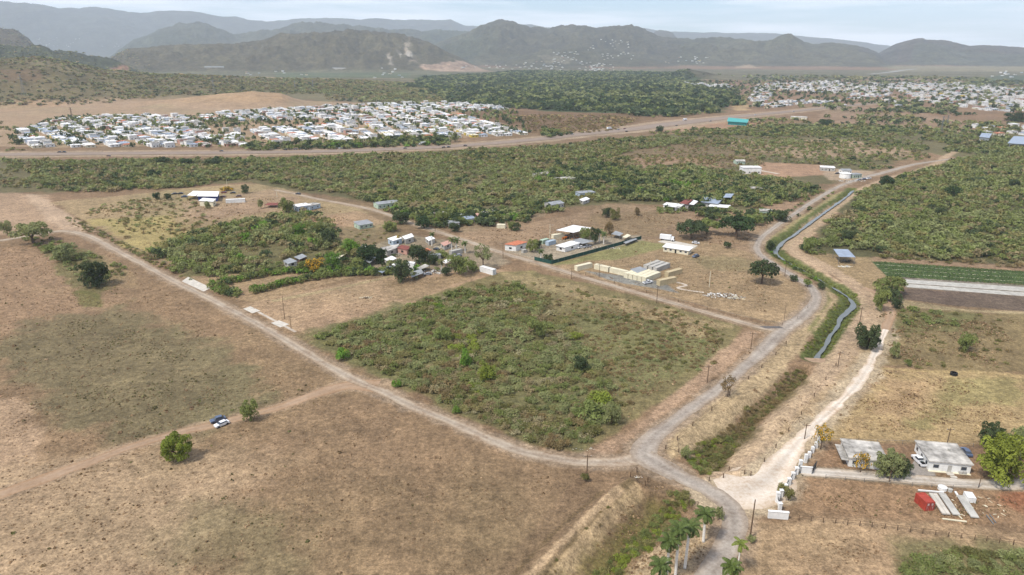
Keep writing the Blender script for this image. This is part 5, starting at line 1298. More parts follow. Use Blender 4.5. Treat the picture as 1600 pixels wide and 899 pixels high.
for (x0, y0, x1, y1, n_) in ((865, 82, 905, 98, 26), (918, 66, 990, 80, 20), (940, 84, 990, 94, 16), (905, 98, 960, 112, 44), (800, 98, 880, 110, 34), (1040, 90, 1110, 100, 12), (1080, 92, 1105, 102, 8), (60, 60, 130, 76, 24), (160, 70, 190, 75, 6),
                         (380, 112, 480, 118, 10), (580, 108, 640, 122, 10), (720, 102, 800, 108, 16), (770, 120, 860, 140, 12), (1540, 112, 1600, 122, 12), (1380, 150, 1440, 168, 14)):
    for k in range(n_):
        q = PH(hrg.uniform(x0, x1), hrg.uniform(y0, y1)); HILLH.append((q[0], q[1], hrg.uniform(0, 3.14), '', hrg.choices(range(8), TWW)[0], hrg.randrange(3)))
TOWN.sort(key=lambda t: math.hypot(t[0], t[1]))
def in_view(x, y, z=2.0, mrg=0):
    zc_ = y * _cp - (z - CAM_H) * _sp
    if zc_ < 1: return False
    u = FOC * x / zc_; v = FOC * (-((z - CAM_H) * _cp + y * _sp)) / zc_
    return abs(u) < 800 + mrg and abs(v) < 449 + mrg
cnt = 0; restT = []
for t in TOWN:
    if cnt < 300 and in_view(t[0], t[1]):
        o = bpy.data.objects.new('town_house', TMESH[t[4]][t[5]]); link(o); o.location = (t[0], t[1], Hs(t[0], t[1])); o.rotation_euler = (0, 0, t[2]); cnt += 1
        tag(o, TW[t[4]][0] + ' house ' + t[3], 'house', TW[t[4]][0] + ' houses ' + t[3])
    else: restT.append(t)
def merge_static(name, items, meshes, label=None):
    """many small far houses as one object"""
    geo = {}
    for i, row in enumerate(meshes):
        for j, me in enumerate(row):
            co = np.zeros(len(me.vertices) * 3, np.float32); me.vertices.foreach_get('co', co)
            fv = np.array([list(p.vertices) for p in me.polygons]); mi = np.array([p.material_index for p in me.polygons])
            geo[(i, j)] = (co.reshape(-1, 3), fv, mi)
    mats = []; cos, fs, ms = [], [], []; off = 0
    allm = []
    for row in TW:
        for q in (row[1], row[2]):
            if q not in allm: allm.append(q)
    allm.append(M_DARK)
    for t in items:
        co, fv, mi = geo[(t[4], t[5])]
        c, s = math.cos(t[2]), math.sin(t[2]); z = Hs(t[0], t[1])
        X = co[:, 0] * c - co[:, 1] * s + t[0]; Y = co[:, 0] * s + co[:, 1] * c + t[1]
        cos.append(np.stack([X, Y, co[:, 2] + z], 1)); fs.append(fv + off); off += len(co)
        lut = np.array([allm.index(TW[t[4]][1]), allm.index(TW[t[4]][2]), len(allm) - 1]); ms.append(lut[mi])
    o = bpy.data.objects.new(name, mesh_np(name, np.concatenate(cos), np.concatenate(fs), allm, mat_idx=np.concatenate(ms))); link(o)
    tag(o, kind='stuff'); print(name, len(items))
merge_static('distant_houses', restT + HILLH, TMESH)

# ------------------------------------------------------------------ vehicles
def car_paint(name, c): 
    m_, n_, l_, b_ = node_mat(name); b_.inputs['Base Color'].default_value = (*c, 1); b_.inputs['Roughness'].default_value = .3
    b_.inputs['Coat Weight'].default_value = .4
    nn_ = n_.new('ShaderNodeTexNoise'); nn_.inputs['Scale'].default_value = 3; rr_ = n_.new('ShaderNodeMapRange'); rr_.inputs['To Min'].default_value = .25; rr_.inputs['To Max'].default_value = .5
    l_.new(nn_.outputs['Fac'], rr_.inputs['Value']); l_.new(rr_.outputs['Result'], b_.inputs['Roughness'])
    return m_
CP = {'white': car_paint('white_car_paint', C(240, 240, 240, .85)), 'black': car_paint('black_car_paint', C(40, 40, 44, .8)), 'bluegrey': car_paint('blue_grey_car_paint', C(84, 98, 124, .8)),
      'red': car_paint('dark_red_car_paint', C(132, 48, 44, .8)), 'silver': car_paint('silver_car_paint', C(170, 172, 176, .8)), 'brown': car_paint('brown_car_paint', C(120, 84, 66, .8))}
CARME = {}
def car_parts(kind, colr):
    k = (kind, colr)
    if k in CARME: return CARME[k]
    out_ = []
    L, W = {'car': (4.5, 1.8), 'pickup': (5.4, 1.9), 'suv': (4.7, 1.9), 'truck': (9.0, 2.5)}[kind]
    def grab(name, bm, m_):
        bmesh.ops.recalc_face_normals(bm, faces=bm.faces)
        me = bpy.data.meshes.new(name); bm.to_mesh(me); bm.free(); me.materials.append(m_); return me
    def prism(bm, prof, w0, w1):
        """profile in x,z with per-point half widths"""
        a = [bm.verts.new((x, -ww, z)) for (x, z), ww in zip(prof, w0)]; b = [bm.verts.new((x, ww, z)) for (x, z), ww in zip(prof, w0)]
        bm.faces.new(a); bm.faces.new(b[::-1]); n_ = len(a)
        for i in range(n_): bm.faces.new((a[i], b[i], b[(i + 1) % n_], a[(i + 1) % n_]))
    h = W / 2
    bm = bmesh.new()
    if kind == 'truck':
        bx(bm, .9, 0, 1.0, 6.8, 2.5, 2.6); prism(bm, [(-4.5, .5), (-4.5, 1.6), (-4.2, 2.6), (-2.7, 2.7), (-2.7, .5)], [1.2, 1.2, 1.1, 1.1, 1.2], 0)
    elif kind == 'pickup':
        prism(bm, [(-2.7, .4), (-2.7, .95), (-2.5, 1.08), (-1.35, 1.12), (-.6, 1.12), (.5, 1.12), (.5, .62), (2.6, .62), (2.6, .4)], [h * .96] * 9, 0)
        for s in (-1, 1): bx(bm, 1.6, s * (h - .08), .62, 2.15, .1, .52)
        bx(bm, 2.66, 0, .55, .1, W * .95, .56)
    else:
        prism(bm, [(-L / 2, .35), (-L / 2, .75), (-L / 2 + .2, .92), (-1.0, 1.0), (.9, 1.02), (L / 2 - .15, .98), (L / 2, .8), (L / 2, .35)], [h * .9, h * .92, h * .95, h, h, h * .95, h * .92, h * .9], 0)
    out_.append((None, grab('body', bm, CP[colr])))
    bm = bmesh.new(); ht = {'car': 1.45, 'suv': 1.7, 'pickup': 1.72, 'truck': 2.2}[kind]
    if kind == 'pickup': prism(bm, [(-1.3, 1.12), (-.75, ht - .05), (.35, ht - .05), (.48, 1.12)], [h * .9, h * .76, h * .76, h * .9], 0)
    elif kind == 'truck': prism(bm, [(-4.56, 1.5), (-4.28, 2.4), (-4.2, 2.4), (-4.4, 1.5)], [1.1, 1.0, 1.0, 1.1], 0)
    else: prism(bm, [(-1.15, 1.0), (-.55, ht - .04), (1.2, ht - .04), (1.9 if kind == 'suv' else 1.75, 1.0)], [h * .92, h * .76, h * .76, h * .9], 0)
    out_.append((None, grab('windows', bm, M_PANE)))
    if kind != 'truck':
        bm = bmesh.new()
        if kind == 'pickup': bx(bm, -.2, 0, ht - .045, 1.15, W * .75, .05)
        else: bx(bm, .32, 0, ht - .035, 1.8, W * .75, .05)
        out_.append((None, grab('roof', bm, CP[colr])))
    if kind == 'pickup':
        bm = bmesh.new(); bx(bm, 1.55, 0, .64, 1.9, W * .8, .12); bx(bm, 1.3, .1, .77, .7, .6, .3); out_.append((None, grab('load_bed', bm, M_BLACK)))
    xs = (-L / 2 + .85, L / 2 - .9) if kind != 'truck' else (-3.6, 3.0)
    for x in xs:
        for s in (-1, 1):
            bm = bmesh.new(); r_ = .33 if kind != 'truck' else .5
            bmesh.ops.create_cone(bm, cap_ends=True, segments=14, radius1=r_, radius2=r_, depth=.24)
            bmesh.ops.transform(bm, matrix=Matrix.Translation((x, s * (h - .08), r_)) @ Matrix.Rotation(math.pi / 2, 4, 'X'), verts=bm.verts)
            out_.append((None, grab('wheel', bm, M_BLACK)))
    for s in (-1, 1):
        bm = bmesh.new(); bx(bm, -L / 2 - .01, s * h * .66, .62, .1, .34, .16); out_.append((None, grab('headlight', bm, M_GREYW)))
    CARME[k] = out_
    return out_
def vehicle(px, py, heading, kind, colr, label, cat=None, group=None, name=None, parts=True, z=0.0):
    """heading: photo pixel the bonnet points to"""
    x, y = P(px, py); q = P(*heading); yaw = math.atan2(q[1] - y, q[0] - x) + math.pi
    e = empty(name or {'car': 'parked_car', 'pickup': 'pickup_truck', 'suv': 'parked_car', 'truck': 'truck'}[kind], (x, y, Hs(x, y) + z), yaw)
    for _, me in car_parts(kind, colr): link(bpy.data.objects.new(me.name.split('.')[0], me), e)
    tag(e, label, cat or {'car': 'car', 'pickup': 'pickup truck', 'suv': 'car', 'truck': 'truck'}[kind], group)
    return e
vehicle(347, 665, (330, 672), 'car', 'white', 'white car parked on the dirt track beside the dark one')
vehicle(341, 658.5, (322, 664), 'suv', 'bluegrey', 'blue grey car parked on the dirt track behind the white one')
vehicle(1436, 723, (1428, 715), 'pickup', 'white', 'white pickup with dark load bed next to the white house')
vehicle(1509, 709, (1503, 702), 'car', 'bluegrey', 'dark bluish car behind the white house at its right corner')
vehicle(1012, 443, (1022, 441), 'pickup', 'white', 'white pickup parked in front of the side by side containers')
vehicle(1087, 402, (1076, 405), 'suv', 'bluegrey', 'blue grey vehicle left beside the long white site office')
vehicle(1042, 376, (1060, 378), 'truck', 'white', 'white box truck on the pale slab behind the site office')
vehicle(1087, 381, (1097, 382), 'car', 'white', 'white car at the right end of the pale slab')
vehicle(273, 304, (262, 305), 'car', 'black', 'black car parked furthest left in the savanna yard')
vehicle(282, 303.5, (271, 304), 'car', 'black', 'second black car parked in the savanna yard')
vehicle(288, 308.5, (277, 309), 'suv', 'bluegrey', 'dark blue car parked left of the white roofed barn')
vehicle(350, 302, (339, 302), 'car', 'red', 'red car right behind the blue barn')
vehicle(364, 302.5, (353, 303), 'car', 'black', 'black car right of the red one behind the blue barn')
vehicle(349, 308.5, (338, 308), 'car', 'brown', 'brown car between the barn and the long trailer')
vehicle(373, 307.5, (362, 308), 'car', 'brown', 'brown car behind the long pale trailer')
vehicle(466, 304, (455, 303), 'car', 'black', 'black car alone at the upper end of the gravel lane')
vehicle(682, 391, (671, 388), 'car', 'black', 'black car parked among the village sheds')
vehicle(716, 401, (706, 403), 'car', 'silver', 'silver car beside the silver trailer in the village')
vehicle(668, 430, (658, 431), 'car', 'silver', 'silver car below the lower village roofs')
vehicle(907, 388, (897, 390), 'car', 'white', 'white car under the grey carport roof edge')
vehicle(917, 387, (907, 389), 'pickup', 'silver', 'silver pickup right of the white car by the carport')
for i, (x_, y_, cc_, kd) in enumerate([(1308, 272, 'black', 'car'), (1322, 279, 'white', 'car'), (1342, 282, 'silver', 'car'), (1350, 281, 'bluegrey', 'car'), (1357, 280, 'white', 'pickup')]):
    vehicle(x_, y_, (x_ - 9, y_ + 1), kd, cc_, ['black car in front of the farmhouse', 'white car below the round tank', 'silver car right of the pale green shed', 'blue grey car beside the silver car', 'white pickup nearest the canal road'][i] + ' in the far farmyard')
# traffic on the highway
HW = [(93, 238.5, 'black', 'car'), (100, 238.5, 'black', 'suv'), (170, 244.5, 'brown', 'car'), (346, 236.8, 'black', 'car'), (424, 234, 'white', 'car'), (446, 234.4, 'black', 'suv'), (454, 234.2, 'black', 'car'), (462, 234, 'bluegrey', 'car'), (470, 233.8, 'black', 'car'),
      (532, 232.5, 'white', 'pickup'), (633, 232.5, 'black', 'car'), (660, 226.5, 'white', 'truck'), (693, 231, 'black', 'car'), (701, 230.6, 'black', 'suv'), (727, 228.2, 'black', 'car'), (894, 210.2, 'white', 'car'), (952, 202.6, 'white', 'truck'),
      (966, 203.2, 'silver', 'car'), (976, 201.8, 'red', 'car'), (979, 206, 'black', 'car'), (1057, 197, 'black', 'car'), (1070, 188.6, 'white', 'truck'), (1110, 190, 'silver', 'car'), (1180, 180.2, 'white', 'car'), (1240, 175, 'silver', 'car'), (1320, 166, 'white', 'truck')]
HWL = ['leftmost black car on the highway', 'black car following the leftmost one', 'brown car on the near lane left of the lone black one', 'lone black car above the savanna house', 'white car at the left of the dark queue', 'first black car of the dark queue', 'second black car of the dark queue',
       'blue grey car in the dark queue', 'last black car of the dark queue', 'white pickup right of the dark queue', 'black car on the near lane below the white truck', 'white truck in front of the estate hedge', 'left one of two black cars close together', 'right one of two black cars close together',
       'black car right of the close pair', 'white car where the brown scrub ends', 'white truck at the start of the slip road', 'silver car just right of the slip road truck', 'red car right of the silver one', 'black car on the near lane by the slip road', 'black car before the junction', 'white truck at the junction', 'silver car before the teal hall',
       'white car beyond the teal hall', 'silver car on the far right stretch', 'white truck furthest away at the right']
for (x_, y_, cc_, kd), lb in zip(HW, HWL):
    q = min(HIGHWAY[:-1], key=lambda a: abs(a[0] - P(x_, y_)[0])); i_ = int(np.argmin(np.abs(HIGHWAY[:, 0] - q[0]))); i_ = min(i_, len(HIGHWAY) - 2)
    tdir = HIGHWAY[i_ + 1, :2] - HIGHWAY[i_, :2]; x, y = P(x_, y_, .4)
    e = empty('truck' if kd == 'truck' else 'car', (x, y, .4), math.atan2(tdir[1], tdir[0]) + (math.pi if i_ % 2 else 0))
    for _, me in car_parts(kd, cc_): link(bpy.data.objects.new(me.name.split('.')[0], me), e)
    tag(e, lb, 'truck' if kd == 'truck' else ('pickup truck' if kd == 'pickup' else 'car'), 'traffic on the highway')
# ------------------------------------------------------------------ red container and building panels
container('red shipping container with white marks on its doors', (1428, 783.5), (1444.5, 799), M_RED, W=2.44, h=2.6, L=None, side=1)
red = [o for o in bpy.data.objects if o.get('label', '').startswith('red shipping')][0]
for ch in red.children:
    if ch.name.startswith('door'):
        s_ = 1 if ch.bound_box[0][1] > -.2 else -1
        boxo('marking', [(3.2 if False else ch.bound_box[4][0] + .012, s_ * .52, 1.6 + .16 * k, .01, .5 - .1 * (k % 2), .07) for k in range(4)] + [(ch.bound_box[4][0] + .012, s_ * .78, .7, .01, .08, .6)], M_WHITE, ch)
def slab(label, A, B, width, thick, z, m, name='concrete_panel', cat='panel', rows=1, group=None):
    a = np.array(P(*A)); b = np.array(P(*B)); c = (a + b) / 2; L = float(np.linalg.norm(b - a)); yaw = math.atan2(b[1] - a[1], b[0] - a[0])
    e = empty(name, (c[0], c[1], Hs(*c)), yaw)
    wv = width / rows
    for r_ in range(rows):
        boxo('panel', [(0, -width / 2 + (r_ + .5) * wv, z, L, wv * .92, thick)], m, e)
    for s in (-.35, 0, .35): boxo('support', [(L * s, 0, -.02, .2, width, z)], M_WOODP, e)
    tag(e, label, cat, group); return e
slab('leftmost long pale panel stack beside the red container', (1457, 774), (1478, 806), 2.0, .35, .3, M_CONCR, rows=2)
slab('middle long pale panel beside the red container', (1471, 774), (1494, 807), 1.9, .35, .3, M_GREYW, rows=1)
slab('rightmost long grey panel beyond the steel beams', (1501, 777), (1523, 811), 2.0, .3, .3, M_GREYW, rows=1)
slab('white steel beam along the rightmost panel', (1492, 770), (1514, 804), .5, .3, .2, M_WHITE, name='steel_beam', cat='beam')
slab('white pipe lying behind the red container and panels', (1434, 768), (1474, 771.5), .4, .35, .2, M_WHITE, name='pipe', cat='pipe')
slab('pale beam lying across in front of the panels', (1472, 812), (1510, 816.5), .4, .25, .1, M_CREAM, name='beam', cat='beam')
slab('thin beam under the rightmost panels, front side', (1487, 797), (1503, 812), .25, .2, .1, M_CREAM, name='beam', cat='beam')
slab('grey steel rail lying right of the panels', (1541, 806), (1552, 820), .3, .2, .1, M_STEEL, name='steel_rail', cat='rail')
slab('short rail lying parallel to the grey steel rail', (1546, 805), (1556, 818), .2, .15, .1, M_STEEL, name='steel_rail', cat='rail')
container('small white storage box with blue base beside the panels', (1504, 775), (1509, 783), M_WHITE, W=2.0, h=1.5, L=2.8, name='storage_box', cat='storage box', doors=False)
def tank(px, py, r, h, m, label, cat='tank', name='water_tank', lid=True):
    x, y = P(px, py); e = empty(name, (x, y, Hs(x, y)))
    bm = bmesh.new(); bmesh.ops.create_cone(bm, cap_ends=True, segments=20, radius1=r, radius2=r * .96, depth=h); bmesh.ops.translate(bm, vec=(0, 0, h / 2 - .05), verts=bm.verts); bm_obj('wall', bm, m, e, False)
    bm = bmesh.new(); bmesh.ops.create_cone(bm, cap_ends=True, segments=20, radius1=r * 1.03, radius2=r * .25, depth=h * .22); bmesh.ops.translate(bm, vec=(0, 0, h * 1.06), verts=bm.verts); bm_obj('lid', bm, m, e)
    tag(e, label, cat)
tank(1472, 765, 1.1, .9, M_WHITE, 'low round white tank beside the driveway above the panels')
tank(1484, 768, .6, .8, M_GREYW, 'small round grey tank right of the white one')
tank(1320, 278, 5, 4.5, M_WHITE, 'big round white tank in the farmyard at the canal bend')
trng = random.Random(77)
def rubble(px, py, rx, ry, n_, label, mats, name='rubble', sc=1.0):
    """loose scrap and boards nobody could count"""
    x, y = P(px, py); bm = bmesh.new()
    for mi_ in range(len(mats)):
        for k in range(n_):
            a = trng.uniform(0, 6.28); q = math.sqrt(trng.random())
            vs = bx(bm, math.cos(a) * q * rx, math.sin(a) * q * ry, trng.uniform(-.05, .7 * (1 - q)) * sc, trng.uniform(.3, 2.0) * sc, trng.uniform(.1, .4) * sc, trng.uniform(.08, .3) * sc, mi_, trng.uniform(0, 3.1))
            tl = Matrix.Rotation(trng.uniform(-.3, .3), 3, 'Y')
            c_ = sum((v.co for v in vs), Vector()) / 8
            for v in vs: v.co = c_ + tl @ (v.co - c_)
    o = bm_obj(name, bm, mats); o.location = (x, y, Hs(x, y)); tag(o, kind='stuff')
rubble(1125, 462, 8, 3.5, 36, 'heap of white pipes and dark scrap at the end of the walkway', [M_WHITE, M_WOODP, M_GREYW])
rubble(1148, 466, 5, 2.5, 20, 'low scrap heap right of the white pipe heap', [M_GREYW, M_CREAM, M_WOODP])
rubble(575, 466, 3.5, 1.2, 14, 'pile of pale logs on the bare plot', [M_CREAM, M_WOODP])
rubble(1530, 792, 7, 5, 16, 'scattered timber and scrap right of the long panels', [M_WOODP, M_CREAM, M_WOODP], sc=.6)
rubble(1490, 790, 2.0, 5, 10, 'timber offcuts', [M_WOODP, M_CREAM, M_WOODP], sc=.5)
rubble(700, 386, 8, 4, 30, 'yard clutter between the village lane and the palms', [M_GREYW, M_CREAM, M_WOODP])
rubble(676, 425, 8, 4, 34, 'yard clutter at the lower edge of the village', [M_WHITE, M_GREYW, M_WOODP])
rubble(608, 398, 9, 4, 26, 'yard clutter in front of the open porch house', [M_WHITE, M_GREYW, M_WOODP])
rubble(938, 388, 12, 2.5, 36, 'clutter along the inside of the green fence', [M_GREYW, M_CREAM, M_WOODP])
rubble(895, 372, 6, 3, 24, 'clutter between the large shed and the white house', [M_GREYW, M_ORANGE, M_WOODP])
rubble(1320, 417, 3.5, 1.2, 12, 'pile of pale sacks below the steel shelter', [M_CREAM, M_WHITE])
rubble(1322, 408, 3, 2, 10, 'machinery parts stored under the steel shelter', [M_BLACK, M_STEEL])
rubble(1120, 314, 14, 4, 30, 'yard clutter round the wide blue grey barn', [M_GREYW, M_WHITE, M_ROOFB])
rubble(1330, 283, 14, 3, 30, 'yard clutter in the far canal bend farmyard', [M_GREYW, M_WHITE, M_WOODP])
rubble(915, 702, 4, .8, 9, 'litter', [M_GREYW, M_CREAM], sc=.3)
rubble(996, 746, 1.6, .5, 6, 'stones', [M_WHITE, M_CREAM], sc=.4)
# dark tyre on the field
x, y = P(1490, 586); e = empty('old_tyre', (x, y, 0)); bm = bmesh.new()
bmesh.ops.create_cone(bm, cap_ends=False, segments=18, radius1=1.2, radius2=1.2, depth=1.0); bmesh.ops.create_cone(bm, cap_ends=False, segments=18, radius1=.7, radius2=.7, depth=1.0); bmesh.ops.translate(bm, vec=(0, 0, .5), verts=bm.verts)
bmesh.ops.bridge_loops(bm, edges=[q for q in bm.edges if all(v.co.z > .9 for v in q.verts)]); bm_obj('tread', bm, M_BLACK, e); boxo('hub', [(0, 0, 0, .5, .5, .3)], M_STEEL, e); tag(e, 'big black tractor tyre lying on the edge of the golden field', 'tyre')
# tractor near the shed
x, y = P(884, 374); e = empty('tractor', (x, y, 0), .8)
boxo('body', [(-.6, 0, .7, 2.4, 1.0, .9), (.9, 0, .6, 1.2, 1.3, 1.2)], M_ORANGE, e); boxo('cab', [(.8, 0, 1.82, 1.2, 1.3, 1.0)], M_PANE, e); boxo('arm', [(-2.2, 0, 1.5, 2.2, .3, .3), (-3.2, 0, .3, .3, .3, 1.4)], M_ORANGE, e)
for xx, s, r_ in ((1, 1, .8), (1, -1, .8), (-1.3, 1, .5), (-1.3, -1, .5)):
    bm = bmesh.new(); bmesh.ops.create_cone(bm, cap_ends=True, segments=14, radius1=r_, radius2=r_, depth=.4); bmesh.ops.transform(bm, matrix=Matrix.Translation((xx, s * .85, r_)) @ Matrix.Rotation(math.pi / 2, 4, 'X'), verts=bm.verts); bm_obj('wheel', bm, M_BLACK, e)
tag(e, 'orange tractor with a loader arm beside the large open shed', 'tractor')
# ------------------------------------------------------------------ paths and slabs (setting)
def flatquad(name, pts, m, z, kind='structure'):
    bm = bmesh.new(); q = [P(*a) for a in pts]
    vs = [bm.verts.new((a, b, z)) for a, b in q]; bm.faces.new(vs); bmesh.ops.recalc_face_normals(bm, faces=bm.faces)
    me = bpy.data.meshes.new(name); bm.to_mesh(me); bm.free()
    if me.polygons[0].normal.z < 0: me.flip_normals()
    me.materials.append(m); o = bpy.data.objects.new(name, me); link(o); return tag(o, kind=kind)
WALK = line_px([(1054, 441, 1.6), (1066, 443.5, 1.6), (1072, 446.5, 1.6), (1059, 450, 1.6), (1072, 453.5, 1.6), (1100, 457.5, 1.6)], 1)
ribbon('walkway', WALK, M_CONC, .06, .05, nx=3, ruts=0, seed=21)
flatquad('concrete_slab', [(1028, 378), (1040, 374), (1090, 384), (1082, 389)], M_CONCR, .05)
flatquad('concrete_apron', [(380, 483), (391, 479), (407, 486), (394, 490)], M_CONCR, .07)
flatquad('concrete_apron', [(423, 505), (436, 501), (452, 507), (438, 512)], M_CONCR, .07)
flatquad('concrete_culvert', [(284, 440), (294, 433), (330, 450), (318, 456)], M_CONCR, .07)
ribbon('pavement', line_px([(404, 488, 1.4), (436, 505, 1.4), (462, 519, 1.4)], 2), M_CONC, .05, .05, nx=3, ruts=0, seed=22)
flatquad('asphalt_patch', [(1186, 510), (1218, 510), (1226, 513.5), (1196, 513.5)], mat('new_asphalt', C(120, 114, 110, .6), .9), .07)
flatquad('culvert_crossing', [(1252, 559), (1290, 561), (1288, 568), (1248, 566)], mat('packed_earth', C(190, 160, 130, .6), .95, var=.15), .06)
ribbon('driveway', line_px([(1153, 259, 5), (1180, 265, 5), (1217, 272, 5)], 4), M_CONC, .05, .3, nx=3, ruts=0, seed=23)
flatquad('parking_slab', [(1430, 716), (1448, 716), (1462, 744), (1418, 742)], mat('grey_gravel', C(172, 162, 150, .6), .95, var=.12, scale=1.5), .035)
for k in range(6): pass
# ------------------------------------------------------------------ entrance wall and fences
def ring_wall():
    px = [(1218, 797), (1214, 785), (1220, 776.5), (1226, 767.5), (1232, 758), (1238, 749), (1244, 741), (1249.5, 734)]
    pts = [np.array(P(*q)) for q in px]; c = pts[0]
    e = empty('entrance_wall', (c[0], c[1], 0))
    for i, p in enumerate(pts):
        d = p - c; h = 3.0 if i in (1, 7) else 2.1
        pl = boxo('pillar', [(d[0], d[1], -.1, .75, .75, h)], M_WHITE, e)
        boxo('cap', [(d[0], d[1], h - .097, .95, .95, .16)], M_WHITE, pl)
        if i < len(pts) - 1:
            q = pts[i + 1] - c; L = float(np.linalg.norm(q - d)); ang = math.atan2(q[1] - d[1], q[0] - d[0]); bm = bmesh.new(); n_ = 8
            for s in (-.1, .1):
                pass
            nrm_ = np.array([-math.sin(ang), math.cos(ang)]) * .1; rows_ = []
            for k in range(n_ + 1):
                t = k / n_; pp = d + (q - d) * t; hh = 1.5 - .75 * math.sin(math.pi * t)
                rows_.append([bm.verts.new((pp[0] - nrm_[0], pp[1] - nrm_[1], -.1)), bm.verts.new((pp[0] - nrm_[0], pp[1] - nrm_[1], hh)), bm.verts.new((pp[0] + nrm_[0], pp[1] + nrm_[1], hh)), bm.verts.new((pp[0] + nrm_[0], pp[1] + nrm_[1], -.1))])
            for k in range(n_):
                for j in range(3): bm.faces.new((rows_[k][j], rows_[k + 1][j], rows_[k + 1][j + 1], rows_[k][j + 1]))
            bm_obj('curved_panel', bm, M_WHITE, e)
            # iron railing above the scallop
            g = []
            for k in range(9):
                t = (k + .5) / 9; pp = d + (q - d) * t; g.append((pp[0], pp[1], 1.4 - .75 * math.sin(math.pi * t), .05, .05, .55 + .6 * math.sin(math.pi * t), 0, ang))
            mid = (d + q) / 2; g.append((mid[0], mid[1], 1.95, L - .8, .05, .05, 0, ang))
            boxo('railing', g, M_BLACK, e)
    tag(e, 'white scalloped wall with pillars curving from the driveway gate to the lane', 'wall')
ring_wall()
def upper_wall():
    px = [(1258, 723), (1263.7, 715.5), (1269, 707.5), (1274.5, 700), (1279, 692)]
    pts = [np.array(P(*q)) for q in px]; c = pts[0]; e = empty('entrance_wall', (c[0], c[1], 0))
    for i, p in enumerate(pts):
        d = p - c; pl = boxo('pillar', [(d[0], d[1], -.1, .75, .75, 2.8 if i == 0 else 2.1)], M_WHITE, e)
        if i < len(pts) - 1:
            q = pts[i + 1] - c; mid = (d + q) / 2; L = float(np.linalg.norm(q - d)); ang = math.atan2(q[1] - d[1], q[0] - d[0])
            boxo('curved_panel', [(mid[0], mid[1], -.1, L - .78, .2, .95, 0, ang), (d[0] * .75 + q[0] * .25, d[1] * .75 + q[1] * .25, .86, L * .2, .19, .4, 0, ang), (d[0] * .25 + q[0] * .75, d[1] * .25 + q[1] * .75, .86, L * .2, .19, .4, 0, ang)], M_WHITE, e)
            boxo('railing', [(d[0] + (q[0] - d[0]) * t, d[1] + (q[1] - d[1]) * t, .86, .05, .05, .9, 0, ang) for t in (.3, .4, .5, .6, .7)], M_BLACK, e)
    tag(e, 'white scalloped wall with pillars running up to the yellow flowering tree', 'wall')
upper_wall()
def wallseg(label, A, B, h, t, m, name='wall', cat='wall', posts=0, cap=True, leaf=None):
    a = np.array(P(*A)); b = np.array(P(*B)); c = (a + b) / 2; L = float(np.linalg.norm(b - a)); yaw = math.atan2(b[1] - a[1], b[0] - a[0])
    e = empty(name, (c[0], c[1], Hs(*c)), yaw)
    boxo(leaf or 'panel', [(0, 0, -.1, L, t, h + .1)], m, e)
    if cap: boxo('cap', [(0, 0, h + .003, L + .2, t + .2, .12)], m, e)
    for k in range(posts): boxo('post', [(-L / 2 + k * L / max(1, posts - 1), -t, -.1, .12, .12, h + .25)], M_STEEL, e)
    tag(e, label, cat); return e
wallseg('white name wall at the bottom end of the scalloped wall', (1199.5, 809), (1231, 811.5), 2.0, .5, M_WHITE)
wallseg('white solid gate across the mouth of the driveway', (1250, 739), (1268, 740.5), 2.0, .25, M_WHITE, name='gate', cat='gate', posts=2)
wallseg('dark iron gate frame at the start of the concrete driveway', (1268.5, 739), (1274, 731), 2.0, .08, M_BLACK, name='gate', cat='gate', posts=3, cap=False)
def green_fence():
    pts = [np.array(P(*q)) for q in ((835, 407), (862, 413), (930, 394.5), (1002, 374))]; c = pts[1]; e = empty('mesh_fence', (c[0], c[1], 0))
    for i in range(3):
        a, b = pts[i] - c, pts[i + 1] - c; L = float(np.linalg.norm(b - a)); ang = math.atan2(b[1] - a[1], b[0] - a[0]); mid = (a + b) / 2
        boxo('mesh_panel', [(mid[0], mid[1], .05, L - .05, .06, 2.1, 0, ang)], M_GREENF, e)
        for k in range(int(L / 5) + 1):
            q = a + (b - a) * k / max(1, int(L / 5)); boxo('post', [(q[0], q[1], -.1, .12, .12, 2.5)], M_STEEL, e)
    tag(e, 'dark green mesh fence along the compound with the large shed', 'fence')
green_fence()
def post_fence(name, label, pxs, h, r_, m, wires=2, wire_m=None, tops=False):
    pts = [np.array(P(*q)) for q in pxs]; c = pts[0]; e = empty(name, (c[0], c[1], 0))
    me = None
    for p in pts:
        d = p - c; z = Hs(*p)
        if me is None:
            o = boxo('post', [(0, 0, -.2, r_, r_, h + .2)], m, e); me = o.data
        else: o = link(bpy.data.objects.new('post', me), e)
        o.location = (d[0], d[1], z); o.rotation_euler = (trng.uniform(-.04, .04), trng.uniform(-.04, .04), trng.uniform(0, 1))
    bm = bmesh.new()
    for k in range(wires):
        zz = h * (.95 - .42 * k)
        for i in range(len(pts) - 1):
            a, b = pts[i] - c, pts[i + 1] - c; L = float(np.linalg.norm(b - a))
            if L > 40: continue
            mid = (a + b) / 2; bx(bm, mid[0], mid[1], zz + Hs(*(pts[i])) , L, .05, .05, 0, math.atan2(b[1] - a[1], b[0] - a[0]))
    bm_obj('wires', bm, wire_m or M_STEEL, e)
    tag(e, label, 'fence'); return e
post_fence('post_fence', 'dark post and rail fence along the track below the red container', [(1248, 813), (1267, 815), (1286, 817), (1305, 818), (1324, 820.5), (1343, 822), (1362, 824), (1382, 826.5), (1402, 829), (1422, 831.5), (1441, 834), (1461, 836.5), (1481, 839), (1501, 841.5), (1522, 844), (1541, 846), (1561, 849), (1583, 852), (1603, 855)], 1.5, .14, M_WOODP, 2, M_WOODP)
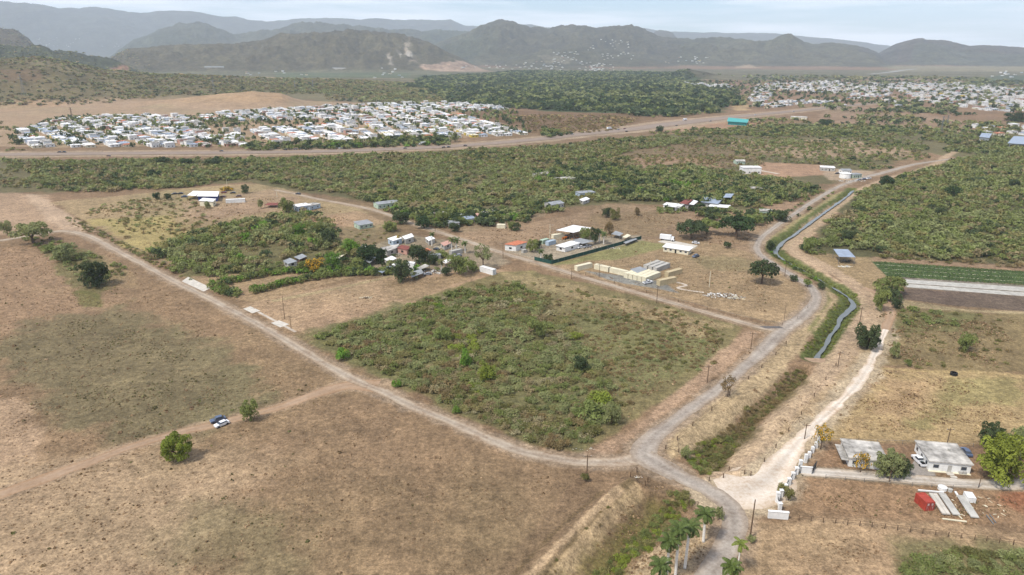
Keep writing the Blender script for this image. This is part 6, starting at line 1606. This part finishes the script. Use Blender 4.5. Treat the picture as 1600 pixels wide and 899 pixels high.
post_fence('post_fence', 'dark wooden post fence on the right verge of the asphalt road', [(1040, 702), (1060, 709), (1058, 690), (1082, 668), (1112, 642), (1140, 618), (1169, 593), (1190, 575), (1212, 555), (1228, 538)], 1.4, .22, M_WOODP, 2, M_WOODP)
post_fence('post_fence', 'short row of posts at the lower end of the green ditch above the road', [(1108, 752), (1130, 747), (1139, 735), (1163, 742), (1173, 744)], 1.4, .2, M_WOODP, 1, M_WOODP)
post_fence('post_fence', 'old leaning posts around the left end of the culvert', [(985, 748), (995, 738), (1008, 760), (1012, 754)], 1.6, .2, M_WOODP, 1, M_WOODP)
post_fence('post_fence', 'rusty posts by the road above the royal palms', [(1076, 789), (1090, 792), (1113, 803), (1121, 806)], 1.5, .16, M_WOODP, 1, M_WOODP)
post_fence('post_fence', 'posts along the bank between canal track and white gravel road', [(1194, 722), (1212, 700), (1232, 674), (1252, 648), (1272, 620), (1290, 594), (1306, 572)], 1.4, .2, M_WOODP, 1, M_WOODP)
post_fence('post_fence', 'thin pale posts along the edge of the concrete driveway', [(1290, 748), (1320, 751), (1350, 754), (1390, 757), (1425, 760), (1455, 762), (1488, 764), (1528, 763)], 1.3, .09, M_STEEL, 2)
post_fence('post_fence', 'wire fence between the container lot and the curve of the road', [(1185, 403), (1210, 415), (1240, 432), (1262, 450), (1268, 465), (1262, 482), (1246, 498), (1222, 509), (1195, 506), (1150, 496), (1105, 484), (1060, 472), (1010, 458), (960, 443), (915, 430)], 1.4, .12, M_WOODP, 1)
post_fence('post_fence', 'fence line along the dirt road beside the savanna', [(84, 322), (110, 345), (140, 358), (170, 372), (200, 384), (230, 399), (258, 413), (285, 428)], 1.4, .14, M_WOODP, 1)
post_fence('post_fence', 'thin fence behind the two white houses', [(1292, 690), (1330, 691), (1370, 693), (1410, 694), (1450, 696), (1490, 698), (1520, 699)], 1.2, .09, M_STEEL, 1)
# ------------------------------------------------------------------ utility poles
def pole(px, py, top, label, m=None, arm=True, r_=.16, lamp=False, name='utility_pole', cat='utility pole', group=None):
    x, y = P(px, py); h = HM(px, py, py - top); e = empty(name, (x, y, Hs(x, y)), trng.uniform(-.4, .4))
    bm = bmesh.new(); tube_bm(bm, [(0, 0, -.3), (0, 0, h)], [r_, r_ * .65], 8); bm_obj('pole', bm, m or M_WOODP, e)
    if arm:
        a = boxo('crossarm', [(0, 0, h - .7, 2.2, .14, .14)], m or M_WOODP, e)
        [boxo('insulator', [(s, 0, h - .557, .12, .12, .22)], M_GREYW, a) for s in (-1, 0, 1)]
    if lamp:
        boxo('lamp_arm', [(.7, 0, h - .4, 1.5, .08, .08)], M_STEEL, e); boxo('lamp_head', [(1.6, 0, h - .48, .7, .3, .16)], M_GREYW, e)
    tag(e, label, cat, group); return e
PL = [(917, 741, 712, 'wooden pole with a bush at its foot at the road junction', 1, .17), (1172, 840, 784, 'tall dark pole beside the road curve above the last palm', 0, .2), (1105, 598, 571, 'wooden pole on the sandy verge at the middle of the asphalt road', 1, .17),
      (1173, 546, 519, 'wooden pole near the road fork by the asphalt patch', 1, .17), (1026, 474, 447, 'wooden pole on the lane right of the containers', 1, .16), (936, 434, 412, 'wooden pole on the lane in front of the cream containers', 1, .16),
      (893, 436, 420, 'short wooden pole on the scrub side of the lane', 0, .14), (445, 499, 463, 'thin dark pole on the bare plot behind the concrete aprons', 0, .13), (455, 514, 494, 'short thin pole by the concrete apron', 0, .12),
      (317, 427, 402, 'pole with transformer box at the corner of the hedged plot', 1, .15), (1257, 686, 662, 'wooden pole on the white gravel road near the yellow tree', 1, .16), (1343, 505, 480, 'wooden pole on the dirt strip left of the round tree', 1, .16), (1309, 573, 549, 'wooden pole on the dirt strip below the culvert', 1, .15),
      (596, 562, 533, 'pale pole rising from the scrub field', 1, .14), (680, 362, 327, 'tall pole in the village lane', 1, .16), (1389, 392, 366, 'pole at the edge of the crop field', 1, .16), (1479, 697, 668, 'thin pole behind the white house', 1, .14), (1389, 753, 728, 'thin pole beside the driveway in front of the dark bush', 0, .12),
      (1529, 762, 738, 'thin pole beside the driveway right of the white house', 0, .12), (786, 404, 380, 'pole in front of the terracotta roofed house', 1, .15), (1226, 432, 410, 'leaning pole at the inside of the road curve', 0, .15), (1225, 500, 478, 'thin post pole inside the road curve', 0, .1), (568, 312, 305, 'pole at the edge of the wooded belt', 0, .15),
      (1157, 378, 362, 'pale pole in front of the wide acacia', 1, .15)]
for (a, b, c_, lb, arm_, r_) in PL: pole(a, b, c_, lb, arm=bool(arm_), r_=r_)
M_PALEP = mat('pale_concrete_pole', C(226, 214, 186, .8), .8)
pole(859, 380, 351, 'cream concrete light pole behind the white house', M_PALEP, False, .22, True, 'light_pole', 'light pole')
pole(1108, 449, 424, 'cream concrete pole on the mown lot right of the containers', M_PALEP, False, .2, False, 'light_pole', 'light pole')
pole(1016, 420, 407, 'cream concrete pole behind the container rows', M_PALEP, False, .2, False, 'light_pole', 'light pole')
pole(356, 298, 281, 'lamp pole beside the blue barn in the savanna', M_PALEP, False, .2, True, 'light_pole', 'light pole')
pole(433, 308, 300, 'short cream pole at the edge of the savanna', M_PALEP, False, .3, False, 'light_pole', 'light pole')
PYL = [(38, 150, 124, 'far steel pylon on the left hill'), (335, 148, 124, 'far steel pylon beside the dry field'), (113, 186, 171, 'far dark pylon behind the left end of the estate'), (461, 138, 127, 'far pylon, left one of the pair on the plain'), (489, 138, 126, 'far pylon, right one of the pair on the plain'),
       (922, 190, 178, 'dark pylon above the slip road'), (714, 142, 131, 'far pylon, leftmost of the three above the wood'), (721, 142, 130, 'far pylon, middle of the three above the wood'), (728, 142, 131, 'far pylon, rightmost of the three above the wood'), (1472, 198, 184, 'white mast, left of the pair near the right village'), (1479, 198, 183, 'white mast, right of the pair near the right village'),
       (1470, 208, 192, 'slim mast in front of the right village'), (1388, 168, 152, 'slim mast above the right stretch of highway'), (1525, 165, 150, 'white mast in the far right town')]
for (a, b, c_, lb) in PYL:
    x, y, z0 = PH(a, b); d = math.hypot(x, y); h = (b - c_) * d / FOC * 1.0; e = empty('pylon', (x, y, z0 - .5)); w_ = max(.35, d / FOC * .55)
    bm = bmesh.new()
    for sx in (-1, 1):
        for sy in (-1, 1): tube_bm(bm, [(sx * h * .07, sy * h * .07, 0), (sx * .2, sy * .2, h)], [w_ * .35, w_ * .22], 4)
    for k in range(4): bx(bm, 0, 0, h * (.2 + .18 * k), h * .12 * (1 - k * .15), w_ * .3, w_ * .3)
    bm_obj('mast', bm, M_STEEL if 'dark' not in lb else M_WOODP, e)
    boxo('crossarm', [(0, 0, h * .80, h * .32, w_ * .5, w_ * .5), (0, 0, h * .92, h * .24, w_ * .5, w_ * .5)], M_STEEL if 'dark' not in lb else M_WOODP, e)
    tag(e, lb, 'pylon')
# ------------------------------------------------------------------ crops
def crops():
    a0 = np.array(P(1366, 409.5)); a1 = np.array(P(1660, 429)); b0 = np.array(P(1388, 432)); b1 = np.array(P(1660, 450)); c0 = np.array(P(1400, 436)); d0 = np.array(P(1418, 449)); c1 = np.array(P(1660, 453)); d1 = np.array(P(1660, 468))
    rng = np.random.default_rng(8); cos, cl = [], []
    n_ = 15
    for k in range(n_):
        t = k / (n_ - 1); p0 = a0 + (b0 - a0) * t; p1 = a1 + (b1 - a1) * t; L = np.linalg.norm(p1 - p0); m_ = int(L * 7)
        s = rng.random(m_); p = p0 + (p1 - p0) * s[:, None] + rng.normal(size=(m_, 2)) * .22
        q3 = np.stack([p[:, 0], p[:, 1], np.abs(rng.normal(size=m_)) * .18 + .1], 1); d = rng.normal(size=(m_, 3)); d[:, 2] = np.abs(d[:, 2]) + .6; d /= np.linalg.norm(d, axis=1)[:, None]
        co_, f_ = leaves(rng, q3, d, .34); cos.append(co_); cl.append(np.repeat(np.array(CL(104, 122, 74)) * rng.uniform(.7, 1.2, m_)[:, None], 4, axis=0))
    co_ = np.concatenate(cos); o = bpy.data.objects.new('crop_plants', mesh_np('crop_plants', co_, np.arange(len(co_)).reshape(-1, 4), M_FIELDLEAF, np.concatenate(cl))); link(o); tag(o, kind='stuff')
    bm = bmesh.new(); bm2 = bmesh.new()
    def strip(b_, p0, p1, w_, z):
        u = (p1 - p0) / np.linalg.norm(p1 - p0); n2 = np.array([-u[1], u[0]]) * w_ / 2; N = 40; prev = None
        for i in range(N + 1):
            p = p0 + (p1 - p0) * i / N; j = 1 + .1 * trng.uniform(-1, 1)
            r_ = [b_.verts.new((p[0] - n2[0] * j, p[1] - n2[1] * j, .02)), b_.verts.new((p[0] - n2[0] * .6, p[1] - n2[1] * .6, z)), b_.verts.new((p[0] + n2[0] * .6, p[1] + n2[1] * .6, z)), b_.verts.new((p[0] + n2[0] * j, p[1] + n2[1] * j, .02))]
            if prev:
                for q in range(3): b_.faces.new((prev[q], r_[q], r_[q + 1], prev[q + 1]))
            prev = r_
    for k in range(10):
        if k == 5: continue
        t = (k + .5) / 10; strip(bm, c0 + (d0 - c0) * t, c1 + (d1 - c1) * t, .85, .2)
    for k in (3, 7, 11):
        t = k / 14; strip(bm2, a0 + (b0 - a0) * t + np.array([0, .7]), a1 + (b1 - a1) * t + np.array([0, .7]), .22, .12)
    for nm, b_ in (('plastic_mulch_rows', bm), ('drip_lines', bm2)):
        bmesh.ops.recalc_face_normals(b_, faces=b_.faces); me = bpy.data.meshes.new(nm); b_.to_mesh(me); b_.free(); me.materials.append(M_GREYW if nm[0] == 'p' else M_CREAM); o = bpy.data.objects.new(nm, me); link(o); tag(o, kind='stuff')
crops()
# ------------------------------------------------------------------ royal palms
def palm_proto(seed, H_, fr=15, FL=3.2, small=False, colr=None, droop=1.0):
    r = random.Random(seed); rng = np.random.default_rng(seed)
    bm = bmesh.new(); lean = (r.uniform(-.25, .25), r.uniform(-.2, .2))
    tr = .30 if not small else .16
    tube_bm(bm, [(0, 0, -.2), (0, 0, .5), (lean[0] * .3, lean[1] * .3, H_ * .35), (lean[0] * .7, lean[1] * .7, H_ * .7), (lean[0], lean[1], H_ - 1.3)], [tr * 1.25, tr * 1.1, tr, tr * .95, tr * .75], 12)
    bmesh.ops.recalc_face_normals(bm, faces=bm.faces)
    tm = bpy.data.meshes.new('trunk'); bm.to_mesh(tm); bm.free(); tm.materials.append(M_PALMBARK); tm.polygons.foreach_set('use_smooth', [True] * len(tm.polygons))
    bm = bmesh.new(); tube_bm(bm, [(lean[0], lean[1], H_ - 1.35), (lean[0], lean[1], H_ - .7), (lean[0], lean[1], H_ + .1)], [tr * .85, tr * .7, tr * .25], 10)
    bmesh.ops.recalc_face_normals(bm, faces=bm.faces)
    sm = bpy.data.meshes.new('crownshaft'); bm.to_mesh(sm); bm.free(); sm.materials.append(M_SHAFT)
    fronds = []
    for k in range(fr):
        az = k * 2.39996 + r.uniform(-.2, .2); e0 = 1.25 - 1.5 * (k / fr) ** 1.0 + r.uniform(-.1, .1)     # rising young, drooping old
        L = FL * r.uniform(.85, 1.1); N = 16; p = np.array([0., 0., 0.]); el = e0; pts = []; dirs = []
        for i in range(N + 1):
            d = np.array([math.cos(az) * math.cos(el), math.sin(az) * math.cos(el), math.sin(el)]); pts.append(p.copy()); dirs.append(d)
            p = p + d * L / N; el -= (.055 + .10 * i / N) * droop * (1.35 if e0 < .2 else 1.1)
        co, f, c = [], [], []
        base = np.array(colr or CL(92, 106, 56)) * (1.0 if k < fr * .8 else .85)
        side = np.array([-math.sin(az), math.cos(az), 0])
        for i in range(N):
            o_ = len(co); up = np.cross(side, dirs[i]); wv = .05
            co += [pts[i] - side * wv, pts[i] + side * wv, pts[i + 1] + side * wv * .7, pts[i + 1] - side * wv * .7]; f.append([o_, o_ + 1, o_ + 2, o_ + 3]); c += [base * 1.25] * 4
            if i < 1: continue
            for sgn in (-1, 1):
                for sub in (0, .33, .66):
                    q = pts[i] + (pts[i + 1] - pts[i]) * sub; t = (i + sub) / N
                    ll = FL * .27 * math.sin(math.pi * min(1, .15 + t * .9)) ** .6 * r.uniform(.85, 1.1)
                    tip = q + side * sgn * ll * .85 + dirs[i] * ll * .45 - np.array([0, 0, 1]) * ll * (.35 + r.uniform(-.1, .15)) - up * 0
                    w2 = dirs[i] * .11; o_ = len(co); mid = (q + tip) / 2 + np.array([0, 0, ll * .08])
                    co += [q - w2 * .5, mid - w2 * .6, tip, mid + w2 * .6 + w2 * .1]; f.append([o_, o_ + 1, o_ + 2, o_ + 3]); c += [base * r.uniform(.75, 1.2)] * 4
        me = mesh_np('frond', np.array(co), np.array(f), M_PALMLEAF, np.array(c)); fronds.append(me)
    return tm, sm, fronds, (lean[0], lean[1], H_)
M_PALMBARK = mat('pale_palm_trunk', C(226, 220, 208, .9), .8, var=.10, scale=2.0, stretch=(1, 1, 4))
M_SHAFT = mat('green_crownshaft', C(126, 148, 84, .8), .5, var=.1)
M_PALMLEAF = attr_mat('palm_leaf', 0.5, ((.8, .12),), transl=.25)
def palm(px, py, crown_y, seed, label, FL=3.3, small=False, colr=None, group='royal palms along the road', fr=19, droop=1.15):
    h = HM(px, py, py - crown_y); x, y = P(px, py)
    tm, sm, fr_, top = palm_proto(seed, h, fr, FL, small, colr, droop)
    e = empty('palm_tree', (x, y, Hs(x, y)), 0)
    link(bpy.data.objects.new('trunk', tm), e); link(bpy.data.objects.new('crownshaft', sm), e)
    for me in fr_:
        o = link(bpy.data.objects.new('frond', me), e); o.location = top
    tag(e, label, 'palm tree', group); return e
palm(1098.8, 847, 806, 1, 'royal palm furthest up the road, beside the small bush')
palm(1070, 888, 829, 2, 'tall royal palm right of the clump of three', FL=3.4)
palm(1055, 901, 834, 3, 'royal palm at the back of the clump of three', FL=3.3)
palm(1041, 907, 850, 4, 'royal palm at the front left of the clump of three', FL=3.3)
palm(1027, 943, 890, 5, 'royal palm crown at the bottom edge left of the road', FL=3.2)
palm(1151, 897, 854, 6, 'slender young palm with few fronds right of the road', FL=2.4, small=True, colr=CL(122, 132, 62), fr=9)
palm(1136, 938, 889, 7, 'palm crown at the bottom edge on the right verge', FL=3.0, colr=CL(92, 106, 50))
for i, (a, b, c_, F_) in enumerate([(675, 385, 366, 2.6), (706, 392, 374, 3.4), (713, 393, 375, 3.4), (936, 379, 362, 3.2), (943, 382, 366, 3.2), (690, 424, 409, 3.2), (1128, 290, 276, 3.5), (845, 405, 392, 2.6), (727, 396, 380, 3.0)]):
    palm(a, b, c_, 20 + i, ['slim palm standing alone by the village lane', 'left palm of the pair beside the lane', 'right palm of the pair beside the lane', 'palm left of two at the green fence compound', 'palm right of two at the green fence compound', 'yellowish palm in the lower village',
                           'tall palm above the trees of the wooded belt', 'small palm at the lane end of the green fence', 'short palm right of the lane side pair'][i], FL=F_, group='palms of the village', colr=CL(118, 118, 70) if i in (5, 1) else CL(92, 108, 60), fr=13)
# ------------------------------------------------------------------ trees of their own
TR = [ # base px, py, crown width px, height px, shape, colour, label
 (52, 380, 58, 34, 'flat', 'greygreen', 'wide grey green tree at the left end of the dirt road'), (150, 447, 50, 42, 'dense', 'dark', 'round dark green tree with pale stems in the left field'), (12, 366, 22, 20, 'round', 'greygreen', 'grey green tree at the left edge behind the dirt road'),
 (102, 408, 44, 28, 'round', 'greygreen', 'loose grey green tree between the wide and the round tree'), (77, 394, 26, 14, 'bush', 'green', 'green bush below the wide tree on the left'),
 (278, 719, 52, 40, 'dense', 'yellowgreen', 'yellow green tree alone in the bottom left field'), (392, 657, 30, 31, 'round', 'green', 'round green tree on the dirt track right of the cars'),
 (1137, 620, 34, 32, 'sparse', 'brown', 'thin brownish tree on the verge of the asphalt road'), (1354, 545, 44, 40, 'dense', 'dark', 'dense dark tree beside the white gravel road'), (1388, 461, 54, 30, 'flat', 'green', 'wide flat topped tree at the corner of the crop field'),
 (1190, 443, 48, 38, 'flat', 'dark', 'flat topped tree inside the curve of the road'), (728, 572, 26, 25, 'round', 'bright', 'bright green round tree in the middle of the scrub field'), (537, 562, 26, 20, 'bush', 'bright', 'bright green bush near the left corner of the scrub field'),
 (620, 604, 17, 13, 'bush', 'bright', 'small deep green bush at the roadside edge of the scrub field'), (760, 594, 34, 26, 'round', 'yellowgreen', 'yellow green tree below the bright round one in the scrub field'), (692, 534, 34, 22, 'round', 'green', 'green tree in the left half of the scrub field'),
 (840, 526, 34, 24, 'round', 'green', 'green tree right of centre in the upper scrub field'), (909, 580, 30, 26, 'round', 'dark', 'darker green tree at the right edge of the scrub field'), (712, 646, 16, 12, 'bush', 'bright', 'small bright bush near the lower edge of the scrub field'),
 (920, 652, 52, 26, 'bush', 'green', 'big spreading green bush in the lower right of the scrub field'), (955, 662, 34, 30, 'round', 'greygreen', 'grey green tree at the lower right corner of the scrub field'), (936, 630, 44, 20, 'bush', 'yellowgreen', 'yellowish bush in the right part of the scrub field'),
 (947, 340, 18, 16, 'round', 'dark', 'left of the two dark trees touching on the mown field'), (961, 344, 19, 18, 'round', 'olive', 'right of the two dark trees touching on the mown field'), (995, 337, 13, 12, 'round', 'brown', 'small brown tree alone on the mown field'),
 (1080, 373, 56, 30, 'flat', 'dark', 'huge spreading dark tree behind the site office'), (1104, 366, 40, 26, 'flat', 'green', 'spreading green tree between the two huge dark ones'), (1150, 371, 66, 34, 'flat', 'deep', 'huge very dark tree nearest the road curve'), (951, 366, 17, 18, 'round', 'brown', 'brown leafed tree in the green fence compound'),
 (930, 381, 22, 26, 'tall', 'dark', 'dark tree between the palms and the white house'), (914, 374, 20, 18, 'round', 'green', 'green tree in front of the large open shed'), (832, 394, 22, 18, 'round', 'green', 'green tree beside the terracotta roofed house'), (840, 388, 16, 14, 'round', 'dark', 'dark tree behind the green one by the terracotta roofed house'),
 (808, 361, 15, 13, 'round', 'dark', 'right dark tree of the pair by the small white hut'), (799, 360, 15, 13, 'round', 'green', 'left green tree of the pair by the small white hut'), (857, 409, 20, 14, 'bush', 'dark', 'dark bush at the corner of the green mesh fence'),
 (755, 420, 40, 38, 'sparse', 'greygreen', 'airy grey green tree above the white box trailer'), (718, 430, 38, 30, 'round', 'green', 'dense green tree in the lower right village'), (738, 424, 24, 18, 'bush', 'green', 'green bush between the airy tree and the dense tree'), (697, 430, 20, 14, 'bush', 'dark', 'dark bush left of the dense green tree'),
 (655, 412, 42, 30, 'round', 'dark', 'dark tree in the heart of the village'), (676, 414, 22, 20, 'round', 'dark', 'smaller dark tree right of the village heart tree'), (627, 441, 34, 34, 'round', 'dark', 'dark green tree at the lower edge of the village'), (606, 428, 16, 12, 'bush', 'dark', 'dark bush left of the lower village tree'),
 (575, 412, 40, 30, 'round', 'deep', 'very dark tree at the left side of the village'), (550, 396, 34, 22, 'round', 'bright', 'bright green tree at the upper left of the village'), (596, 410, 22, 22, 'round', 'deep', 'very dark small tree beside the lean-to'), (560, 420, 30, 20, 'bush', 'green', 'green bush left of the village above the hedge'),
 (622, 380, 9, 12, 'tall', 'yellow', 'yellow leafed tree in front of the pale blue house'), (646, 395, 20, 12, 'bush', 'green', 'green bush beside the pink house'), (690, 402, 26, 12, 'bush', 'green', 'green bush in the village yard right of the red roof'),
 (492, 424, 34, 20, 'round', 'yellow', 'tree with yellow blossom behind the hedge rows'), (520, 418, 30, 22, 'round', 'bright', 'bright green tree right of the yellow blossoming one'), (505, 430, 24, 14, 'bush', 'green', 'green bush just above the hedge row'), (476, 424, 20, 16, 'round', 'green', 'green tree beside the grey roofed huts'),
 (626, 350, 34, 20, 'round', 'dark', 'dark tree by the upper village lane'), (610, 362, 30, 18, 'round', 'green', 'green tree on the dry plot side of the lane'), (662, 357, 28, 20, 'round', 'deep', 'very dark tree beside the tall lane pole'), (735, 345, 26, 16, 'round', 'dark', 'dark tree behind the white shack'), (760, 352, 40, 14, 'bush', 'dark', 'long dark bush along the mown plot'),
 (693, 350, 26, 22, 'round', 'green', 'green tree above the cream shack'), (710, 362, 24, 14, 'round', 'dark', 'dark tree below the cream shack'), (448, 332, 28, 24, 'round', 'green', 'green tree left of the blue tinted house'), (384, 302, 14, 13, 'round', 'dark', 'small dark tree above the long pale trailer'),
 (264, 313, 13, 11, 'round', 'dark', 'small dark tree left of the barn in the savanna'), (245, 312, 14, 11, 'round', 'deep', 'small very dark tree furthest left near the parked cars'), (325, 326, 12, 12, 'round', 'greygreen', 'small tree in front of the cream savanna house'), (408, 326, 12, 15, 'tall', 'greygreen', 'slim tree beside the low rusty ruin'),
 (355, 298, 22, 8, 'bush', 'yellow', 'bush in yellow flower beside the barn'), (515, 385, 30, 26, 'round', 'dark', 'dark tree at the right end of the thicket'), (470, 372, 26, 22, 'round', 'bright', 'bright green tree in the thicket below the bare mound'), (500, 366, 20, 20, 'round', 'green', 'green tree rising at the foot of the bare mound'),
 (1282, 702, 36, 36, 'sparse', 'yellow', 'sparse tree full of yellow blossom at the upper wall end'), (1344, 738, 34, 30, 'sparse', 'yellow', 'half bare tree with yellow blossom in front of the grey white house'), (1385, 742, 52, 36, 'dense', 'greygreen', 'broad grey green tree covering the right part of the grey white house'), (1410, 744, 30, 26, 'round', 'dark', 'dark bush tree left of the white pickup'),
 (1566, 750, 88, 68, 'dense', 'yellowgreen', 'large yellow green tree right of the white house'), (1548, 700, 44, 40, 'dense', 'dark', 'tall dark tree behind the large yellow green one'), (1592, 712, 52, 40, 'dense', 'greygreen', 'grey green tree at the right edge behind the large one'), (1508, 548, 32, 26, 'round', 'green', 'green bushy tree in the right hand grassland'),
 (1396, 560, 20, 26, 'tall', 'greygreen', 'slim grey green tree on the right side of the white gravel road'), (1418, 572, 14, 12, 'bush', 'green', 'small green bush near the start of the golden field'), (1374, 486, 30, 34, 'round', 'green', 'green tree left of the gate track'), (1401, 482, 20, 18, 'round', 'dark', 'dark tree right of the gate track'), (1388, 470, 40, 24, 'bush', 'dark', 'dark bush under the flat topped tree'),
 (1262, 396, 24, 24, 'round', 'green', 'green tree above the canal track bend'), (1205, 390, 18, 18, 'round', 'dark', 'dark tree between road and canal at the upper bend'), (1384, 290, 26, 16, 'round', 'deep', 'very dark tree at the far right side of the canal'), (1178, 352, 30, 16, 'round', 'green', 'green tree left of the small pale house'), (1222, 346, 28, 20, 'round', 'dark', 'dark tree right of the small pale house'),
 (1488, 308, 28, 18, 'round', 'deep', 'very dark tree in the woods right of the canal'), (1583, 294, 20, 14, 'round', 'dark', 'dark tree near the right edge of the woods'), (1470, 338, 24, 14, 'round', 'dark', 'dark tree in the middle of the right hand woods'), (1136, 388, 14, 12, 'bush', 'dark', 'small dark bush on the bank behind the lot'), (1123, 812, 18, 22, 'bush', 'greygreen', 'small bush beside the uppermost royal palm'),
 (914, 752, 18, 14, 'bush', 'olive', 'bush at the foot of the junction pole'), (1070, 716, 18, 20, 'bush', 'greygreen', 'grey green bush at the left end of the green ditch'), (1174, 846, 18, 10, 'bush', 'greygreen', 'low bush around the foot of the tall dark pole'), (1232, 782, 22, 20, 'bush', 'olive', 'straggly bush leaning on the scalloped wall'), (1222, 770, 22, 16, 'bush', 'drygreen', 'dry bush on the road side of the scalloped wall'),
 (256, 256, 26, 10, 'round', 'deep', 'very dark tree near the highway on the left'), (292, 257, 26, 9, 'round', 'deep', 'very dark tree second from the left near the highway'), (336, 258, 40, 9, 'round', 'dark', 'dark tree third from the left near the highway'), (242, 278, 28, 12, 'round', 'deep', 'very dark tree in the middle of the left wooded belt'), (30, 226, 18, 10, 'round', 'dark', 'dark tree at the left end of the estate'),
 (684, 226, 26, 14, 'tall', 'dark', 'dark tree at the right end of the estate hedge'), (711, 222, 18, 16, 'tall', 'greygreen', 'tall grey green tree among the estate houses by the highway'), (1030, 208, 16, 12, 'round', 'dark', 'dark round tree right beside the slip road'), (1290, 196, 30, 10, 'round', 'deep', 'very dark tree in the far right scrub'), (1585, 190, 40, 14, 'round', 'deep', 'broad very dark tree at the right edge near the far town'),
 (1240, 440, 16, 12, 'bush', 'dark', 'dark bush between the road and the canal below the bend'), (1262, 448, 18, 14, 'bush', 'green', 'green bush between the road and the canal near the curve'), (1282, 452, 16, 12, 'bush', 'dark', 'dark bush at the outer side of the road curve'), (1326, 376, 30, 18, 'round', 'dark', 'dark tree behind the steel shelter'), (1300, 384, 22, 16, 'round', 'green', 'green tree left behind the steel shelter'),
]
for i, (a, b, w_, h_, sh, co_, lb) in enumerate(TR):
    tree(a, b, w_, h_, sh, co_, lb, cat='bush' if sh == 'bush' else 'tree', name={'bush': 'bush', 'flat': 'spreading_tree', 'tall': 'tree', 'round': 'tree', 'sparse': 'tree', 'dense': 'tree'}[sh], seed=i % 3, bark=M_PALEBARK if 'pale stems' in lb else None)
# ------------------------------------------------------------------ haze: one even box of air
def build_haze():
    me = bpy.data.meshes.new('haze')
    bm = bmesh.new()
    bmesh.ops.create_cube(bm, size=1.0)
    bmesh.ops.scale(bm, vec=(42000, 42000, 1100), verts=bm.verts)
    bmesh.ops.translate(bm, vec=(0, 0, 550 - 5.0), verts=bm.verts)
    bm.to_mesh(me); bm.free()
    m = bpy.data.materials.new('haze_air'); m.use_nodes = True
    n = m.node_tree.nodes; n.clear()
    o = n.new('ShaderNodeOutputMaterial'); v = n.new('ShaderNodeVolumePrincipled')
    v.inputs['Color'].default_value = (0.80, 0.90, 1.0, 1)
    v.inputs['Density'].default_value = 6.2e-5
    v.inputs['Anisotropy'].default_value = 0.0
    m.node_tree.links.new(v.outputs['Volume'], o.inputs['Volume'])
    me.materials.append(m)
    ob = bpy.data.objects.new('haze', me); COL.objects.link(ob)
    tag(ob, kind='stuff')
build_haze()
